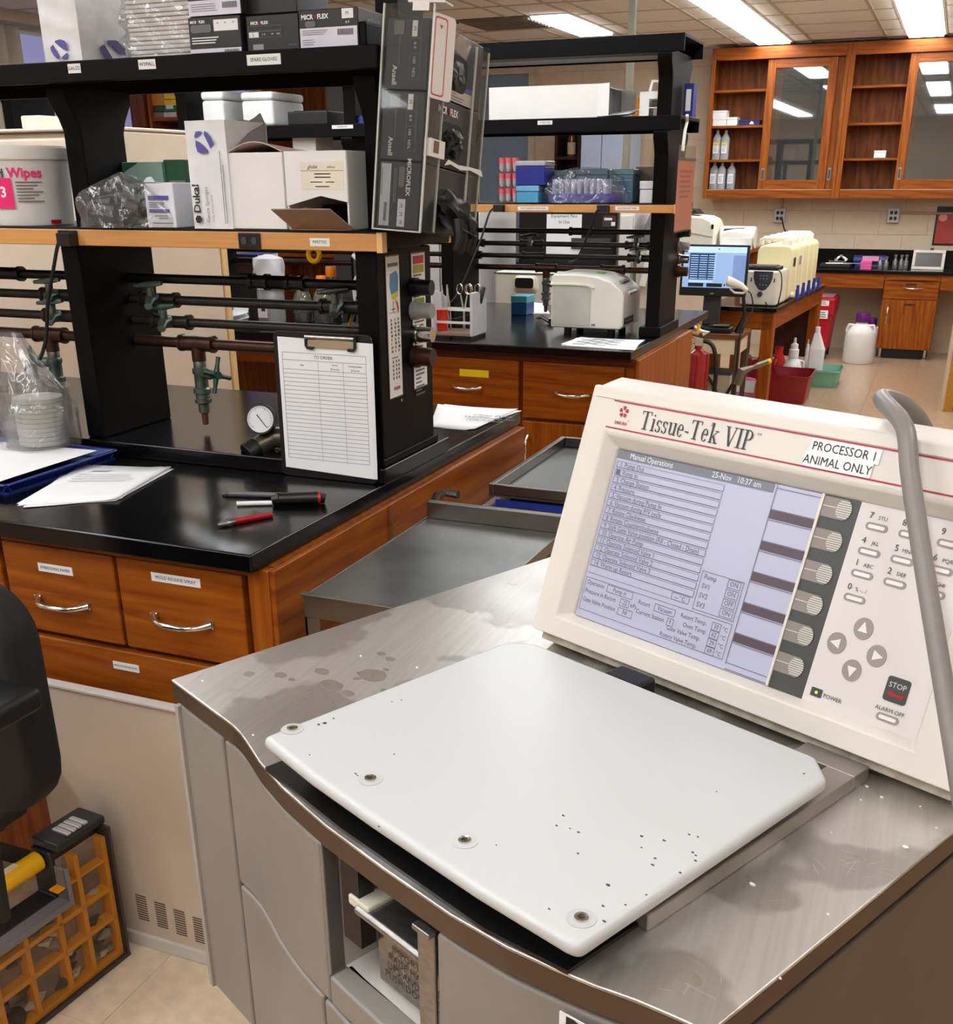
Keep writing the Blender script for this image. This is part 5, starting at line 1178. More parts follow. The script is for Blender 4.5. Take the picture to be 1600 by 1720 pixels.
# white paper pack with the blue leaf mark: mark shapes in unit square
LEAF = ([(.08, .78), (.16, .95), (.34, .97), (.5, .93), (.36, .8), (.2, .7), (.08, .66)], [(.6, .98), (.74, .9), (.88, .72), (.98, .5), (.99, .36), (.82, .22), (.74, .42), (.64, .62), (.56, .82)], [(.1, .58), (.3, .5), (.5, .34), (.72, .1), (.66, .04), (.4, 0), (.16, .08), (.1, .3)])
def leafmark(F, u, v, w_, h_, m, t, flip=False):
    for k, pl in enumerate(LEAF):
        MB(F).quad(*[((u+(1-x if flip else x)*w_), v+(1-y if flip else y)*h_, .0012) for x, y in (pl if True else pl)]).build('leaf_mark', m, t)
def crinkle_pack(name, pl, pr, pt, y, d, z, label, side_w=.0, m=None, torn=0):
    a, c = P(pl, pt, y=y), P(pr, pt, y=y); h = a.z-z; w = c.x-a.x
    t = thing(name, label, 'pack', ((a.x+c.x)/2, y+d/2, z))
    def sh(x, zz): return .003*math.sin(x*90+zz*40)+.002*math.sin(zz*130+x*50)
    b = MB(); n, k = 6, 12
    b.grid(lambda s, v: (a.x+w*s, y+sh(s*w, v*h)*(0 if s in (0, 1) else 1), z+h*v), n, k)
    b.grid(lambda s, v: (c.x+sh(s*d+1, v*h)*(0 if s in (0, 1) else .6), y+d*s, z+h*v), n, k)
    b.grid(lambda s, v: (c.x-w*s, y+d, z+h*v), 2, 2); b.grid(lambda s, v: (a.x, y+d-d*s, z+h*v), 2, 2)
    b.grid(lambda s, v: (a.x+w*s, y+d*v, z+h-.012*math.sin(math.pi*v)), 4, 4); b.grid(lambda s, v: (a.x+w*s, y+d-d*v, z+.0002), 2, 2)
    b.build('wrapper', m or mat('crinkled_white_wrap', (230, 230, 232), .35, var=.05, scale=30, bump=.25), t, smooth=True)
    return t, frame((a.x, y-.0035, z)), w, h, c.x
t, F, w, h, cx1 = crinkle_pack('gauze_pack', 309, 376, 203, yS+.0, .15, ZS, 'tall white wrapped pack with blue leaf mark on the wood-edged shelf')
leafmark(F, w*.22, h*.70, w*.5, h*.21, PURPLE, t)
txt('Dukal', .023, frame((F.translation.x, F.translation.y, F.translation.z), (0, 0, 1), (-1, 0, 0)), .03, -w*.16, INK, t, 'LEFT', bold=.02)
FV = frame(F.translation, (0, 0, 1), (-1, 0, 0))
MB(F).prism([(w*.16+.008*math.cos(k), .018+.008*math.sin(k)) for k in (0, 1, 2, 3, 4, 5)], 0, .001).build('round_mark', INK, t)
txt('Gauze Sponges', .011, FV, .012, -w*.42, GREYINK, t, 'LEFT'); txt('12 Ply 4x4 non sterile', .006, FV, .012, -w*.55, GREYINK, t, 'LEFT')
lines(FV, para(.01, h*.8, -w*.84, 2, .005, .0016), GREYINK, t)
b = MB(); a, c = P(385, 200, y=yS+.14), P(440, 200, y=yS+.14)
zz = [P(x, y_, y=yS+.14).z for x, y_ in ((376, 202), (392, 204), (405, 200), (418, 203), (428, 197), (437, 190), (444, 208))]; xs_ = [P(x, 200, y=yS+.14).x for x in (372, 392, 405, 418, 428, 437, 444)]
b.prism([(xs_[0], ZS), (xs_[-1], ZS)]+list(zip(xs_[::-1], zz[::-1])), yS+.139, yS+.142, axis=1); b.prism([(yS+.02, ZS), (yS+.14, ZS), (yS+.14, zz[-1]), (yS+.08, zz[-1]-.02), (yS+.02, zz[-1]-.05)], xs_[-1]-.003, xs_[-1], axis=0)
b.build('torn_wrapper', mat('grey_torn_wrap', (150, 144, 138), .6, bump=.2), t)
# white cartons
t, F, w, h = carton('white_carton', 381, 473, 256, yS+.005, .2, ZS, WHITE, 'plain white carton with bulging open lid on the wood-edged shelf', group='white cartons on the near rack')
fb_ = MB(F); fb_.grid(lambda s, v: (w*s, h+.002+.018*math.sin(math.pi*s)*(1-v), -.2*v), 10, 3); fb_.build('lid_flap', mat('rusty_card_edge', (196, 170, 158), .6), t, solid=.002)
# carton with torn opening
a, c = P(476, 254, y=yS), P(598, 252, y=yS); c.x = min(c.x, RX-.052); h = a.z-ZS; w = c.x-a.x; d = .2
t = thing('torn_carton', 'white carton with a torn open corner and a small printed label', 'box', ((a.x+c.x)/2, yS+d/2, ZS), group='white cartons on the near rack')
F = frame((a.x, yS, ZS))
cp = lambda px, py: PF(px, py, F)
q1, q2, q3 = cp(470, 346), cp(538, 329), cp(598, 340)
x0, x1, z1 = a.x, c.x, ZS+h
CB = mat('brown_inner_card', (150, 118, 96), .7, var=.06)
b = MB(F).prism([(0, q1[1]), (q2[0], q2[1]), (w, q3[1]), (w, h), (0, h)], -.003, 0)
b.box(0, .003, 0, h, -d, -.003).box(w-.003, w, 0, h, -d, -.003).box(.003, w-.003, 0, h, -d, -d+.003).box(.003, w-.003, h-.003, h, -d, -.003)
b.build('carton', WHITE, t); MB(F).box(.003, w-.003, 0, .003, -d+.003, 0).build('carton_floor', CB, t)
MB(F).box(w, w+.0012, .002, h-.002, -d, -.002).build('side_flap', mat('shaded_white_card', (226, 224, 220), .6), t)
e0, e1 = cp(468, 348), cp(598, 352); n_ = .05
fp_ = MB(F); P0 = [cp(492, 386), cp(597, 388)]
fp_.quad((P0[0][0], .002, 0.001), (P0[1][0]-.004, .002, .001), (w-.012, q3[1]-.012, n_), (q1[0]+.004, q1[1]-.006, n_*.8)); fp_.build('torn_flap', CB, t, solid=.0025)
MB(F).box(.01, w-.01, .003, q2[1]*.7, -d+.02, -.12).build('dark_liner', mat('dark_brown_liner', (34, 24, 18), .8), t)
for k, (pa, pb) in enumerate((((478, 345), (500, 352)), ((500, 340), (530, 352)), ((520, 345), (545, 356)))):
    u, v = cp(*pa); u2_, v2_ = cp(*pb); MB(F).cyl((u, v-.012, -.02), (u2_, v2_-.012, -.05), .004, n=8).build('pipette_bulb', BOT if k else OFFW, t, smooth=True)
u, v = cp(504, 272); u2_, v2_ = cp(578, 318); l = decal(F, u, v2_, u2_, v, mat('cream_label', (236, 226, 206), .6), t, 'paper_label')
lw_, lh_ = u2_-u, v-v2_; txt('globe', lh_*.2, F, u+lw_*.28, v-lh_*.18, INK, l, shear=.3, z=.001); txt('500/Pack', lh_*.1, F, u+lw_*.72, v-lh_*.2, INK, l, z=.001)
lines(F, [(u, v-lh_*.33, u2_, v-lh_*.315)]+[(u+lw_*.32, v-lh_*k, u+lw_*.7, v-lh_*(k-.04)) for k in (.46, .58)]+[(u+lw_*.22, v-lh_*.75, u+lw_*.5, v-lh_*.72), (u+lw_*.58, v-lh_*.75, u+lw_*.78, v-lh_*.72), (u+lw_*.33, v-lh_*.92, u+lw_*.66, v-lh_*.88)], INK, l)
# ---------------- on the top black shelf ----------------
ZU = T1+.0005; yU = 1.966
t, F, w, h, cx1 = crinkle_pack('gauze_pack', 56, 120, -40, yU, .2, ZU, 'white wrapped pack with blue leaf mark at left end of the black shelf')
leafmark(F, w*.22, h*.02, w*.5, h*.24, PURPLE, t, True)
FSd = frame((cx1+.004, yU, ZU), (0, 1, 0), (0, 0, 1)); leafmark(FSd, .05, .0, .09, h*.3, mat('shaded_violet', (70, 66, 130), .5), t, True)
# wrapped stack of folded wipers
a, c = P(205, 0, y=yU+.02), P(315, 0, y=yU+.02); h = P(250, -35, y=yU+.02).z-ZU
t = thing('wiper_stack', 'plastic-wrapped stack of folded white wipers on the black shelf', 'pack', ((a.x+c.x)/2, yU+.1, ZU))
n = 17
for k in range(n):
    z0 = ZU+h*k/n; e = R.random()*.004
    MB().box(a.x+e, c.x-R.random()*.004, yU+.022+e, yU+.2, z0+.0004, z0+h/n-.0006).build('folded_wiper', mat('wiper_white', (234, 230, 224), .8), t, bevel=.002)
def wf(s, v):
    an = 2*math.pi*s; sx_, sy_ = math.cos(an), math.sin(an); k = max(abs(sx_), abs(sy_))
    j = .004*math.sin(an*9+v*20)+.003*math.sin(an*23-v*31)
    return ((a.x+c.x)/2+(sx_/k)*((c.x-a.x)/2+.006+j), yU+.11+(sy_/k)*(.095+j), ZU+.001+v*(h+.004))
MB().grid(wf, 64, 18).build('plastic_wrap', BAGM, t, smooth=True)
# black glove boxes
GB = mat('black_glove_card', (32, 29, 31), .4, var=.06); LG = mat('lavender_white_print', (216, 214, 226), .5); GP = mat('grey_hand_print', (104, 102, 106), .5)
def logo(F, u, v, s, t, align='LEFT', parent=None):
    p = parent or t
    txt('MICR', s, F, u, v, TAPE, p, 'LEFT', bold=.035); w_ = s*2.55
    MB(F).prism([(u+w_+s*.05, v+s*.3), (u+w_+s*.2, v+s*.36), (u+w_+s*.3, v+s*.05), (u+w_+s*.42, v+s*.36), (u+w_+s*.55, v+s*.3), (u+w_+s*.36, v-s*.1), (u+w_+s*.3, v-s*.34), (u+w_+s*.22, v-s*.1)], 0, .001).build('red_mark', RED, p)
    txt('FLEX', s, F, u+w_+s*.62, v, TAPE, p, 'LEFT', bold=.035)
def barcode(F, u0, v0, u1, v1, p):
    rows = []; u = u0
    while u < u1: w_ = (u1-u0)*(.015+.03*R.random()); rows.append((u, v0, min(u+w_, u1), v1)); u += w_*2
    lines(F, rows, INK, p, 'barcode', .0016)
def glove_box(pl, pr, pt, y, d, z, label, style):
    t, F, w, h = carton('glove_box', pl, pr, pt, y, d, z, GB, label, 'glove box', 'black glove boxes on the top shelf')
    if style == 'band':      # pale band low, logo above
        l = decal(F, .002, h*.02, w-.002, h*.52, LG, t, 'pale_panel'); lines(F, para(w*.06, w*.5, h*.46, 3, h*.05, h*.02)+para(w*.06, w*.3, h*.22, 3, h*.06, h*.02), GREYINK, l); barcode(F, w*.66, h*.3, w*.92, h*.46, l)
        logo(F, w*.05, h*.8, h*.17, t); MB(F).prism(rrect(w*.18, h*.16, .004, 2, w*.2, h*.62), 0, .0008).build('hand_print', GP, t)
        decal(F, w*.74, h*.72, w*.93, h*.97, TAPE, t, 'size_patch'); txt('M', h*.14, F, w*.83, h*.84, INK, t, z=.0012); txt('8-9', h*.1, F, w*.83, h*.62, TAPE, t)
    elif style == 'dark':
        logo(F, w*.1, h*.78, h*.12, t); decal(F, w*.05, h*.38, w*.24, h*.55, TAPE, t, 'size_patch'); txt('L', h*.12, F, w*.14, h*.465, INK, t, z=.0012)
        lines(F, rectl(w*.05, h*.38, w*.68, h*.55, .0008)+[(w*.43, h*.38, w*.433, h*.55), (w*.56, h*.38, w*.563, h*.55)]+rectl(w*.05, h*.56, w*.68, h*.7, .0008), GP, t)
        for u, s in ((.34, '9-10'), (.5, '100'), (.62, 'NDL')): txt(s, h*.07, F, w*u, h*.465, TAPE, t)
        decal(F, w*.12, h*.05, w*.32, h*.2, GREYP, t, 'grey_patch'); lines(F, [(w*.8, h*.14, w*.96, h*.155)], GP, t)
    else:
        logo(F, w*.05, h*.86, h*.1, t); l = decal(F, w*.5, h*.6, w*.96, h*.9, TAPE, t, 'size_patch')
        for u in (.58, .73, .88): txt('M', h*.09, F, w*u, h*.8, INK, l, z=.0012)
        MB(F).prism(rrect(w*.4, h*.22, .004, 2, w*.25, h*.68), 0, .0008).build('hand_print', GP, t); lines(F, para(w*.06, w*.62, h*.45, 3, h*.07, h*.03), TAPE, t)
        l = decal(F, .001, .002, w-.001, h*.14, LG, t, 'pale_panel'); barcode(F, w*.68, h*.03, w*.95, h*.1, l)
    FSx = frame((F.translation.x+w+.0004, y, z), (0, 1, 0), (0, 0, 1)); txt('MICROFLEX', h*.16, FSx, d*.5, h*.7, GREYP, t)
    return h
h1 = glove_box(314, 402, 27, yU, .11, ZU, 'black glove box at the bottom of the leftmost stack on the shelf', 'lines')
t, F, w, h = carton('glove_box', 310, 400, -48, yU+.002, .11, ZU+h1+.0008, GB, 'black and white glove box on top of the leftmost stack', 'glove box', 'black glove boxes on the top shelf')
l = decal(F, .001, .001, w-.001, h*.36, LG, t, 'pale_panel'); lines(F, para(w*.06, w*.62, h*.28, 4, h*.05, h*.018), GREYINK, l); barcode(F, w*.66, h*.16, w*.94, h*.3, l)
glove_box(411, 500, 24, yU+.008, .12, ZU, 'black glove box with pale size grid, middle of the shelf', 'dark')
t, F, w, h = carton('glove_box', 405, 495, -40, yU+.03, .12, ZU+(P(411, 24, y=yU+.008).z-ZU)+.0008, GB, 'glove box lying on top of the dark middle one, cut by the frame', 'glove box', 'black glove boxes on the top shelf')
glove_box(500, 600, 14, yU+.0, .12, ZU, 'black glove box with a wide pale band, last before the rack end', 'band')
# ---------------- acrylic holder with glove boxes on the rack end ----------------
hb = P(624, 384, y=1.93)
HM = MX.Translation((max(hb.x, RX+.004), 1.93, hb.z)) @ MX.Rotation(math.radians(-5.5), 4, 'X') @ MX.Rotation(math.radians(3.5), 4, 'Y')
FHl = HM      # x away from the rack, y along the rack end, z up
hold = thing('glove_box_holder', 'clear acrylic holder of three black glove boxes hung on the rack end', 'holder', HM.translation)
DX, DY, DZ = .102, .262, .377
tk = .003
for nm, bx_ in (('side_sheet', (0, DX, 0, tk, 0, DZ)), ('side_sheet', (0, DX, DY-tk, DY, 0, DZ-.02)), ('base_sheet', (0, DX, tk, DY-tk, 0, tk)), ('back_sheet', (0, tk, tk, DY-tk, tk, DZ))): MB(FHl).box(*bx_).build(nm, CLEAR, hold, bevel=.0006, seg=1)
for y0, y1 in ((tk, .062), (DY-.062, DY-tk)): MB(FHl).box(DX-tk, DX, y0, y1, tk, DZ-.03).build('front_lip', CLEAR, hold, bevel=.0006, seg=1)
ED = mat('acrylic_edge', (190, 190, 184), .3)
MB(FHl).box(DX-.0035, DX+.0002, -.0004, tk+.0004, 0, DZ).box(0, DX, -.0004, tk, -.0005, .002).box(-.0002, .003, -.0004, .003, 0, DZ).box(DX-.0035, DX+.0002, .060, .0632, tk, DZ-.03).box(DX-.0035, DX+.0002, DY-.0632, DY-.06, tk, DZ-.03).box(DX-.003, DX+.0004, DY-tk, DY+.0006, 0, DZ-.03).build('polished_edge', ED, hold)
bh = .116
NB = mat('dark_navy_glove_card', (38, 40, 50), .4, var=.05)
for k in range(3):
    z0 = tk+.001+k*(bh+.002)
    c = FHl @ V((DX/2, DY/2, z0))
    g = thing('glove_box', ('black glove box at the bottom of the acrylic holder, a dark glove pulled out', 'black glove box in the middle of the acrylic holder, torn open', 'black glove box at the top of the acrylic holder beneath the card')[k], 'glove box', c, group='glove boxes in the acrylic holder')
    X0, X1, Q0, Q1 = .006, DX-.008, .006, DY-.008
    o0, o1, w0, w1 = .075, .175, z0+.03, z0+.1
    b = MB(FHl)
    if k: b.box(X0, X1-.002, Q0, Q1, z0, z0+bh)
    else: b.box(X0, X1-.002, Q0, Q1, z0, z0+bh)
    b.build('carton', NB, g, bevel=.002)
    Fy = frame(FHl @ V((X0, Q0-.0004, z0)), FHl.to_3x3() @ V((1, 0, 0)), FHl.to_3x3() @ V((0, 0, 1)))
    Fx = frame(FHl @ V((X1-.0016, Q0, z0)), FHl.to_3x3() @ V((0, 1, 0)), FHl.to_3x3() @ V((0, 0, 1)))
    W_ = X1-X0-.002; D_ = Q1-Q0
    FyV = frame(Fy.translation, FHl.to_3x3() @ V((0, 0, -1)), FHl.to_3x3() @ V((1, 0, 0)))
    if k == 0:
        l = decal(Fy, W_*.06, .004, W_*.3, bh-.004, mat('grey_white_panel', (196, 198, 202), .5), g, 'pale_panel'); barcode(Fy, W_*.17, .012, W_*.24, .045, l)
        lines(Fy, [(W_*.08, bh*.5, W_*.1, bh*.9), (W_*.38, bh*.4, W_*.4, bh*.9), (W_*.42, bh*.4, W_*.44, bh*.9)], GREYINK, g)
        MB(Fy).prism(rrect(W_*.14, bh*.3, .003, 2, W_*.56, bh*.78), 0, .0008).build('hand_print', GP, g); txt('MICROFLEX', .012, FyV, -bh*.78, W_*.72, TAPE, g, bold=.02)
        l = decal(Fy, W_*.5, .004, W_*.68, bh*.45, LG, g, 'size_patch')
        for q in (.35, .22, .1): txt('M', .009, FyV, -bh*q, W_*.59, INK, l, z=.0014)
    else:
        MB(Fy).prism(rrect(W_*.24, .022, .002, 2, W_*.3, bh*.86), 0, .0008).build('grey_patch', mat('dull_grey_patch', (120, 120, 118), .5), g)
        decal(Fy, W_*.6, bh*.74, W_*.72, bh*.96, TAPE, g, 'size_patch'); txt('M', .009, FyV, -bh*.85, W_*.66, INK, g, z=.0012)
        lines(Fy, rectl(W_*.58, bh*.14, W_*.84, bh*.72, .0008)+[(W_*.58, bh*.5, W_*.84, bh*.507), (W_*.32, bh*.34, W_*.345, bh*.74), (W_*.8, bh*.3, W_*.815, bh*.95)], GP, g)
        txt('Ansell', .013, FyV, -bh*.2, W_*.24, TAPE, g, bold=.02)
        for q, s in ((.62, '8-9'), (.42, '100'), (.24, 'NDL')): txt(s, .008, FyV, -bh*q, W_*.68, TAPE, g)
    # front face: logo and the oval mouth with gloves behind a torn rim
    mouth = rrect(.1, .062, .02, 4, D_*.5, bh*.42)
    MB(Fx).prism(mouth, .0002, .0009).build('mouth', mat('dark_mouth', (8, 8, 9), .7), g)
    if k == 1: logo(Fx, D_*.22, bh*.84, .017, g)
    if k == 2:
        l = decal(Fx, D_*.1, .0, D_*.82, .022, mat('beige_print', (196, 182, 170), .5), g, 'pale_panel'); lines(Fx, para(D_*.12, D_*.7, .02, 4, .005, .002), GREYINK, l); decal(Fx, D_*.3, .023, D_*.86, .031, PURPLE, g, 'violet_band')
        MB(Fx).quad((D_*.28, bh*.97, .012), (D_*.58, bh*.9, .02), (D_*.56, bh*.62, .012), (D_*.36, bh*.72, .008)).build('torn_film_flap', BAGM, g, solid=.0006)
    gl = MB(Fx); cx_, cy_ = D_*.5, bh*.4
    def gf(s, v, K=k):
        an = 2*math.pi*s; r = (.04, .03, .03)[K]*abs(math.cos(v*math.pi/2))**.6; j = 1+.18*math.sin(5*an+v*5+K)+.1*math.sin(9*an-v*7)
        return (cx_+r*1.2*j*math.cos(an), cy_+r*.75*j*math.sin(an)-(.045*v if K == 0 else 0), .001+(.05, .014, .004)[K]*math.sin(v*math.pi/2)*j)
    gl.grid(gf, 26, 8).build('crumpled_glove', mat('black_nitrile', (17, 17, 19), .5, var=.2), g, smooth=True)
    if k == 0:
        for j in range(4):
            a0 = V((cx_-.035+j*.022, cy_-.02, .04)); MB(Fx).tube([a0, a0+V((-.004+.002*j, -.03, .008)), a0+V((.004*(j-1.5), -.055-.006*(j % 2), .004))], [.012, .01, .006], 8).build('glove_finger', MATS['black_nitrile'], g, smooth=True)
    if k == 1:
        MB(Fx).prism([(D_*.3, bh*.02), (D_*.4, bh*.06), (D_*.6, bh*.01), (D_*.8, bh*.05), (D_*1.06, bh*.0), (D_*1.02, bh*.1), (D_*.78, bh*.1), (D_*.55, bh*.08), (D_*.36, bh*.12)], .012, .0135).build('torn_paper_rim', WHITE, g)
        l = decal(Fx, D_*.02, bh*.1, D_*.28, bh*.36, TAPE, g, 'white_sticker', .013); MB(Fx).prism(rrect(.022, .02, .001, 1, D_*.12, bh*.25), .0135, .014).build('printed_square', mat('brown_print', (120, 84, 78), .6), g)
# card tied at the top corner
Fc_ = frame(FHl @ V((DX+.004, -.012, DZ-.15)), FHl.to_3x3() @ V((.25, 1, 0)), FHl.to_3x3() @ V((0, 0, 1)))
t = thing('hanging_card', 'white card with a red rounded outline hung on the acrylic holder corner', 'card', Fc_.translation)
MB(Fc_).prism(rrect(.062, .135, .008, 4, .031, .0675), 0, .0015).build('card', WHITE, t)
o_, i_ = rrect(.036, .125, .006, 4, .021, .0675), rrect(.031, .12, .005, 4, .021, .0675); b = MB(Fc_)
for k in range(len(o_)): j = (k+1) % len(o_); b.quad((*o_[k], .0018), (*o_[j], .0018), (*i_[j], .0018), (*i_[k], .0018))
b.prism([(.016, .118), (.026, .118), (.021, .111)], .0016, .0019).build('red_outline', mat('warm_red_print', (212, 84, 66), .5), t)
lines(Fc_, [(.0195, .03, .0215, .105), (.045, .129, .07, .132), (.05, .02, .052, .1), (.056, .02, .058, .1)]+rectl(.046, .1, .06, .126, .001), INK, t)
t = thing('tape_strip', 'white torn tape across the top corner of the acrylic holder', 'tape', FHl @ V((.03, 0, DZ)))
MB(FHl).box(.05, DX+.02, -.004, .03, DZ+.001, DZ+.004).box(.06, DX-.01, -.0045, -.0035, DZ-.012, DZ+.001).build('white_tape', WHITE, t)
# ================= THINGS ON THE SECOND RACK AND BENCH =================
ZS2 = V1+.0045; yR = 4.385
M1_ = M1+.0005
# tiers of pink capped tubes
a, c = P(833, 340, y=yR), P(867, 340, y=yR); zt = P(850, 264, y=yR).z; th = (zt-ZS2)/3
for k in range(3):
    z0 = ZS2+k*th
    t = thing('tube_rack', 'clear rack of pink-capped tubes, '+('bottom', 'middle', 'top')[k]+' tier of the stack on the second rack', 'tube rack', ((a.x+c.x)/2, yR+.05, z0), group='tube racks in a stack')
    MB().box(a.x, c.x, yR, yR+.1, z0+.0005, z0+.004).box(a.x, c.x, yR, yR+.1, z0+th*.5, z0+th*.54).box(a.x, a.x+.003, yR, yR+.1, z0+.004, z0+th*.96).box(c.x-.003, c.x, yR, yR+.1, z0+.004, z0+th*.96).build('rack_frame', CLEAR, t)
    n = 3
    for j in range(n):
        x = a.x+(c.x-a.x)*(j+.5)/n
        for q in range(2):
            p = (x, yR+.025+q*.05, z0+.004); MB().lathe([(.006, 0), (.011, .01), (.011, th*.55)], p, 10).build('tube', mat('frosted_tube', (206, 190, 196), .3), t, smooth=True)
            MB().lathe([(.0125, th*.55), (.0125, th*.9)], p, 10).build('cap', mat('salmon_pink_cap', (232, 100, 116), .45), t, smooth=True)
def rbox(name, pl, pr, pt, y, d, z, m, label, cat='box', lid=0, lm=None, group=None, bev=.004):
    a, c = P(pl, pt, y=y), P(pr, pt, y=y); h = (a.z+c.z)/2-z
    t = thing(name, label, cat, ((a.x+c.x)/2, y+d/2, z), group=group)
    MB().box(a.x, c.x, y, y+d, z, z+h*(1-lid)).build('box_body', m, t, bevel=bev)
    if lid: MB().box(a.x-.002, c.x+.002, y-.002, y+d+.002, z+h*(1-lid)+.001, z+h).build('lid', lm or m, t, bevel=bev)
    return t, frame((a.x, y-.0004, z)), c.x-a.x, h
t, F, w, h = rbox('tip_box', 867, 904, 312, yR, .12, ZS2, mat('cyan_plastic', (70, 150, 190), .35), 'cyan tip box under the dark blue one on the second rack', 'tip box', .35, mat('cyan_lid', (110, 170, 205), .3))
t, F, w, h = rbox('tip_box', 866, 915, 270, yR, .12, ZS2+h+.0008, mat('royal_blue_plastic', (28, 40, 132), .35), 'dark blue tip box with a pale lid on the second rack', 'tip box', .22, mat('pale_clear_lid', (170, 176, 190), .25))
TEALM = film('teal_clear_plastic', (96, 140, 156), .1, .62, .2)
for k, (pl, pr, pt) in enumerate(((900, 964, 286), (967, 1020, 284), (1023, 1064, 284))):
    t, F, w, h = rbox('slide_bin', pl, pr, pt, yR+.12, .16, ZS2, mat('slate_teal_plastic', (84, 124, 142), .3), 'teal translucent bin behind the bagged tubes, '+('widest', 'middle', 'last')[k]+' of three', 'bin', .18, mat('slate_teal_lid', (110, 150, 158), .3), 'teal bins on the second rack')
    lines(F, [(w*.08, h*.66, w*.92, h*.68), (w*.08, h*.33, w*.92, h*.35)], mat('pale_teal', (150, 180, 190), .3), t, 'moulded_rib')
rbox('beige_box', 1067, 1100, 280, yR+.22, .1, ZS2, mat('taupe_plastic', (150, 126, 108), .5), 'brownish box behind the last teal bin on the second rack')
def purple_in(cx_, cy_, x0, x1, h, d):
    z = ZS2+.004; o = []
    o.append(('purple_rack', mat('violet_plastic', (66, 60, 156), .35), MB().prism(rrect((x1-x0)*.8, d*.7, .012, 3, cx_, cy_), z, z+h*.26)))
    b = MB()
    for i in range(9):
        for j in range(3): b.lathe([(.008, h*.26), (.008, h*.7), (.006, h*.72)], (cx_-(x1-x0)*.34+i*(x1-x0)*.6/8, cy_-d*.2+j*d*.2, z), 8)
    o.append(('tube_row', mat('cloudy_tubes', (176, 176, 196), .3), b)); return o
lumpy_bag('bagged_tube_rack', 901, 1046, 288, yR-.005, .18, ZS2, BAGM, 'clear bag over a violet tube rack on the second rack shelf', purple_in, seedk=9)
t, F, w, h = rbox('white_lidded_box', 1075, 1117, 304, yR+.01, .12, ZS2, mat('grey_white_plastic', (206, 206, 214), .4), 'small grey-white lidded box near the second rack end', 'box', .38)
rbox('cream_tub', 1101, 1119, 279, yR+.15, .08, ZS2, CREAM, 'cream tub standing behind the grey-white lidded box', 'tub', .1, bev=.012)
# middle shelf
a, c = P(821, 199, y=4.385), P(1008, 193, y=4.385); h = P(990, 141, y=4.385).z-M1_; x0, x1 = a.x, P(1003, 190, y=4.385).x
t = thing('long_carton', 'long white carton lying open-ended on the second rack', 'box', ((x0+x1)/2, 4.485, M1_))
d = .2
b = MB().box(x0, x1, 4.385, 4.388, M1_, M1_+h).box(x0, x1, 4.385+d-.003, 4.385+d, M1_, M1_+h).box(x0, x1, 4.388, 4.385+d-.003, M1_, M1_+.003).box(x0, x1, 4.388, 4.385+d-.003, M1_+h-.003, M1_+h).box(x0, x0+.003, 4.388, 4.385+d-.003, M1_+.003, M1_+h-.003)
b.build('carton', WHITE, t)
MB().box(x0+.01, x1+.04, 4.400, 4.385+d-.012, M1_+.004, M1_+h-.012).build('grey_liner', mat('mauve_grey_card', (122, 112, 116), .7), t)
for q in (((x1, 4.385, M1_+h), (x1, 4.385, M1_+.004), (x1+.05, 4.360, M1_+.004), (x1+.05, 4.360, M1_+h)), ((x1, 4.385+d, M1_+.004), (x1, 4.385+d, M1_+h), (x1+.09, 4.385+d+.02, M1_+h*.85), (x1+.09, 4.385+d+.02, M1_+.02)), ((x1, 4.395, M1_+.002), (x1, 4.385+d, M1_+.002), (x1+.13, 4.385+d-.01, M1_+.035), (x1+.12, 4.405, M1_+.01)), ((x1, 4.395, M1_+h), (x1+.07, 4.425, M1_+h-.02), (x1+.07, 4.515, M1_+h-.02), (x1, 4.555, M1_+h))):
    MB().quad(*q).build('end_flap', WHITE, t, solid=.0025)
# white folded carrier with a handle
a, c = P(1073, 190, y=4.395), P(1123, 190, y=4.395); w = c.x-a.x; hh = P(1098, 134, y=4.395).z-M1_
F = frame((a.x, 4.395, M1_))
t = thing('card_carrier', 'white card carrier with a cut-out handle and window on the second rack', 'carrier', ((a.x+c.x)/2, 4.435, M1_))
for n_ in (0, -.07):
    b = MB(F)
    b.box(0, w*.32, 0, hh*.68, n_-.003, n_).box(w*.68, w, 0, hh*.7, n_-.003, n_).box(w*.32, w*.68, hh*.48, hh*.69, n_-.003, n_).box(w*.32, w*.68, hh*.22, hh*.25, n_-.003, n_)
    if n_ == 0: b.prism([(w*.28, hh*.69), (w*.38, hh*.69), (w*.43, hh*.93), (w*.58, hh*.93), (w*.63, hh*.69), (w*.73, hh*.69), (w*.64, hh), (w*.37, hh)], n_-.003, n_)
    b.build('card_panel', WHITE, t)
MB(F).box(0, .003, 0, hh*.68, -.067, -.003).box(w-.003, w, 0, hh*.7, -.067, -.003).build('card_side', WHITE, t)
for k in range(3): MB(F).cyl((w*.34, hh*(.28+k*.07), -.03), (w*.66, hh*(.31+k*.06), -.05), .006).build('packed_vial', GREYP, t, smooth=True)
# blue binder past the post
q0, q1 = P(1152, 196, y=4.575), P(1163, 142, y=4.575)
t = thing('ring_binder', 'blue binder with a white spine standing beyond the second rack post', 'binder', (q0.x+.015, 4.595, M1_))
MB().box(q0.x, q0.x+.004, 4.515, 4.575, M1_, q1.z).box(q0.x+.032, q0.x+.036, 4.515, 4.575, M1_, q1.z).box(q0.x+.004, q0.x+.032, 4.511, 4.515, M1_, q1.z).build('cover', mat('navy_binder', (34, 36, 120), .4), t)
MB().box(q0.x+.009, q0.x+.028, 4.510, 4.511, M1_+.02, q1.z-.02).build('spine_label', WHITE, t); MB().box(q0.x+.006, q0.x+.03, 4.520, 4.57, M1_+.004, q1.z-.008).build('pages', PAPER, t)
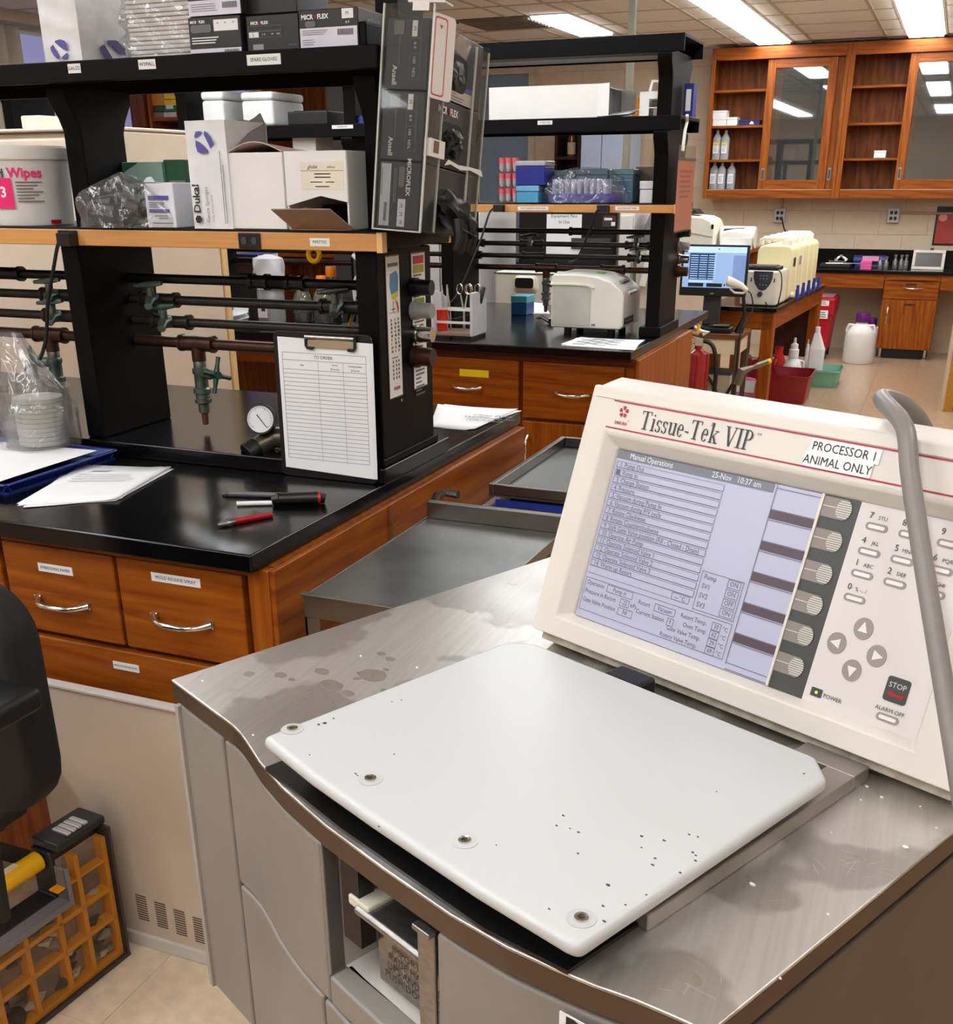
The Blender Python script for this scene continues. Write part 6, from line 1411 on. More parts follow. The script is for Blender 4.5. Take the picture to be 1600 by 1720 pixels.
# left part of the middle shelf
for pl, pr, pt, lb in ((336, 372, 153, 'white foam box with sloping lid edges, left of two on the second rack'), (403, 456, 154, 'white foam box with rounded lid, right of two on the second rack')):
    rbox('foam_box', pl, pr, pt, 4.385, .26, M1_, mat('foam_white', (226, 228, 228), .7), lb, 'box', .25, group='foam boxes on the second rack', bev=.012)
t, F, w, h = rbox('black_tray', 482, 549, 187, 4.385, .2, M1_, BLACK, 'low black tray beside the foam boxes on the second rack', 'tray')
MB(F).box(w*.1, w*.9, h, h+.004, -.18, -.02).build('tray_rim', BLACK, t)
q = P(594, 203, y=4.415); z1 = P(596, 148, y=4.415).z
t = thing('folder', 'cream folder standing in a blue clip at the rack end', 'folder', (q.x+.01, 4.495, M1_))
MB().box(q.x, q.x+.012, 4.405, 4.605, M1_, z1).build('cover', CREAM, t); MB().box(q.x+.0125, q.x+.02, 4.415, 4.605, M1_, z1-.01).build('pages', PAPER, t)
MB().box(q.x-.03, q.x+.035, 4.400, 4.404, M1_+.025, M1_+.032).box(q.x+.021, q.x+.035, 4.400, 4.455, M1_, M1_+.03).build('blue_clip', BLUE, t)
rbox('white_carton', 491, 529, 228, 4.415, .15, ZS2, WHITE, 'white carton on the second rack seen above the torn carton', 'box', .3)
# peach coloured notice hanging in a sleeve on the rack end
xh = xe+.016
(u0, v0), (u1_, v1_) = PF(1140, 243, frame((xh, 0, 0), (0, 1, 0))), PF(1159, 386, frame((xh, 0, 0), (0, 1, 0)))
F = frame((xh, u0, v1_), (0, 1, 0)); w, h = u1_-u0, v0-v1_
t = thing('plastic_sleeve', 'peach coloured notice in a long clear sleeve hung on the second rack', 'notice', (xh, u0+w/2, v1_))
decal(F, .004, .006, w-.004, h-.05, mat('peach_paper', (236, 128, 98), .6), t, 'sheet', .0008); lines(F, para(w*.15, w*.9, h*.72, 6, .018, .008), mat('red_print', (190, 60, 50), .6), t)
MB(F).box(0, w, 0, h, .0014, .0022).build('sleeve', film('sleeve_film', (246, 244, 242), .01, .0, .1), t); MB(F).box(-.004, w+.004, h-.05, h-.043, 0, .004).build('sleeve_bar', DGREY, t)
MB(F).tube([(w*.2, h-.02, .002), (w*.22, h+.05, .004), (w*.28, h+.08, .006), (w*.2, h+.1, .01)], .006, 8).build('white_hook', OFFW, t, smooth=True)
# cream desktop instrument on the second bench
def desktop_instrument():
    z0 = ZT+.024; yq_ = 4.355
    F = frame((0, yq_, 0))
    l, zt_ = PF(926, 460, F); lb, zb = PF(927, 556, F); m_, _ = PF(1003, 556, F); r, zr = PF(1066, 545, F)
    D = .27; x0, x1 = l, P(1003, 560, y=yq_).x; xe = P(1066, 548, y=yq_+.2).x
    w = x1-x0
    tt = thing('desktop_instrument', 'cream box-shaped desktop instrument with arched lid on the second bench', 'instrument', ((x0+x1)/2, yq_+D/2, ZT))
    hz = P(930, 459, y=yq_+.02).z-z0
    # outline in (x,z): lid arches down to the control end
    W2 = xe-x0
    prof = [(0, 0), (W2*.96, 0), (W2, .012), (W2, hz*.62), (W2*.97, hz*.72), (W2*.82, hz*.88), (W2*.62, hz*.97), (W2*.4, hz), (.01, hz), (0, hz-.012)]
    G = frame((x0, yq_, z0)); ICR = mat('instrument_cream', (228, 224, 212), .4, var=.02)
    MB(G).prism(prof, -D, 0).build('housing', ICR, tt, bevel=.008, seg=3)
    arc = [(.006, .012), (W2*.55, .012), (W2*.55, hz*.74), (W2*.48, hz*.78), (W2*.3, hz*.79), (.006, hz*.79)]
    MB(G).prism(arc, 0, .002).build('side_panel', mat('instrument_grey_panel', (190, 188, 178), .4), tt, bevel=.001)
    MB(G).prism([(-.004, hz*.79), (W2*.3, hz*.8), (W2*.49, hz*.79), (W2*.58, hz*.74), (W2*.6, hz*.77), (W2*.5, hz*.825), (W2*.3, hz*.835), (-.004, hz*.825)], 0, .006).build('lid_lip', ICR, tt, bevel=.001)
    def on_top(u, dv, su, sv, m, nm, zz): MB(G).box(u-su, u+su, zz, zz+.003, -dv-sv, -dv+sv).build(nm, m, tt, bevel=.0008, seg=1)
    on_top(W2*.55, .14, .018, .02, mat('green_sticker', (110, 200, 60), .4), 'green_sticker', hz*.985)
    MB(G).box(W2*.72, W2*.9, hz*.83, hz*.86, -.2, -.09).build('control_panel', mat('slate_panel', (140, 140, 146), .35), tt)
    MB(G).box(W2*.77, W2*.85, hz*.86, hz*.866, -.17, -.12).build('white_button', WHITE, tt)
    MB(G).prism([(W2*.93, hz*.72), (W2*1.02, hz*.66), (W2*1.0, hz*.6), (W2*.95, hz*.64)], -.2, -.08).build('latch', ICR, tt, bevel=.002)
    Gx = frame((x0+W2, yq_, z0), (0, 1, 0))
    lb_ = decal(Gx, .02, .02, .16, .045, BLACK, tt, 'nameplate', .002); lines(Gx, [(.03, .03, .14, .034)], GREYP, lb_, z=.0026)
    decal(frame((x0+W2*.56, yq_-.0006, z0)), .004, .012, .02, .02, GREYINK, tt, 'badge')
    for u in (.06, W2-.06):
        for v in (.05, D-.05): MB(G).cyl((u, -.023, -v), (u, .001, -v), .016).build('foot', BLACK, tt)
desktop_instrument()
t = sheet_stack('lying_papers', [(941, 579), (1060, 589), (1083, 572), (975, 567)], ZT, 2, 'printed white sheet on the second bench corner in front of the instrument')
a_ = P(941, 579, z=ZT); lines(frame((a_.x+.03, a_.y+.02, ZT+.003), (1, 0, 0), (0, 1, 0)), [(x+.04*(k % 2), v, x+.04*(k % 2)+.05, v+.012) for k in range(6) for x, v in ((.01, .03*k), (.09, .03*k))], GREYINK, t)
# rack of dissecting tools between white end plates
def tool_rack():
    y0 = 4.05; zq = ZT
    xa_, xb_ = P(723, 560, y=y0).x, P(815, 555, y=4.2).x
    t = thing('tool_rack', 'white-ended rack of scissors and forceps on the second bench', 'rack', ((xa_+xb_)/2, y0+.1, zq))
    hA = P(727, 490, y=y0).z-zq
    for x in (xa_, xb_-.006): MB().prism([(y0, zq+.012), (y0+.15, zq+.012), (y0+.15, zq+hA*.8), (y0+.06, zq+hA), (y0, zq+hA)], x, x+.012, axis=0).build('end_plate', mat('cool_white_plate', (206, 208, 212), .4), t, bevel=.002)
    MB().box(xa_+.012, xb_-.006, y0+.01, y0+.15, zq+.012, zq+.022).build('tray', mat('tan_tray', (150, 120, 104), .5), t)
    for z_, yy in ((.055, .03), (.1, .07), (.1, .12)): MB().box(xa_+.012, xb_-.006, y0+yy, y0+yy+.012, zq+z_, zq+z_+.008).build('cross_rail', OFFW, t)
    MB().box(xa_-.02, xa_+.09, y0-.015, y0+.03, zq, zq+.012).box(xa_+.09, xb_, y0, y0+.15, zq, zq+.012).build('foot', BLACK, t)
    px = P(740, 530, y=y0+.05).x; MB().lathe([(.022, .022), (.026, .1), (.028, .105), (.026, .105)], (px, y0+.06, zq), 16).build('red_cup', mat('orange_red_cup', (222, 48, 30), .35), t, smooth=True)
    n = 0
    for px_, kind in ((748, 1), (757, 1), (779, 0), (795, 0), (812, 2)):
        x = P(px_, 520, y=y0+.09).x; z1 = P(px_, 478, y=y0+.09).z
        tl_ = thing('scissors' if kind == 0 else 'forceps' if kind == 1 else 'clamp', {748: 'steel forceps in the white-ended rack, the pair next to the red cup', 757: 'steel forceps in the white-ended rack, between the first forceps and the scissors', 779: 'steel scissors in the white-ended rack, next to the forceps', 795: 'steel scissors in the white-ended rack, next to the dark clamp', 812: 'dark-handled clamp leaning at the end of the white-ended rack'}[px_], ('scissors', 'forceps', 'clamp')[kind], (x, y0+.09, zq+.03), group='tools in the white-ended rack')
        b = MB(); m = DGREY if kind == 2 else CHROME
        if kind == 0:
            for s in (-1, 1):
                b.tube([(x-s*.004, y0+.09, zq+.024), (x, y0+.09, zq+.09), (x+s*.014, y0+.09, z1-.04)], [.002, .004, .003], 6)
                c = V((x+s*.018, y0+.09, z1-.018)); b.tube([c+V((.013*math.cos(k*.5236), 0, .02*math.sin(k*.5236))) for k in range(13)], .0028, 6)
        elif kind == 1:
            for s in (-1, 1): b.tube([(x+s*.001, y0+.09, zq+.024), (x+s*.006-.01, y0+.09, zq+.1), (x-.016, y0+.09, z1)], [.0015, .0035, .003], 6)
        else: b.tube([(x-.05, y0+.09, zq+.1), (x-.02, y0+.09, zq+.14), (x, y0+.095, z1-.01)], [.004, .016, .008], 8)
        b.build('tool_body', m, tl_, smooth=True)
tool_rack()
a = P(872, 524, y=4.95)
t, F, w, h = rbox('tip_box', 858, 884, 497, 4.9, .11, ZT, mat('deep_blue_box', (34, 82, 140), .35), 'blue tip box with a turquoise lid behind the second rack post', 'tip box', .38, mat('turquoise_lid', (90, 176, 196), .3))
t = sheet_stack('lying_papers', [(888, 527), (916, 527), (914, 510), (892, 508)], ZT, 2, 'white papers lying behind the valve of the second rack')
t = thing('wash_bottle_nozzle', 'chrome nozzle lying behind the cream desktop instrument', 'nozzle', P(905, 535, z=ZT))
p = P(902, 534, z=ZT+.012); q = P(925, 540, z=ZT+.012)
MB().tube([p, p.lerp(q, .4)+V((0, 0, .012)), q], [.006, .011, .014], 10).build('nozzle_body', CHROME, t, smooth=True)
# things at the bench left part, seen between the pipes of the near rack
yl = 4.25
a, c = P(423, 545, z=ZT), P(502, 540, z=ZT)
xc, yc_ = (a.x+c.x)/2, a.y+.06; rr_ = (c.x-a.x)/2
hz = P(460, 428, y=yc_).z-ZT
t = thing('bagged_carboy', 'tall white bag over a clear jug on the second bench', 'bag', (xc, yc_, ZT))
MB().lathe([(rr_*.8, .001), (rr_*.86, .02), (rr_*.84, hz*.6), (rr_*.5, hz*.7), (rr_*.3, hz*.72)], (xc, yc_, ZT), 20).build('jug_body', film('cloudy_jug', (206, 210, 214), .12, .55, .2), t, smooth=True)
MB().grid(lambda s, v: (xc+rr_*(1.02+.06*math.sin(s*31+v*9)-.05*v)*(1 if v < .75 else 1-.5*(v-.75))*math.cos(6.2832*s), yc_+rr_*(.9+.06*math.sin(s*19-v*7))*math.sin(6.2832*s), ZT+hz*(.52+.48*v)+.008*math.sin(s*25)*v*(1-v)) if v < .95 else (xc+.01*math.cos(6.2832*s), yc_+.01*math.sin(6.2832*s), ZT+hz*1.01), 40, 10).build('white_bag', mat('milky_bag', (222, 224, 228), .3, var=.05, bump=.5), t, smooth=True)
F = frame((xc-rr_*.45, yc_-rr_*.92, ZT+hz*.1)); l = decal(F, 0, 0, rr_*.75, rr_*.75, PAPER, t, 'paper_label'); lines(F, rectl(0, 0, rr_*.75, rr_*.75, .003), mat('dull_red_print', (190, 90, 100), .6), l); lines(F, [(.02, .03, .04, .06), (.03, .06, .05, .07)], INK, l)
for k, (px, pyt, pr_, lb) in enumerate(((510, 464, 14, 'clear bottle with orange cap and yellow tape, leftmost of three'), (543, 463, 14, 'clear bottle with orange cap, middle of three'), (560, 447, 15, 'tallest clear bottle with orange cap, right of three'))):
    yy = 4.32 if k < 2 else 4.5
    pb = P(px, 540, y=yy); w_ = P(px+pr_, 500, y=yy).x-P(px-pr_, 500, y=yy).x; r_ = w_/2; hz_ = P(px, pyt, y=yy).z-ZT
    t = thing('media_bottle', lb, 'bottle', (pb.x, yy, ZT), group='orange-capped bottles on the second bench')
    MB().lathe([(r_*.92, .001), (r_, .01), (r_, hz_*.5), (r_*.8, hz_*.62), (r_*.38, hz_*.76), (r_*.38, hz_*.84)], (pb.x, yy, ZT), 22).build('bottle_body', film('bottle_glass', (214, 218, 214), .14, .12, .05), t, smooth=True)
    MB().lathe([(r_*.5, hz_*.8), (r_*.52, hz_*.82), (r_*.52, hz_*.98), (r_*.46, hz_)], (pb.x, yy, ZT), 18).build('cap', mat('orange_cap', (246, 130, 20), .4), t, smooth=True)
    MB().lathe([(r_*.9, .006), (r_*.92, hz_*.22)], (pb.x, yy, ZT), 20).build('liquid', mat('dark_liquid', (70, 66, 58), .2), t, smooth=True)
    if k < 2: MB().lathe([(r_*1.01, hz_*.33), (r_*1.01, hz_*.42)], (pb.x, yy, ZT), 22).build('yellow_tape', mat('yellow_tape'), t, smooth=True)
t = sheet_stack('lying_papers', [(392, 540), (418, 533), (412, 520), (392, 522)], ZT, 6, 'stack of white papers at the cream cabinet on the second bench', th=.004)
for k, (py, c, nm) in enumerate(((455, (40, 52, 120), 'blue'), (463, (60, 56, 54), 'grey'), (471, (100, 30, 30), 'maroon'))):
    yy = 4.86; p0, p1 = P(391, py, y=yy), P(420, py, y=yy); zz = ZT+.165+.027*(2-k)
    t = thing('book', nm+' book in the flat pile beside the bagged jug', 'book', ((p0.x+p1.x)/2, yy+.1, zz), group='books in the flat pile')
    MB().box(p0.x, p1.x+.05, yy, yy+.004, zz, zz+.025).box(p0.x, p1.x+.05, yy+.004, yy+.2, zz, zz+.003).box(p0.x, p1.x+.05, yy+.004, yy+.2, zz+.022, zz+.025).build('cover', mat(nm+'_book_cover', c, .5), t); MB().box(p0.x+.003, p1.x+.047, yy+.006, yy+.196, zz+.0031, zz+.0219).build('pages', PAPER, t)
yy = 4.86; p0, p1 = P(388, 500, y=yy), P(420, 500, y=yy)
t = thing('file_box', 'black file box carrying the pile of books on the second bench', 'box', ((p0.x+p1.x)/2, yy+.1, ZT)); MB().box(p0.x-.01, p1.x+.06, yy-.005, yy+.21, ZT, ZT+.15).build('box_body', BLACK, t, bevel=.003); MB().box(p0.x-.012, p1.x+.062, yy-.007, yy+.212, ZT+.1505, ZT+.1645).build('lid', BLACK, t, bevel=.003)
q = P(598, 470, y=4.27); zt_ = P(596, 430, y=4.27).z
t = thing('retort_stand', 'folded pale tubing hung on a dark stand at the rack end', 'stand', (q.x, 4.27, ZT))
MB().cyl((q.x, 4.27, ZT), (q.x, 4.27, zt_+.05), .008).box(q.x-.06, q.x+.06, 4.22, 4.32, ZT, ZT+.012).build('stand_rod', DGREY, t); pts_ = [P(px, py, y=4.26) for px, py in ((592, 428), (609, 450), (596, 472), (596, 500), (602, 520))]
MB().tube(smooth_path(pts_), .009, 8).build('pale_tubing', mat('pale_tube', (196, 196, 192), .4), t, smooth=True)
t = thing('tape_roll', 'yellow tape roll hanging above the orange-capped bottles', 'tape', P(527, 430, y=4.6)); c = P(527, 428, y=4.6)
MB(frame(c)).tube([(.03*math.cos(k*.3927), .03*math.sin(k*.3927), 0) for k in range(17)], .012, 8).build('roll', YELLOW, t, smooth=True); MB().cyl(c+V((0, -.02, .03)), c+V((0, .25, .03)), .006).build('hanger', RACKB, t)
# cream cabinet in the aisle
y0 = 3.13
cx0 = P(190, 214, y=y0).x; zt_ = P(150, 213, y=y0).z
Fx = frame((cx0, 0, 0), (0, 1, 0)); y1 = PF(385, 500, Fx)[0]; y1 = min(y1, 3.9)
BE = mat('beige_cabinet_enamel', (222, 204, 182), .5, var=.03)
t = thing('cream_cabinet', 'tall cream upright cabinet in the aisle behind the near rack', 'cabinet', (cx0-.35, (y0+y1)/2, 0))
MB().box(cx0-1.1, cx0, y0+.03, y1-.03, .08, zt_-.012).build('body', BE, t, bevel=.008)
MB().box(cx0-1.1, cx0-.006, y0, y0+.028, .1, zt_-.03).build('door', BE, t, bevel=.01); MB().box(cx0-1.1, cx0+.004, y0-.004, y1, zt_-.011, zt_).build('top_cap', BE, t, bevel=.006)
MB().box(cx0-.03, cx0+.006, y1-.029, y1+.01, .08, zt_-.02).build('gasket_edge', mat('tan_gasket', (230, 196, 140), .5), t, bevel=.008); MB().box(cx0-1.05, cx0-.03, y0+.06, y1-.06, 0, .08).build('plinth', BLACK, t)
a, c = P(60, 206, y=y0+.1), P(92, 206, y=y0+.1); zc = P(75, 201, y=y0+.1).z
MB().box(a.x, c.x, y0+.03, y0+.25, zt_, zc+.01).build('hinge_cover', CREAM, t, bevel=.006)
# ================= BEHIND THE SECOND BENCH =================
DKF = mat('black_appliance', (22, 21, 21), .4, var=.1)
yb = 6.3
xa_, xb_ = P(868, 430, y=yb).x, P(1032, 430, y=yb).x; zb = P(950, 456, y=yb).z; zt_ = P(950, 330, y=yb).z
t = thing('black_incubator', 'large black appliance with a paper notice behind the second bench', 'appliance', ((xa_+xb_)/2, yb+.3, 0))
MB().box(xa_, xb_, yb+.02, yb+.6, .05, zt_).build('body', DKF, t, bevel=.01); MB().box(xa_+.01, xb_-.01, yb, yb+.02, zb-.02, zt_-.02).build('door', BLACK, t, bevel=.006); MB().box(xa_+.03, xb_-.03, yb+.05, yb+.58, 0, .05).build('plinth', BLACK, t)
F = frame((0, yb-.0006, 0)); (u0, v0), (u1_, v1_) = PF(918, 366, F), PF(975, 430, F)
v1_ = PF(940, 430, F)[1]
l = decal(F, u0, v1_, u1_, v0+.02, PAPER, t, 'paper_notice'); txt('Equipment Not', (u1_-u0)*.12, F, (u0+u1_)/2, PF(945, 363, F)[1], INK, l, z=.001); txt('In Use', (u1_-u0)*.12, F, (u0+u1_)/2, PF(945, 373, F)[1], INK, l, z=.001)
(u0, v0), (u1_, v1_) = PF(1012, 362, F), PF(1036, 381, F); l = decal(F, u0, v1_, min(u1_, xb_), v0, mat('plum_sticker', (70, 44, 52), .5), t, 'sticker'); lines(F, [(u0+.01, v0-.025, u1_-.03, v0-.012), (u1_-.035, v1_+.005, u1_-.012, v1_+.025)], TAPE, l)
MB().box(xb_-.26, xb_-.02, yb-.012, yb, PF(1000, 400, F)[1]-.06, PF(1000, 400, F)[1]).build('handle', DGREY, t, bevel=.004)
ya = 5.75
xa_, xb_ = P(858, 500, y=ya).x, P(945, 500, y=ya).x; zt_ = P(890, 457, y=ya).z
t = thing('cream_centrifuge', 'cream instrument with a black oval mouth in front of the black appliance', 'instrument', ((xa_+xb_)/2, ya+.25, 0))
MB().box(xa_-.1, xb_, ya, ya+.45, .72, zt_).build('housing', CREAM, t, bevel=.02, seg=3)
F = frame((0, ya, 0)); c = PF(883, 478, F); mw = PF(905, 478, F)[0]-PF(862, 478, F)[0]
b = MB(F); o_, i_ = rrect(mw*1.0, mw*.66, mw*.22, 5, *c), rrect(mw*.72, mw*.36, mw*.1, 5, c[0], c[1]+.01)
for k in range(len(o_)): j = (k+1) % len(o_); b.quad((*o_[k], .0), (*o_[j], .0), (*i_[j], .03), (*i_[k], .03))
b.build('mouth_rim', CREAM, t, smooth=True); MB(F).prism(i_, .02, .029).build('dark_mouth', BLACK, t)
MB().box(xa_-.1, xb_, ya-.002, ya+.002, zt_-.012, zt_-.006).build('lid_seam', DGREY, t)
ts = thing('instrument_table', 'plain oak table carrying the cream instrument behind the second bench', 'table', ((xa_+xb_)/2, ya+.2, 0))
MB().box(xa_-.3, xb_+.2, ya-.06, ya+.5, .69, .7195).build('tabletop', WOODH, ts, bevel=.003)
for x in (xa_-.27, xb_+.12):
    for y_ in (ya-.04, ya+.42): MB().box(x, x+.05, y_, y_+.05, 0, .69).build('leg', WOODV, ts, bevel=.003)
# white freezer further left
yf_ = 6.2; xa_, xb_ = P(700, 470, y=yf_).x, P(802, 470, y=yf_).x; zt_ = P(760, 352, y=yf_).z
WF = mat('white_freezer', (222, 216, 212), .45, var=.02)
t = thing('white_freezer', 'white upright freezer behind the tool rack of the second bench', 'freezer', ((xa_+xb_)/2, yf_+.3, 0))
MB().box(xa_, xb_, yf_+.04, yf_+.65, .06, zt_).build('body', WF, t, bevel=.01); MB().box(xa_, P(738, 470, y=yf_).x-.004, yf_, yf_+.04, .1, zt_-.02).build('door', WF, t, bevel=.008); MB().box(P(738, 470, y=yf_).x+.004, xb_, yf_, yf_+.04, .1, zt_-.02).build('door', WF, t, bevel=.008); MB().box(xa_+.02, xb_-.02, yf_+.08, yf_+.6, 0, .06).build('plinth', BLACK, t)
xa_, xb_ = P(803, 480, y=7.2).x, P(850, 480, y=7.2).x; zt_ = P(810, 448, y=7.2).z
t = thing('side_cupboard', 'brown wooden cupboard glimpsed right of the white freezer', 'cupboard', ((xa_+xb_)/2, 7.4, 0)); MB().box(xa_, xb_, 7.22, 7.6, .06, zt_).build('body', WOODV, t, bevel=.003); MB().box(xa_+.01, xb_-.01, 7.2, 7.22, .1, zt_-.02).build('door', WOODV, t, bevel=.003); MB().box(xa_+.02, xb_-.02, 7.24, 7.58, 0, .06).build('plinth', BLACK, t); MB().box(xa_-.02, xb_+.02, 7.18, 7.6, zt_, zt_+.025).build('top', EPOXY, t)
# cream instrument and white column at the rack end
yc2 = 5.9; xa_, xb_ = P(1068, 440, y=yc2).x, P(1112, 440, y=yc2).x; zt_ = P(1090, 350, y=yc2).z
t = thing('tall_instrument', 'tall beige instrument with a dark hood seen through the second rack end', 'instrument', ((xa_+xb_)/2, yc2+.2, 0))
MB().box(xa_, xb_, yc2, yc2+.4, .05, P(1090, 455, y=yc2).z+.12).build('cabinet', mat('beige_instrument', (206, 196, 172), .45), t, bevel=.012); MB().box(xa_+.03, xb_-.03, yc2+.05, yc2+.38, 0, .05).build('plinth', BLACK, t)
z1 = P(1090, 455, y=yc2).z+.12; MB().prism([(yc2+.02, z1), (yc2+.38, z1), (yc2+.38, zt_), (yc2+.2, zt_), (yc2+.06, zt_-.08)], xa_+.02, xb_-.02, axis=0).build('hood', mat('taupe_hood', (84, 76, 70), .4), t, bevel=.01)
pa, pb = P(1105, 372, y=yc2-.02), P(1078, 480, y=yc2-.02); MB().tube([pa, pa.lerp(pb, .5), pb], .018, 10).build('sloping_arm', OFFW, t, smooth=True)
xa_, xb_ = P(1037, 420, y=6.0).x, P(1062, 420, y=6.0).x; zt_ = P(1050, 352, y=6.).z
t = thing('white_locker', 'narrow white locker beside the black appliance', 'locker', ((xa_+xb_)/2, 6.2, 0)); MB().box(xa_, xb_, 6.02, 6.4, .04, zt_).build('body', WF, t, bevel=.006); MB().box(xa_+.006, xb_-.006, 6.0, 6.02, .08, zt_-.03).build('door', WF, t, bevel=.004); MB().box(xa_+.02, xb_-.02, 6.05, 6.38, 0, .04).build('plinth', BLACK, t)
# oak shelving at the far left with coloured boxes
yk = 7.6
def shelf_unit(pl, pr, lab):
    x0, x1 = P(pl, 180, y=yk).x, P(pr, 180, y=yk).x
    t = thing('oak_shelving', lab, 'shelving', ((x0+x1)/2, yk+.17, 0))
    zt_ = 2.35
    for x in (x0, x1-.025): MB().box(x, x+.025, yk, yk+.34, 0, zt_).build('side_panel', WOODV, t, bevel=.002)
    MB().box(x0+.025, x1-.025, yk+.32, yk+.34, 0, zt_).build('back_panel', WOODI, t)
    zs_ = [.06, .5, .95, P(280, 203, y=yk).z, zt_-.03]
    for z in zs_: MB().box(x0+.025, x1-.025, yk, yk+.32, z, z+.025).build('shelf', WOODH, t, bevel=.002)
    return x0, x1, zs_
# plain deep oak side seen first, then an open unit
x0, x1 = max(P(205, 180, y=yk-.02).x, XL+.40), P(247, 180, y=yk-.02).x
t = thing('oak_wardrobe', 'tall plain oak cabinet side glimpsed left of the coloured boxes', 'cabinet', ((x0+x1)/2, yk+.2, 0)); MB().box(XL+.03, x1-.03, yk-.02, yk+.4, .06, 2.35).build('body', wood('oak_dull_panel', (90, 44, 14), (130, 70, 26), grain=(10, 10, 1.2), rough=.5, coat=0), t, bevel=.003); MB().box(XL+.06, x1-.05, yk, yk+.38, 0, .06).build('plinth', BLACK, t)
sx0, sx1, szs = shelf_unit(248, 316, 'open oak shelving with coloured cartons seen under the near rack shelf')
shelf_unit(440, 552, 'open oak shelving glimpsed between the foam boxes and the rack end')
zb = szs[3]+.0255
for k, (pl, pr, z0_, z1_, c, nm) in enumerate(((253, 275, 188, 203, (150, 110, 90), 'brown'), (276, 296, 188, 203, (226, 206, 190), 'cream'), (253, 275, 178, 188, (20, 60, 36), 'dark green'), (276, 296, 178, 188, (30, 120, 60), 'bright green'), (253, 275, 157, 178, (206, 130, 30), 'amber'), (276, 296, 167, 178, (250, 196, 20), 'lower yellow'), (276, 296, 156, 167, (252, 204, 40), 'upper yellow'), (297, 309, 181, 203, (186, 24, 50), 'tall crimson'), (297, 309, 169, 181, (40, 50, 120), 'navy'), (297, 309, 157, 169, (176, 30, 40), 'upper crimson'))):
    a, c_ = P(pl, z1_, y=yk+.03), P(pr, z0_, y=yk+.03)
    t = thing('carton', nm+' carton in the pile on the far oak shelving', 'box', ((a.x+c_.x)/2, yk+.12, a.z), group='coloured cartons on the far oak shelving')
    zl = a.z if z1_ < 203 else zb
    MB().box(a.x, c_.x-.002, yk+.03, yk+.2, zl+.0006, c_.z-.0006).build('carton_body', mat(nm.replace(' ', '_')+'_card', c, .5), t, bevel=.002)
    if k in (3, 7, 8, 9): MB().box(a.x+.02, c_.x-.03, yk+.029, yk+.03, zl+.02, zl+.045).build('white_print', TAPE, t)
x0, x1 = P(549, 180, y=7.0).x, P(592, 180, y=7.0).x
t = thing('charcoal_cabinet', 'charcoal steel cabinet glimpsed at the near rack end', 'cabinet', ((x0+x1)/2, 7.2, 0)); MB().box(x0, x1, 7.0, 7.4, .05, 2.2).build('body', mat('charcoal_paint', (58, 56, 56), .5), t, bevel=.006); MB().box(x0+.01, x1-.01, 6.98, 7., .1, 2.15).build('door', MATS['charcoal_paint'], t, bevel=.003); MB().box(x0+.02, x1-.02, 7.02, 7.38, 0, .05).build('plinth', BLACK, t)
# ================= RIGHT-HAND AISLE: TABLES, MONITOR, JERRICANS, FLOOR THINGS =================
# small table with monitor
zt = .612
fr, br = P(1242, 563, z=zt), P(1275, 543, z=zt)
sx1 = (fr.x+br.x)/2; sy0, sy1 = fr.y, min(br.y, P(1304, 518, z=.735).y-.03); sx0 = sx1-.62
t = thing('side_table', 'small wood-topped side table with cream apron under the monitor', 'table', ((sx0+sx1)/2, (sy0+sy1)/2, 0))
MB().box(sx0, sx1, sy0, sy1, zt-.03, zt).build('tabletop', wood('brown_laminate', (96, 58, 34), (136, 88, 54)), t, bevel=.004)
MB().box(sx0+.03, sx1-.01, sy0+.012, sy0+.03, zt-.12, zt-.03).box(sx1-.03, sx1-.012, sy0+.03, sy1-.03, zt-.12, zt-.03).box(sx0+.03, sx1-.03, sy1-.03, sy1-.012, zt-.12, zt-.03).build('apron', mat('cream_apron', (222, 206, 170), .5), t)
TB = mat('taupe_metal', (96, 82, 70), .4, .5)
for x in (sx0+.005, sx1-.035):
    for y in (sy0+.005, sy1-.035): MB().box(x, x+.03, y, y+.03, 0, zt-.03).build('leg', TB, t, bevel=.003)
# monitor
ym = sy0+.24
a, b_, c = P(1146, 409, y=ym), P(1259, 413, y=ym), P(1256, 493, y=ym)
m0, m1, mz1, mz0 = a.x, b_.x, (a.z+b_.z)/2, P(1197, 489, y=ym).z
ux = V((1, .0, 0))
FMn = frame(((m0+m1)/2, ym, (mz0+mz1)/2), ux, (0, .06, 1)); mw, mh = m1-m0, mz1-mz0
t = thing('monitor', 'black flat monitor showing a blue spreadsheet on the side table', 'monitor', ((m0+m1)/2, ym+.06, zt))
MB(FMn).box(-mw/2, mw/2, -mh/2-.03, mh/2, -.03, 0).build('screen_frame', BLACK, t, bevel=.003)
sw, sh_ = mw*.93, mh*.88
sc = MB(FMn).box(-sw/2, sw/2, -sh_/2+.004, sh_/2+.004, 0, .001).build('display_screen', mat('lit_blue_screen', (142, 172, 212), .3, var=.02, emit=.62), t)
Fs = frame(FMn @ V((-sw/2, -sh_/2+.004, .001)), ux, (0, .06, 1))
NV = mat('screen_navy', (34, 64, 120), .3, emit=.3); PL = mat('screen_pale', (176, 204, 232), .3, emit=.8); DKS = mat('screen_dark', (26, 34, 52), .3, emit=.1); MD = mat('screen_mid', (120, 146, 196), .3, emit=.5)
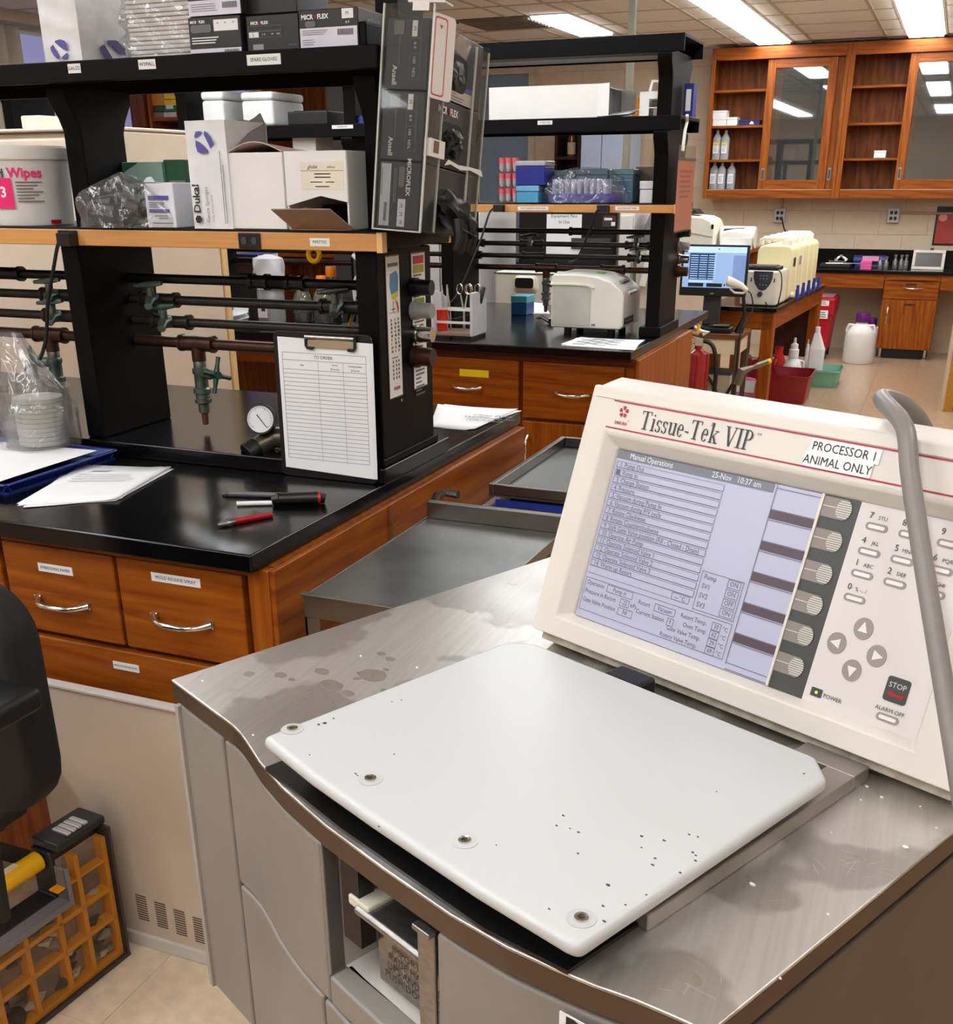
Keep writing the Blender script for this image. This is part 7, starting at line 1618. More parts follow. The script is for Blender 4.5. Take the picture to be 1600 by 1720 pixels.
lines(Fs, [(0, sh_*.86, sw, sh_)], PL, sc, 'menu_bar'); lines(Fs, [(sw*.02, sh_*.93, sw*.06, sh_*.96), (sw*.0, sh_*.86, sw*.06, sh_*.89), (sw*.55, sh_*.93, sw*.57, sh_*.96)]+[(sw*(.1+.3*k), sh_*.02, sw*(.35+.3*k), sh_*.11) for k in range(2)]+[(sw*(.68+.045*k), sh_*.05, sw*(.70+.045*k), sh_*.1) for k in range(6)], DKS, sc, 'icons', .0014)
lines(Fs, [(sw*.8, 0, sw, sh_*.8)], MD, sc, 'side_pane', .0012)
rows = [(sw*.1, sh_*.2, sw*.5, sh_*.84)]; pal = []
for q in range(3):
    u = sw*(.125+.145*q)
    for k in range(11): pal.append((u-.003, sh_*(.22+.0555*k), u+sw*.115, sh_*(.236+.0555*k)))
lines(Fs, rows, NV, sc, 'table_block', .0013); lines(Fs, pal, PL, sc, 'table_rows', .0016); lines(Fs, [(sw*.11, sh_*.13, sw*.5, sh_*.17)], PL, sc, 'table_foot', .0016)
MB(FMn).prism([(-.012, -mh/2-.018), (.012, -mh/2-.018), (.012, -mh/2-.010), (-.012, -mh/2-.010)], 0, .0008).build('badge', GREYP, t)
MB().box((m0+m1)/2-.06, (m0+m1)/2+.05, ym+.04, ym+.07, zt+.02, mz0+.12).build('stand_neck', DGREY, t, bevel=.006)
MB().box((m0+m1)/2-.14, (m0+m1)/2+.12, ym-.06, ym+.14, zt, zt+.02).build('stand_base', BLACK, t, bevel=.006)
p = P(1212, 537, y=sy0+.1)
t = thing('scanner_cradle', 'black device lying on the side table before the monitor stand', 'device', (p.x, sy0+.1, zt)); MB().box(p.x-.1, p.x+.07, sy0+.04, sy0+.16, zt+.0005, zt+.03).box(p.x-.07, p.x+.05, sy0+.06, sy0+.14, zt+.03, zt+.045).build('device_body', BLACK, t, bevel=.005); MB().box(p.x-.04, p.x+.05, sy0+.045, sy0+.06, zt+.045, zt+.05).build('silver_strip', CHROME, t)
p = P(1254, 541, z=zt); t = tag(MB().grid(lambda s, v: (p.x+.075*(s*2-1)*math.sqrt(max(0, 1-(2*v-1)**2)), p.y+.05*(2*v-1), zt+.003+.02*abs(math.sin(s*9))*v*(1-v)), 14, 6).build('crumpled_wipe', mat('cream_wipe', (226, 208, 182), .8), None, smooth=True, solid=.002), 'crumpled cream wipe lying on the side table corner', 'wipe')
# big dark-topped table with the jerricans, turned a little
zb = .735
f0, f1 = P(1304, 518, z=zb), P(1385, 478, z=zb)
dv = (f1-f0); ang = math.atan2(dv.x, dv.y)
FT = MX.Translation(f0) @ MX.Rotation(-ang, 4, 'Z')      # x right, y away, z up; origin at the near right corner of the top
TLn, TWd = dv.length+.05, .46
t = thing('oak_table', 'oak table with a dark top carrying the row of cream jerricans', 'table', FT @ V((-TWd/2, TLn/2, -zb)))
MB(FT).box(-TWd, 0, 0, TLn, -.028, 0).build('tabletop', EPOXY, t, bevel=.004)
MB(FT).box(-TWd+.05, -.02, .02, .045, -.14, -.028).box(-.045, -.02, .045, TLn-.05, -.14, -.028).box(-TWd+.05, -TWd+.075, .045, TLn-.05, -.14, -.028).build('apron', WOODH, t, bevel=.002)
for x in (-.09, -TWd+.03):
    for y in (.02, TLn-.1): MB(FT).box(x, x+.075, y, y+.08, -zb, -.028).build('leg', WOODV, t, bevel=.003)
MB(FT).box(-TWd+.06, -.03, TLn-.07, TLn-.06, -.55, -.1).build('back_board', mat('dark_red_panel', (60, 22, 18), .5), t)
Ti = FT.inverted()
def tp_(px, py, h=0):       # a pixel on the plane h above the tabletop, in table axes
    return PF(px, py, FT, h)
# cream bench instrument with a dark shield-shaped panel
y0 = tp_(1295, 515)[1]; x1 = tp_(1302, 515)[0]; y0 = max(.02, y0)
Fi = FT @ MX.Translation((0, y0, 0)) @ MX.Rotation(math.radians(90), 4, 'X')
xl, _ = PF(1254, 450, Fi); xr, hz = PF(1307, 456, Fi)
xl2 = xl-.03
t = thing('bench_instrument', 'cream boxy instrument with a dark shield-shaped panel beside the monitor', 'instrument', FT @ V(((xl+xr)/2, y0+.2, 0)))
dI = tp_(1330, 507)[1]-y0-.02
MB(FT).box(xl2, xr, y0, y0+dI, .004, hz).build('housing', CREAM, t, bevel=.012, seg=3)
cu, cv = PF(1286, 472, Fi); wd = PF(1298, 460, Fi)[0]-PF(1266, 460, Fi)[0]; hgt = PF(1283, 455, Fi)[1]-PF(1283, 488, Fi)[1]
cu = PF(1281, 470, Fi)[0]; cvt = PF(1282, 455.5, Fi)[1]
sh = [(cu-wd*.5, cvt), (cu-wd*.5, cvt-hgt*.35), (cu-wd*.4, cvt-hgt*.65), (cu-wd*.2, cvt-hgt*.92), (cu, cvt-hgt), (cu+wd*.2, cvt-hgt*.92), (cu+wd*.4, cvt-hgt*.65), (cu+wd*.5, cvt-hgt*.35), (cu+wd*.5, cvt)]
MB(Fi).prism(sh, 0, .004).build('dark_panel', mat('slate_blue_panel', (58, 60, 72), .35), t)
lines(Fi, [(cu-.02+.02*k, cvt-hgt*q, cu-.012+.02*k, cvt-hgt*q+.006) for k in (0, 1, 2) for q in (.25, .4, .72)], GREYP, t, z=.005)
u, v = PF(1276, 494, Fi); MB(Fi).cyl((u, v, 0), (u, v, .012), .016).build('knob', DGREY, t, smooth=True)
for du in (-.62, .6): MB(Fi).prism(rrect(.008, .026, .003, 2, cu+wd*du, cvt-hgt*.45), 0, .002).build('vent_slot', DGREY, t)
for u in (xl2+.04, xr-.04):
    for v in (.04, dI-.04): MB(FT).cyl((u, y0+v, 0), (u, y0+v, .006), .014).build('foot', BLACK, t)
t = thing('keyboard', 'black keyboard laid on top of the cream boxy instrument', 'keyboard', FT @ V(((xl+xr)/2, y0+.15, hz)))
MB(FT).box(xl2-.02, xr-.01, y0+.04, y0+.2, hz+.0005, hz+.022).build('keyboard_body', BLACK, t, bevel=.004)
kb = MB(FT)
for i in range(14):
    for j in range(4): kb.box(xl2-.01+i*(xr-xl2-.02)/14, xl2-.01+(i+.8)*(xr-xl2-.02)/14, y0+.05+j*.036, y0+.08+j*.036, hz+.022, hz+.028)
kb.build('keys', DGREY, t, kind='stuff')
ps = [FT @ V((xr-.02, y0+.06, hz+.014)), FT @ V((xr+.02, y0+.0, hz-.02)), FT @ V((xr+.03, y0-.012, hz-.12)), FT @ V((xr+.0, y0-.016, hz-.26)), FT @ V((xr-.06, y0-.02, .03))]
tag(MB().tube(smooth_path(ps), .004, 8).build('keyboard_cable', BLACK, None, smooth=True), 'black keyboard cable looping down the cream instrument side', 'cord')
# barcode scanner gun
p = P(1240, 480, y=ym-.16); F = frame(p, (1, 0, -.25), (0, 0, 1))
t = thing('barcode_scanner', 'cream hand-held barcode scanner on its stand in front of the monitor', 'scanner', (p.x, p.y+.02, zt))
MB(F).tube([(-.055, .012, .02), (-.02, .008, .01), (.02, .004, 0), (.055, -.012, 0)], [.03, .026, .02, .014], 14).build('scanner_head', CREAM, t, smooth=True)
MB(F).tube([(-.055, .012, .02), (-.072, .016, .025)], [.03, .026], 14).build('scan_window', WHITE, t, smooth=True)
MB(F).tube([(-.05, -.03, .01), (-.02, -.045, .01), (.03, -.035, 0), (.06, -.01, 0)], .007, 8).build('trigger_guard', CREAM, t, smooth=True)
sb = V((p.x+.02, p.y+.02, zt+.001)); MB().tube([sb+V((0, 0, .0)), sb+V((.03, 0, .1)), F @ V((.03, -.03, -.012))], [.03, .012, .01], 10).build('scanner_stand', BLACK, t, smooth=True)
ps = [F @ V((.058, -.014, 0)), F @ V((.085, -.03, .01)), F @ V((.1, -.12, .01)), (sx1-.004, sy0-.008, zt+.02), (sx1-.01, sy0-.012, zt-.2), (sx1-.02, sy0-.01, zt-.42)]
tag(MB().tube(smooth_path(ps), .004, 8).build('scanner_cable', BLACK, None, smooth=True), 'dark scanner cable hanging over the side table corner', 'cord')
# row of cream jerricans
JM = mat('ivory_jerrican', (238, 228, 180), .4, var=.03); JL = mat('ivory_jerrican_liquid', (226, 208, 116), .4, var=.04); JW = mat('jerrican_cap_white', (240, 234, 214), .4)
yj = tp_(1330, 507)[1]
Fj = FT @ MX.Translation((0, yj, 0)) @ MX.Rotation(math.radians(90), 4, 'X')
jx1, _ = PF(1343, 470, Fj); jx0, jz = PF(1273, 412, Fj)
jx1 = min(jx1, -.015); jd = .155
n = 5; pitch = min((TLn-yj-.02)/n, .205)
for k in range(n):
    y_ = yj+k*pitch; d = pitch*.86
    t = thing('jerrican', ('nearest', 'second', 'third', 'fourth', 'farthest')[k]+' cream jerrican with a blue tap in the row on the oak table', 'jerrican', FT @ V(((jx0+jx1)/2, y_+d/2, 0)), group='cream jerricans on the oak table')
    G = FT @ MX.Translation((0, y_, 0)); w = jx1-jx0
    out = rrect(w, jz, .045, 5, (jx0+jx1)/2, jz/2+.001)
    if k == 0: MB(G).prism(out, 0, d, axis=1).build('body', JM, t, bevel=.012, seg=3)
    else: MB(G).prism(out, 0, d, axis=1).build('body', JM, t, bevel=.012, seg=3)
    MB(G).box(jx0+.03, jx1-.03, -.0015, 0, .03, jz*.44).build('liquid_level', JL, t, bevel=.0006, seg=1)
    hx = (jx0+jx1)/2-.02
    MB(G).tube([(hx-.09, d/2, jz), (hx-.09, d/2, jz+.03), (hx-.075, d/2, jz+.04), (hx+.075, d/2, jz+.04), (hx+.09, d/2, jz+.03), (hx+.09, d/2, jz)], .016, 10).build('carry_handle', JW, t, smooth=True)
    MB(G).lathe([(.03, 0), (.03, .03), (.026, .034)], (jx1-.06, d/2, jz), 14).build('cap', JW, t, smooth=True)
    MB(G).cyl((jx1-.002, d/2, .035), (jx1+.03, d/2, .035), .018).build('spout', JW, t, smooth=True)
    MB(G).box(jx1+.03, jx1+.05, d/2-.018, d/2+.018, .005, .075).cyl((jx1+.04, d/2, .075), (jx1+.04, d/2, .1), .01).build('tap', BLUE, t, bevel=.004)
    Gx = frame(G @ V((jx1+.0006, 0, 0)), G.to_3x3() @ V((0, 1, 0)))
    if k < 2: decal(Gx, d*.3, jz*.62, d*.7, jz*.78, BLACK if k == 0 else GREYP, t, 'side_label', .0012)
# paper-roll dispenser and cream printer behind the monitor
yp_ = 8.6
a, c = P(1209, 394, y=yp_), P(1262, 394, y=yp_); zt_ = P(1235, 381, y=yp_).z; zb_ = P(1235, 412, y=yp_).z
tz = zb_-.03
t = thing('rear_table', 'plain oak table behind the monitor carrying the cream machines', 'table', (a.x-.1, yp_+.2, 0))
MB().box(a.x-.75, c.x+.0, yp_-.1, yp_+.5, tz-.03, tz).build('tabletop', WOODH, t, bevel=.003)
for x in (a.x-.72, c.x-.07):
    for y in (yp_-.08, yp_+.42): MB().box(x, x+.06, y, y+.06, 0, tz-.03).build('leg', WOODV, t)
t = thing('roll_printer', 'white rounded machine with a dark slot behind the monitor', 'printer', ((a.x+c.x)/2, yp_+.12, tz))
rr_ = (zt_-tz)/2
MB().tube([(a.x, yp_+.12, tz+rr_+.001), (c.x, yp_+.12, tz+rr_+.001)], rr_, 20).box(a.x, c.x, yp_+.02, yp_+.25, tz, tz+rr_).build('housing', OFFW, t, smooth=True)
MB().cyl((a.x-.012, yp_+.12, tz+rr_), (a.x, yp_+.12, tz+rr_), rr_*.95, n=20).cyl((c.x, yp_+.12, tz+rr_), (c.x+.012, yp_+.12, tz+rr_), rr_*.95, n=20).build('end_cap', CREAM, t, smooth=True)
F = frame(((a.x+c.x)/2-.04, yp_+.02, zt_-.02)); MB(F).prism([(-.06, -.012), (.02, .004), (.1, .008), (.1, .014), (-.05, .006)], -.012, .002).build('dark_slot', DGREY, t)
for k in range(4): MB().grid(lambda s, v: (a.x-.03+(c.x-a.x)*.9*s, yp_-.06+.1*v, tz+.004+.004*k+.014*abs(math.sin(s*7+k))), 8, 2).build('crumpled_sheet', PAPER, t, smooth=True, solid=.001)
a, c = P(1140, 405, y=8.5), P(1208, 405, y=8.5)-V((.05, 0, 0)); zt_ = P(1170, 360, y=8.5).z
t = thing('cream_analyser', 'cream desktop machine with a sloped front behind the monitor', 'instrument', ((a.x+c.x)/2, 8.75, tz))
w = c.x-a.x
MB().prism([(a.x-.1, tz+.001), (c.x, tz+.001), (c.x, tz+(zt_-tz)*.55), (c.x-w*.12, tz+(zt_-tz)*.82), (c.x-w*.35, zt_-.02), (a.x-.1, zt_)], 8.52, 8.95, axis=1).build('housing', CREAM, t, bevel=.015, seg=3)
F = frame((0, 8.519, 0)); MB(F).tube([(a.x-.1, tz+(zt_-tz)*.5, 0), (a.x+w*.4, tz+(zt_-tz)*.46, 0), (c.x-.01, tz+(zt_-tz)*.36, 0)], .004, 6).build('lid_seam', GREYP, t)
MB(F).prism([(a.x-.02, zt_), (a.x+w*.45, zt_-.004), (a.x+w*.3, zt_+.03), (a.x-.02, zt_+.04)], -.3, -.1).build('black_tray', BLACK, t)
u, v = PF(1196, 381, F); MB(F).prism(rrect(.02, .035, .008, 3, u, v), 0, .002).build('dark_button', BLACK, t)
# fire extinguisher
ye = sy0-.2
a, c = P(1149, 620, y=ye), P(1191, 620, y=ye); xe, re_ = (a.x+c.x)/2, (c.x-a.x)/2*.96; ztp = P(1170, 589, y=ye).z
t = thing('fire_extinguisher', 'red fire extinguisher with a black hose beside the side table', 'extinguisher', (xe, ye, 0))
MB().lathe([(re_*.9, 0), (re_, .02), (re_, ztp-.05), (re_*.9, ztp-.015), (re_*.5, ztp), (re_*.3, ztp+.01), (re_*.3, ztp+.03)], (xe, ye, .0005), 24).build('cylinder', mat('extinguisher_red', (150, 14, 22), .25, var=.05, coat=.4), t, smooth=True)
MB().box(xe-.02, xe+.03, ye-.02, ye+.02, ztp+.03, ztp+.075).tube([(xe, ye, ztp+.07), (xe-.06, ye-.01, ztp+.085), (xe-.11, ye-.02, ztp+.05)], .008, 8).tube([(xe, ye, ztp+.05), (xe-.1, ye-.02, ztp+.03)], .007, 8).build('valve_lever', CHROME, t, bevel=.003)
MB().tube(smooth_path([(xe+.03, ye, ztp+.06), (xe+.09, ye-.01, ztp+.03), (xe+.12, ye-.02, ztp-.1), (xe+.115, ye-.02, ztp-.3), (xe+.1, ye-.02, .12)]), [.013]*18+[.017]*6+[.02], 10).build('hose', BLACK, t, smooth=True)
MB().tube([(xe-.1, ye-.03, ztp+.04), (xe-.05, ye-.035, ztp+.11), (xe+.0, ye-.03, ztp+.1)], .01, 6).build('inspection_tag', mat('brown_tag', (176, 140, 70), .5), t, solid=0)
p = P(1172, 556, y=ye); q = P(1174, 546, y=ye); MB().cyl(P(1171, 560, y=ye), q, .011, n=8).build('yellow_pin', YELLOW, t); MB().tube([P(1166, 549, y=ye), P(1178, 556, y=ye), P(1190, 558, y=ye), P(1180, 562, y=ye)], .009, 8).build('white_tie', WHITE, t, smooth=True)
# things on the floor under and beside the tables
def tub(name, cx, cy, w, d, h, m, label, cat, z=0, taper=.85, rim=.012):
    t = thing(name, label, cat, (cx, cy, z)); b = MB(); o = rrect(w, d, .03, 3); n = len(o)
    def ring(s, zz): return b.pts([(cx+x*s, cy+y*s, z+zz) for x, y in o])
    R_ = [ring(taper, .0008), ring(1, h), ring(.955, h), ring(taper*.95, .006)]
    for i, j in zip(R_, R_[1:]):
        for k in range(n): b.face((i+k, i+(k+1) % n, j+(k+1) % n, j+k))
    b.face([R_[0]+k for k in range(n-1, -1, -1)]); b.face([R_[3]+k for k in range(n)])
    b.build('tub_body', m, t, smooth=True)
    b = MB(); i = [b.pts([(cx+x*s, cy+y*s, z+zz) for x, y in o]) for s, zz in ((1.0, h-rim), (1.06, h-rim), (1.06, h), (.955, h))]
    for p_, q_ in zip(i, i[1:]):
        for k in range(n): b.face((p_+k, p_+(k+1) % n, q_+(k+1) % n, q_+k))
    b.build('rim', m, t, smooth=True); return t
DRED = mat('dark_red_bin', (140, 12, 24), .3, var=.06)
p = P(1325, 640, z=.14); tub('red_bin', p.x, p.y+.05, .3, .4, .2, DRED, 'open dark red bin on the floor beside the oak table leg', 'bin')
p2 = P(1360, 628, z=.09); tub('teal_basin', p2.x+.1, p2.y+.1, .24, .34, .13, mat('mint_green_plastic', (120, 176, 150), .4), 'mint green basin holding white bottles beyond the red bin', 'basin')
def spray_jug(px, pyt, pyb, w_px, y, kind, label, z):
    c = P(px, pyb, y=y); w = P(px+w_px/2, pyb, y=y).x-P(px-w_px/2, pyb, y=y).x; h = P(px, pyt, y=y).z-z; r = w/2
    t = thing('white_bottle', label, 'bottle', (c.x, y, z), group='white bottles by the oak table')
    PLm = mat('milky_bottle', (232, 230, 228), .35, var=.03)
    if kind == 'square':
        b = MB(); b.prism(rrect(w, w*.6, r*.3, 3, c.x, y), z+.001, z+h*.62); b.prism(rrect(w, w*.6, r*.3, 3, c.x, y), z+h*.62, z+h*.9, top=rrect(w*.36, w*.3, r*.1, 3, c.x-r*.2, y)); b.build('bottle_body', PLm, t, smooth=True)
        MB().lathe([(r*.34, h*.9), (r*.34, h)], (c.x-r*.2, y, z), 12).build('cap', WHITE, t, smooth=True)
    else:
        MB().lathe([(r*.94, .001), (r, .01), (r, h*.42), (r*.75, h*.55), (r*.42, h*.62), (r*.42, h*.68)], (c.x, y, z), 20).build('bottle_body', PLm, t, smooth=True)
        MB().lathe([(r*.5, h*.64), (r*.5, h*.78), (r*.38, h*.8), (r*.38, h*.88), (r*.16, h*.9), (r*.12, h)], (c.x, y, z), 14).build('pump_cap', WHITE, t, smooth=True)
        MB().tube([(c.x+r*.5, y, z+h*.58), (c.x+r*1.05, y, z+h*.56), (c.x+r*1.1, y, z+h*.45), (c.x+r*.9, y, z+h*.36)], r*.12, 8).build('handle', PLm, t, smooth=True)
spray_jug(1369, 549, 612, 26, p2.y+.04, 'square', 'tall white square bottle standing in the mint green basin', .007)
spray_jug(1353, 570, 612, 14, p2.y+.17, 'round', 'slim white bottle half hidden behind the square one in the basin', .007)
p3 = P(1330, 622, z=0)
ys_ = p.y+.1
spray_jug(1330, 567, 618, 34, p.y+.42, 'round', 'white jug with a pump cap standing behind the dark red bin', .0)
p4 = P(1312, 622, z=.1); t = thing('red_funnel', 'bright red rounded jug lying in front of the dark red bin', 'jug', (p4.x-.01, p4.y-.1, 0))
MB().lathe([(.05, .0008), (.07, .02), (.075, .12), (.05, .2), (.03, .25), (.03, .28)], (p4.x-.02, p4.y-.1, 0), 16).build('jug_body', mat('bright_red_plastic', (214, 20, 28), .3), t, smooth=True); MB().lathe([(.034, .28), (.034, .3)], (p4.x-.02, p4.y-.1, 0), 14).build('cap', RED, t, smooth=True)
a = P(1250, 643, z=.1); t = thing('pink_bag', 'pink bag with a white label on the floor under the side table', 'bag', (a.x, a.y, 0))
MB().grid(lambda s, v: (a.x-.02+.16*math.cos(6.2832*s)*abs(math.cos(v*1.5708))**.6*(1+.06*math.sin(s*31)), a.y+.1*math.sin(6.2832*s)*abs(math.cos(v*1.5708))**.6, .001+.13*math.sin(v*1.5708)*(1+.1*math.sin(s*19))), 30, 8).build('bag_body', mat('pink_film', (226, 132, 158), .4, bump=.4), t, smooth=True)
MB().box(a.x-.06, a.x+.09, a.y-.106, a.y-.098, .05, .13).build('paper_label', PAPER, t)
a = P(1262, 628, z=.2)+V((-.02, .12, 0)); t = thing('red_bucket', 'dark red bucket with a steel lid under the side table', 'bucket', (a.x, a.y+.2, 0)); MB().lathe([(.09, .0008), (.11, .25), (.116, .25), (.116, .27), (.11, .27)], (a.x+.03, a.y+.2, 0), 22).build('bucket_body', DRED, t, smooth=True); MB().lathe([(.1, .2705), (.09, .285), (.02, .29)], (a.x+.03, a.y+.2, 0), 22).build('lid', CHROME, t, smooth=True)
pa, pb = P(1245, 624, y=sy0-.06), P(1288, 608, y=sy0+.1)
t = thing('dustpan_scoop', 'metal scoop with a yellow tip leaning by the side table leg', 'scoop', (pa.x, pa.y, 0)); MB().tube([pa-V((.02, 0, .08)), pa, pa.lerp(pb, .45), pa.lerp(pb, .6), pb], [.03, .03, .012, .018, .016], 6).build('scoop_body', mat('dull_olive_metal', (112, 102, 88), .4, .5), t); MB().cyl(pb, pb+(pb-pa).normalized()*.025, .016).build('yellow_tip', YELLOW, t)
a = P(1195, 600, y=sy0+.3); t = thing('cable_box', 'cream plastic box with cables on the floor under the side table', 'box', (a.x+.07, sy0+.2, 0)); MB().box(a.x-.02, a.x+.16, sy0+.12, sy0+.28, 0.0008, .35).build('box_body', mat('putty_plastic', (190, 176, 150), .5), t, bevel=.01); MB().tube(smooth_path([(a.x-.02, sy0+.1, .38), (a.x+.05, sy0+.1, .3), (a.x+.12, sy0+.1, .2), (a.x+.2, sy0+.1, .34)]), .01, 8).build('cable', BLACK, t, smooth=True); MB().box(a.x-.025, a.x+.165, sy0+.115, sy0+.285, .35, .365).build('lid', DGREY, t)
# red step bin and carboys in the kneehole
yb_ = 10.2
a, c, e = P(1356, 560, y=yb_), P(1394, 560, y=yb_), P(1420, 560, y=yb_+.3); zt_ = P(1370, 497, y=yb_).z
t = thing('red_waste_bin', 'tall red waste bin on wheels with white labels under the far counter', 'bin', ((a.x+c.x)/2, yb_+.2, 0))
w = c.x-a.x; RB = mat('waste_bin_red', (176, 14, 36), .35, var=.05)
pr = [(a.x+.01, .07), (c.x-.01, .07), (c.x, zt_-.16), (a.x, zt_-.16)]
MB().prism([(a.x, yb_), (c.x, yb_), (c.x, yb_+.4), (a.x, yb_+.4)], zt_-.16, .07, top=[(a.x+.02, yb_+.03), (c.x-.02, yb_+.03), (c.x-.02, yb_+.38), (a.x+.02, yb_+.38)]).build('bin_body', RB, t, bevel=.012)
MB().box(a.x-.01, c.x+.01, yb_-.01, yb_+.41, zt_-.16, zt_-.02).build('collar', RB, t, bevel=.01); MB().box(a.x+.01, c.x-.01, yb_+.02, yb_+.38, zt_-.02, zt_).build('lid', mat('grey_red_lid', (150, 90, 96), .4), t, bevel=.006)
F = frame((0, yb_-.0105, 0)); u, v = PF(1378, 509, F); decal(F, u-.07, v-.022, u+.07, v+.022, TAPE, t, 'label'); lines(F, para(u-.06, u+.06, v+.012, 2, .016, .006), RED, t)
u, v = PF(1375, 528, F); l = decal(F, u-.075, v-.035, u+.075, v+.035, TAPE, t, 'label'); lines(F, para(u-.06, u+.06, v+.02, 3, .018, .007), INK, l)
for x in (a.x+.04, c.x-.04):
    for y in (yb_+.06, yb_+.34): MB().cyl((x-.014, y, .034), (x+.014, y, .034), .033).box(x-.018, x+.018, y-.018, y+.018, .05, .07).build('caster', BLACK, t, smooth=True)
def carboy(px, pyb, pyt, wpx, y, label, full=True):
    c = P(px, pyb, y=y); w = P(px+wpx/2, 560, y=y).x-P(px-wpx/2, 560, y=y).x; r = w/2; h = P(px, pyt, y=y).z
    t = thing('carboy', label, 'carboy', (c.x, y, 0), group='white carboys under the far counter'); CM = mat('white_polythene', (226, 222, 216), .4, var=.03)
    MB().lathe([(r*.93, .001), (r, .02), (r, h*.56), (r*.95, h*.64), (r*.7, h*.74), (r*.36, h*.79), (r*.36, h*.84)], (c.x, y, 0), 26).build('carboy_body', CM, t, smooth=True)
    for s in (-1, 1): MB().tube([(c.x+s*r*.5, y-r*.3, h*.76), (c.x+s*r*.8, y-r*.4, h*.77), (c.x+s*r*.9, y-r*.42, h*.7), (c.x+s*r*.9, y-r*.38, h*.62)], r*.09, 8).build('handle', CM, t, smooth=True)
    MB().lathe([(r*.42, h*.82), (r*.44, h*.84), (r*.44, h*.97), (r*.4, h)], (c.x, y, 0), 18).build('cap', mat('purple_cap', (92, 24, 104), .35), t, smooth=True)
carboy(1440, 600, 525, 52, 10.15, 'white carboy with a purple cap in front under the far counter')
carboy(1458, 590, 534, 36, 10.62, 'second white carboy standing behind the purple-capped one')
# far counter with base cabinet
YB = 10.46; zc = P(1480, 454, y=YB).z
lx, rx = P(1378, 448, y=YB).x, 1.4
tag(MB().box(lx-.45, rx, YB-.02, YW-.01, zc-.03, zc).build('worktop', EPOXY, None, bevel=.004), 'black resin counter along the back wall below the oak cabinets', 'worktop')
tag(MB().box(lx-.45, rx, YW-.03, YW-.0085, zc+.0005, P(1480, 419, y=YW-.03).z).build('backsplash', EPOXY, None, bevel=.003), 'black upstand along the back of the far counter', 'backsplash')
x0, x1 = P(1484, 480, y=YB).x, P(1578, 480, y=YB).x
tag(MB().box(lx-.45, x0-.004, YB, YB+.022, P(1420, 483, y=YB).z, zc-.031).build('apron_board', WOODH, None, bevel=.002), 'oak apron board over the knee space of the far counter', 'apron')
tag(MB().box(x1+.004, rx, YB, YB+.022, P(1420, 483, y=YB).z, zc-.031).build('apron_board', WOODH, None, bevel=.002), 'short oak apron board right of the far base cabinet', 'apron')
z0 = P(1530, 588, y=YB).z
t = thing('bench_cabinet', 'oak base cabinet with drawer over door under the far counter', 'base cabinet', ((x0+x1)/2, YB+.25, 0))
MB().box(x0, x1, YB+.021, YW-.06, z0, zc-.031).build('carcass', WOODV, t); F = frame((0, YB, 0))
zd0, zd1 = PF(1530, 503, F)[1], PF(1530, 473, F)[1]
MB().box(x0, x1, YB, YB+.02, zd1+.004, zc-.032).build('top_rail', WOODH, t); MB().box(x0+.03, x1-.03, YB-.012, YB, zd1+.012, zd1+.03).build('writing_slide', WOODH, t, bevel=.002)
def card_holder(F, u, v, p): MB(F).prism(rrect(.09, .018, .004, 2, u, v), 0, .002).build('label_holder', mat('bronze', (76, 46, 24), .4, .5), p)
d = MB(F).box(x0+.004, x1-.004, zd0, zd1, -.02, 0).build('drawer', WOODH, t, bevel=.003); pull(F, *PF(1533, 484, F), .14, d); card_holder(F, PF(1530, 478, F)[0], PF(1530, 478, F)[1], d)
d = MB(F).box(x0+.004, x1-.004, z0+.002, zd0-.006, -.02, 0).build('cabinet_door', WOODV, t, bevel=.003); pull(F, *PF(1489, 530, F), .13, d, True); card_holder(F, *PF(1527, 512, F), d)
MB().box(x0+.02, x1-.02, YB+.06, YW-.1, 0, z0).build('plinth', BLACK, t)
for x in (x0+.04, x1-.04): MB().lathe([(.022, 0), (.022, .012), (.012, .02), (.014, z0)], (x, YB+.03, 0.0005), 12).build('levelling_foot', CHROME, t, smooth=True)
# things on the far counter
yc = 10.75
def at(px, py, y): return P(px, py, y=y)
p = at(1500, 428, 10.9); t = thing('blue_roll', 'blue roll carrying a pink note along the far counter back', 'roll', (p.x-.15, 10.9, zc)); a, c = at(1435, 424, 10.9), at(1490, 422, 10.9)
MB().cyl((a.x, 10.9, zc+.05), (c.x, 10.9, zc+.05), .045, n=16).box(a.x+.02, c.x-.02, 10.86, 10.94, zc+.0005, zc+.02).build('roll_body', mat('navy_roll', (34, 44, 120), .4), t, smooth=True); q = at(1463, 424, 10.85); MB().box(q.x-.07, q.x+.07, 10.85, 10.854, zc+.05, zc+.09).build('pink_note', mat('pale_pink_note', (240, 160, 190), .5), t)
a, c = at(1445, 446, 10.6), at(1463, 436, 10.6); t = thing('sticky_notes', 'bright pink block of sticky notes on the far counter', 'notes', (c.x, 10.6, zc))
for k in range(3): MB().box(a.x, at(1464, 440, 10.6).x, 10.56, 10.66, zc+.0006+k*.022, zc+.02+k*.022).build('note_pad', mat('hot_pink_note', (240, 90, 160), .5), t)
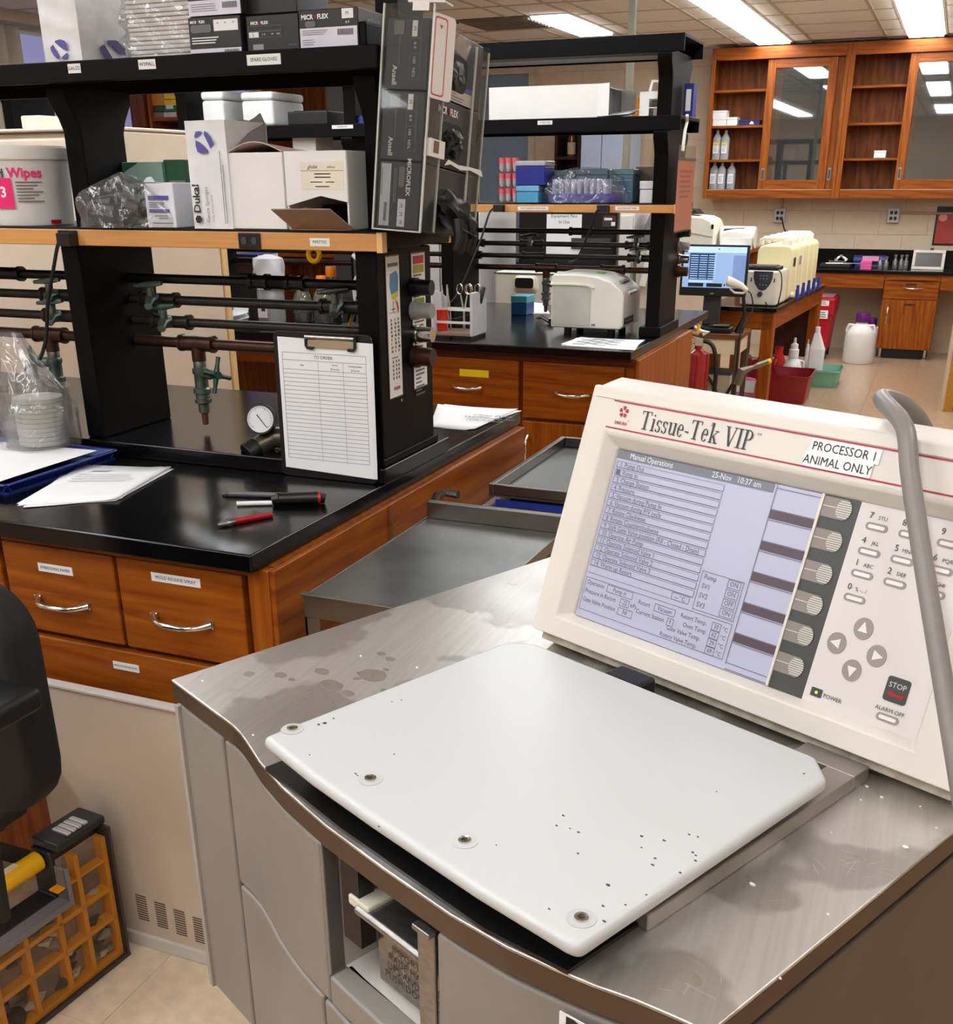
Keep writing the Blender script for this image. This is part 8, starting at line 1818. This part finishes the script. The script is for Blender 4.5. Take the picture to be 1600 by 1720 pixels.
for k, px in enumerate((1477, 1487, 1502, 1512, 1520)):
    p = at(px, 448, 10.62 if k < 2 else 10.68); h = at(px, 431 if k < 2 else 428, p.y).z-zc
    t = thing('glass_vial', ('small clear glass bottle near the pink notes, left of the pair', 'small clear glass bottle near the pink notes, right of the pair', 'small clear glass bottle on the far counter, first of three beside the framed tray', 'small clear glass bottle on the far counter, middle of three beside the framed tray', 'small clear glass bottle on the far counter, next to the framed tray')[k], 'bottle', (p.x, p.y, zc), group='small glass bottles on the far counter')
    MB().lathe([(.02, .001), (.021, h*.55), (.01, h*.7), (.01, h*.9)], (p.x, p.y, zc), 12).build('bottle_body', film('bottle_glass'), t, smooth=True); MB().lathe([(.013, h*.86), (.013, h)], (p.x, p.y, zc), 12).build('cap', mat('steel_cap', (150, 150, 148), .3, .8), t, smooth=True)
a, c = at(1530, 448, 10.66), at(1589, 420, 10.66); h = c.z-zc; F = frame((a.x, 10.66, zc), (1, 0, 0), (0, .25, 1)); w = c.x-a.x
t = thing('framed_tray', 'white-framed dark screen propped on the far counter', 'frame', (a.x+w/2, 10.7, zc)); fw = .025
MB(F).box(0, w, .001, fw, -.02, 0).box(0, w, h-fw, h, -.02, 0).box(0, fw, fw, h-fw, -.02, 0).box(w-fw, w, fw, h-fw, -.02, 0).build('white_frame', mat('pale_frame', (206, 198, 184), .4), t, bevel=.003); MB(F).box(fw, w-fw, fw, h-fw, -.018, -.008).build('dark_pane', mat('smoky_pane', (84, 78, 74), .2), t); MB(F).prism(rrect(.03, .02, .008, 2, w*.56, h+.01), -.015, -.002).build('knob', BLACK, t)
a, c = at(1376, 440, 10.6), at(1428, 440, 10.6); t = thing('dark_tray', 'dark tray of steel instruments at the left end of the far counter', 'tray', ((a.x+c.x)/2, 10.7, zc)); MB().box(a.x, c.x, 10.6, 10.85, zc+.0006, zc+.03).build('tray_body', BLACK, t, bevel=.005)
for k in range(5): MB().cyl((a.x+.05+k*.05, 10.63+.03*(k % 3), zc+.036), (a.x+.22+k*.04, 10.66+.03*(k % 2), zc+.037), .006).build('steel_instrument', CHROME, t, smooth=True)
q = at(1412, 430, 10.8); MB().box(q.x-.1, q.x+.05, 10.78, 10.84, zc+.03, zc+.05).tube([(q.x-.05, 10.8, zc+.05), (q.x, 10.8, zc+.09), (q.x+.06, 10.8, zc+.055)], .014, 8).build('chrome_part', CHROME, t, smooth=True)
a, c = at(1440, 438, 10.7), at(1478, 438, 10.7); t = thing('flat_tray', 'low dark flat tray behind the pink notes on the far counter', 'tray', ((a.x+c.x)/2, 10.76, zc)); MB().box(a.x, c.x, 10.7, 10.83, zc+.0006, zc+.016).box(a.x+.01, c.x-.01, 10.71, 10.82, zc+.016, zc+.02).build('tray_body', DGREY, t, bevel=.003)
# cabinet end at the right edge of the picture
pn = P(1580, 690, z=0); pf = P(1577, 640, z=0)
t = thing('wooden_trolley', 'cream-sided wooden cabinet cut by the right picture edge', 'cabinet', (pn.x+.3, pn.y+.6, 0))
MB().box(pn.x, pn.x+.02, pn.y, pn.y+1.3, 0.002, .86).build('side_panel', mat('cream_side', (206, 186, 160), .5), t, bevel=.003); MB().box(pn.x+.02, pn.x+.7, pn.y+.02, pn.y+1.3, .05, .86).build('carcass', WOODV, t)
MB().box(pn.x+.012, pn.x+.07, pn.y-.012, pn.y+.02, .002, .86).build('worn_edge', mat('golden_worn_wood', (176, 122, 30), .5, var=.3, scale=60, stretch=(3, 3, 1)), t)
F = frame((0, pn.y, 0)); MB(F).box(pn.x+.08, pn.x+.68, .08, .6, -.02, 0).build('cabinet_door', WOODV, t, bevel=.003); MB(F).box(pn.x+.08, pn.x+.68, .62, .84, -.02, 0).build('drawer', WOODH, t, bevel=.003)
MB(F).tube([(pn.x+.1, .3, 0), (pn.x+.1, .3, .03), (pn.x+.1, .44, .03), (pn.x+.1, .44, 0)], .008, 8).build('handle', mat('copper_handle', (190, 120, 84), .4, .6), t, smooth=True); MB().box(pn.x+.04, pn.x+.68, pn.y+.05, pn.y+1.25, 0, .05).build('plinth', BLACK, t); MB().box(pn.x-.005, pn.x+.72, pn.y-.015, pn.y+1.32, .8605, .89).build('top', EPOXY, t, bevel=.003)
# ================= LOW THINGS IN FRONT: CARTS, LEANING PANEL, ORGANISER, CHAIR =================
SC = mat('worn_cart_steel', (122, 122, 119), .36, .85, var=.3, scale=5, bump=.05); SE = mat('cart_edge_steel', (118, 112, 106), .3, .9, var=.1)
zc1 = .84
a, b_, c = P(503, 994, z=zc1), P(718, 863, z=zc1), P(925, 888, z=zc1)
x0 = max(a.x, b_.x, B1X+.045); y0, y1 = a.y, b_.y; x1 = -.5
x1 = c.x+.02
t = thing('steel_cart', 'stained steel utility cart between the near bench and the processor', 'cart', ((x0+x1)/2, (y0+y1)/2, 0))
MB().box(x0, x1, y0, y1, zc1-.012, zc1-.008).build('shelf', SC, t)
MB().box(x0, x1, y1-.004, y1, zc1-.008, zc1+.028).box(x0, x1, y1, y1+.014, zc1+.022, zc1+.028).build('raised_edge', SE, t, bevel=.0015); MB().box(x0, x1, y0-.002, y0+.002, zc1-.045, zc1+.0).box(x0, x1, y0-.012, y0+.002, zc1-.002, zc1+.002).box(x0-.002, x0+.002, y0, y1, zc1-.03, zc1-.006).box(x1-.002, x1+.002, y0, y1, zc1-.03, zc1-.006).build('turned_lip', SE, t, bevel=.001)
for zz in (.5, .16): MB().box(x0+.004, x1-.004, y0+.004, y1-.004, zz, zz+.004).box(x0+.004, x1-.004, y0+.004, y0+.008, zz, zz+.03).box(x0+.004, x1-.004, y1-.008, y1-.004, zz, zz+.03).build('shelf', SC, t)
for x in (x0, x1-.028):
    for y in (y0-.001, y1-.028): MB().box(x, x+.028, y, y+.004, .09, zc1-.01).box(x, x+.004, y, y+.028, .09, zc1-.01).build('leg', SE, t); MB().cyl((x+.004, y+.014, .045), (x+.024, y+.014, .045), .0445).box(x+.004, x+.024, y+.004, y+.024, .06, .092).build('caster', BLACK, t, smooth=True)
MB().tube([(x0+.005, y1+.008, zc1+.01), (x0+.005, y1+.04, zc1+.03), (x0+.02, y1+.055, zc1+.034), (x0+.05, y1+.05, zc1+.034)], .009, 8).build('push_handle', SE, t, smooth=True)
MB().tube([(x0+.002, y0-.01, zc1-.1), (x0-.0, y0-.03, zc1-.1)], .012, 8).build('bumper', GREYP, t, smooth=True)
a, b_, c = P(820, 812, z=.835), P(963, 734, z=.835), P(940, 830, z=.835)
x0 = max(B1X+.05, min(a.x, b_.x)); y0, y1 = max(a.y, y1+.1), b_.y; x1 = x0+.62
t = thing('tray_cart', 'steel cart with a deep-rimmed tray beyond the stained cart', 'cart', ((x0+x1)/2, (y0+y1)/2, 0))
zt_ = .835
MB().box(x0, x1, y0, y1, zt_-.03, zt_-.026).build('tray_floor', SC, t); q = .006
MB().box(x0, x0+.014, y0, y1, zt_-.026, zt_).box(x1-.014, x1, y0, y1, zt_-.026, zt_).box(x0+.014, x1-.014, y0, y0+.014, zt_-.026, zt_).box(x0+.014, x1-.014, y1-.014, y1, zt_-.026, zt_).build('tray_rim', SE, t, bevel=.003)
MB().box(x0-.012, x1+.012, y0-.014, y1+.012, zt_-.075, zt_-.05).build('cart_frame', SE, t, bevel=.003); MB().box(x0+.04, x1-.04, y0+.04, y1-.04, zt_-.05, zt_-.03).build('spacer', BLACK, t)
MB().box(x0+.02, x0+.3, y0-.006, y0+.0, zt_-.05, zt_-.036).build('blue_strip', BLUE, t)
for x in (x0, x1-.03):
    for y in (y0, y1-.03): MB().box(x, x+.03, y, y+.03, .09, zt_-.075).build('leg', SE, t, bevel=.002); MB().cyl((x+.005, y+.015, .045), (x+.025, y+.015, .045), .0445).box(x+.005, x+.025, y+.005, y+.025, .06, .092).build('caster', BLACK, t, smooth=True)
MB().box(x0+.01, x1-.01, y0+.01, y1-.01, .2, .21).build('shelf', SC, t)
# grey metal machine panel leaning before the drawers
yp_ = 1.437
F = frame((0, yp_, 0)); u0, v0 = PF(38, 1133, F); u1_, v1_ = PF(292, 1202, F); ub, vb_ = PF(224, 1592, F); vb_ = max(.0, vb_)
vt_ = (v0+v1_)/2; pw1 = u1_+.14; pw0 = u0+.0
GPn = mat('grey_panel_enamel', (204, 188, 170), .4, var=.05, scale=5)
t = thing('metal_panel', 'grey metal machine panel with louvred vents standing against the drawers', 'panel', ((pw0+pw1)/2, yp_, 0))
MB(F).box(pw0, pw1, .015, vt_, -.012, 0).build('panel_sheet', GPn, t, bevel=.002); MB(F).box(pw0-.002, pw1, vt_-.001, vt_+.006, -.016, .006).build('top_flange', mat('pale_flange', (206, 200, 192), .4), t, bevel=.002)
MB(F).box(ub-.03, pw1, .0005, .03, -.014, .008).build('bottom_flange', MATS['pale_flange'], t, bevel=.002)
for px, l in ((239, 0), (271, 0), (303, 0), (335, 0)):
    u, v = PF(px, 1503+(px-239)*.42, F); b = MB(F); cu_, cv_ = PF(px, 1524+(px-239)*.4, F)
    for k in range(11): b.box(cu_-.0135, cu_+.0135, cv_-.032+k*.006, cv_-.0295+k*.006, 0, .0008)
    b.build('louvre', mat('louvre_shadow_gap', (84, 70, 58), .7), t)
# office chair, only its edge in view
CHM = mat('black_chair_fabric', (14, 14, 15), .8, var=.25, scale=120)
yy = 1.05; xe = P(30, 1090, y=yy).x-.045
t = thing('office_chair', 'black office chair at the left picture edge before the grey panel', 'chair', (xe-.3, yy, 0))
zt_, zb_ = P(10, 1003, y=yy).z, P(35, 1375, y=yy).z
MB(frame((xe-.215, yy+.03, (zt_+zb_)/2))).prism(rrect(.5, zt_-zb_, .09, 5), -.035, .035).build('backrest', CHM, t, bevel=.02, seg=3)
xs2 = P(44, 1290, y=1.40).x
MB().box(xs2-.48, xs2, 1.09, 1.42, .40, .5).build('seat', CHM, t, bevel=.03, seg=3)
ar = P(78, 1192, y=yy-.05)
MB().box(ar.x-.13, ar.x-.03, yy-.26, yy-.02, ar.z-.018, ar.z+.018).build('armrest', BLACK, t, bevel=.012, seg=3); MB().tube([(xe-.15, yy-.1, .46), (ar.x-.09, yy-.12, .5), (ar.x-.07, yy-.12, ar.z-.01)], .016, 8).build('arm_bracket', BLACK, t, smooth=True)
MB().tube([(xe-.3, 1.3, .395), (xe-.3, yy+.07, .39), (xe-.3, yy+.085, .62)], .02, 8).cyl((xe-.42, 1.0, .09), (xe-.42, 1.0, .38), .026).tube([(xe-.42, 1.0, .37), (xe-.3, 1.25, .39)], .02, 8).build('gas_column', BLACK, t, smooth=True)
for k in range(5):
    a = 2*math.pi*k/5+.6; c, s = math.cos(a), math.sin(a); bx_, by_ = xe-.42+.22*c, 1.0+.22*s
    lg = MB().tube([(xe-.42, 1.0, .1), (bx_, by_, .075)], [.022, .014], 8).build('leg', BLACK, t, smooth=True); MB().cyl((bx_-.018*s, by_+.018*c, .03), (bx_+.018*s, by_-.018*c, .03), .0295).cyl((bx_, by_, .03), (bx_, by_, .078), .008).build('caster', BLACK, lg, smooth=True)
# small-parts organiser standing on edge
d0 = V((P(216, 1600, y=1.36).x, 1.36, P(216, 1600, y=1.36).z))
gl_ = P(60, 1716, z=.0)
p0 = P(214, 1597, z=.012); p1 = P(75, 1715, z=.012)
if p0.y > 1.40: p0 = P(214, 1597, y=1.395)
p0.z = .0; e = (P(75, 1715, z=.004)-p0); e.z = 0; e.normalize()      # along the base towards the camera
dz_ = P(190, 1392, y=p0.y)
h_ = max(.2, dz_.z-.0)
nx = V((-e.y, e.x, 0));  nx = nx if nx.x > 0 else -nx          # face normal, towards the right of the picture
up_ = V((0, 0, 1))
FO = frame(p0, e, up_)
if (FO.to_3x3() @ V((0, 0, 1))).x < 0: FO = frame(p0, e, up_) @ MX.Diagonal((1, 1, -1, 1))
L_ = .42
t = thing('parts_organiser', 'clear-lidded small-parts organiser with yellow dividers standing at bottom left', 'organiser', p0+e*.2)
OB = mat('organiser_black', (34, 36, 38), .45); th = .085
# body: u along the base, v up, n out of the lid; notch at the top holds the yellow handle
H0 = h_; nt0, nt1, nv = .12, .36, h_-.1
MB(FO).prism([(0, .0), (L_+.06, 0), (L_+.06, H0), (nt1, H0), (nt1, nv), (nt0, nv), (nt0, H0), (0, H0)], -th, -.03).build('case_back', OB, t, bevel=.006)
YD = mat('amber_tray', (255, 164, 0), .4, var=.1)
b = MB(FO)
for u in (.004, .075, .135, .215, .29, .36, L_+.05): b.box(u, u+.011, .01, (nv-.012) if nt0 < u < nt1 else H0-.02, -.03, -.006)
for v in (.008, .1, .17): b.box(.004, L_+.05, v, v+.011, -.03, -.006)
b.box(.004, .135, H0-.075, H0-.071, -.03, -.006); b.build('divider_grid', YD, t, bevel=.001, seg=1)
MB(FO).box(.004, L_+.05, .01, nv-.01, -.031, -.029).box(.004, nt0-.01, nv-.01, H0-.02, -.031, -.029).build('tray_back', mat('amber_tray_floor', (150, 132, 118), .5, var=.3, scale=20), t)
lid_ = MB(FO).prism([(0, .002), (L_+.06, .002), (L_+.06, H0-.004), (nt1+.004, H0-.004), (nt1+.004, nv+.0), (nt0-.004, nv+.0), (nt0-.004, H0-.004), (0, H0-.004)], -.005, -.001).build('clear_lid', film('organiser_lid', (240, 238, 234), .0, .0, .12, bump=.4, scale=12, fm=.05), t)
b = MB(FO)
for a0, a1 in (((nt0-.004, nv-.012), (nt1+.004, nv)),): b.box(a0[0], a1[0], a0[1], a1[1], -.03, .004)
b.box(nt0-.012, nt0-.004, nv-.012, H0-.03, -.03, .004); b.build('lid_rim', mat('smoky_rim', (120, 116, 118), .3), t, bevel=.002)
MB(FO).box(-.006, L_+.064, -.0, .008, -th, .004).box(-.006, 0, 0, H0, -th, .002).build('edge_band', mat('taupe_rubber', (66, 54, 52), .6), t, bevel=.002)
MB(FO).tube([(nt0+.004, H0-.022, -.06), (nt1, H0-.022, -.06)], .02, 12).build('carry_handle', mat('handle_yellow', (252, 186, 10), .35), t, smooth=True)
MB(FO).box(nt0+.05, nt0+.12, H0-.003, H0-.0015, -.068, -.052).build('pale_handle_label', mat('pale_gold', (250, 226, 170), .4), t)
MB(FO).box(-.01, nt0-.006, H0, H0+.02, -th+.0, -.012).build('latch_block', OB, t, bevel=.006)
la = MB(FO)
for k in range(4): la.box(.028+k*.014, .040+k*.014, H0+.02, H0+.026, -.06, -.018)
la.build('steel_latch', mat('silver_grip', (206, 206, 206), .25, .6), t, bevel=.002)
rr2 = random.Random(4)
for k in range(30):
    u, v = .02+rr2.random()*(L_), .02+rr2.random()*(nv-.05); s_ = .012+.014*rr2.random()
    MB(FO).tube([(u-s_, v, -.024), (u, v+s_*.5*(rr2.random()-.5), -.02), (u+s_, v+s_*(rr2.random()-.5), -.024)], [.002, s_*.5, .002], 7).build('bagged_part', mat(('pale_bag', 'grey_bag', 'dark_part')[k % 3], ((206, 196, 184), (150, 140, 132), (70, 62, 58))[k % 3], .35, bump=.5), t, smooth=True)
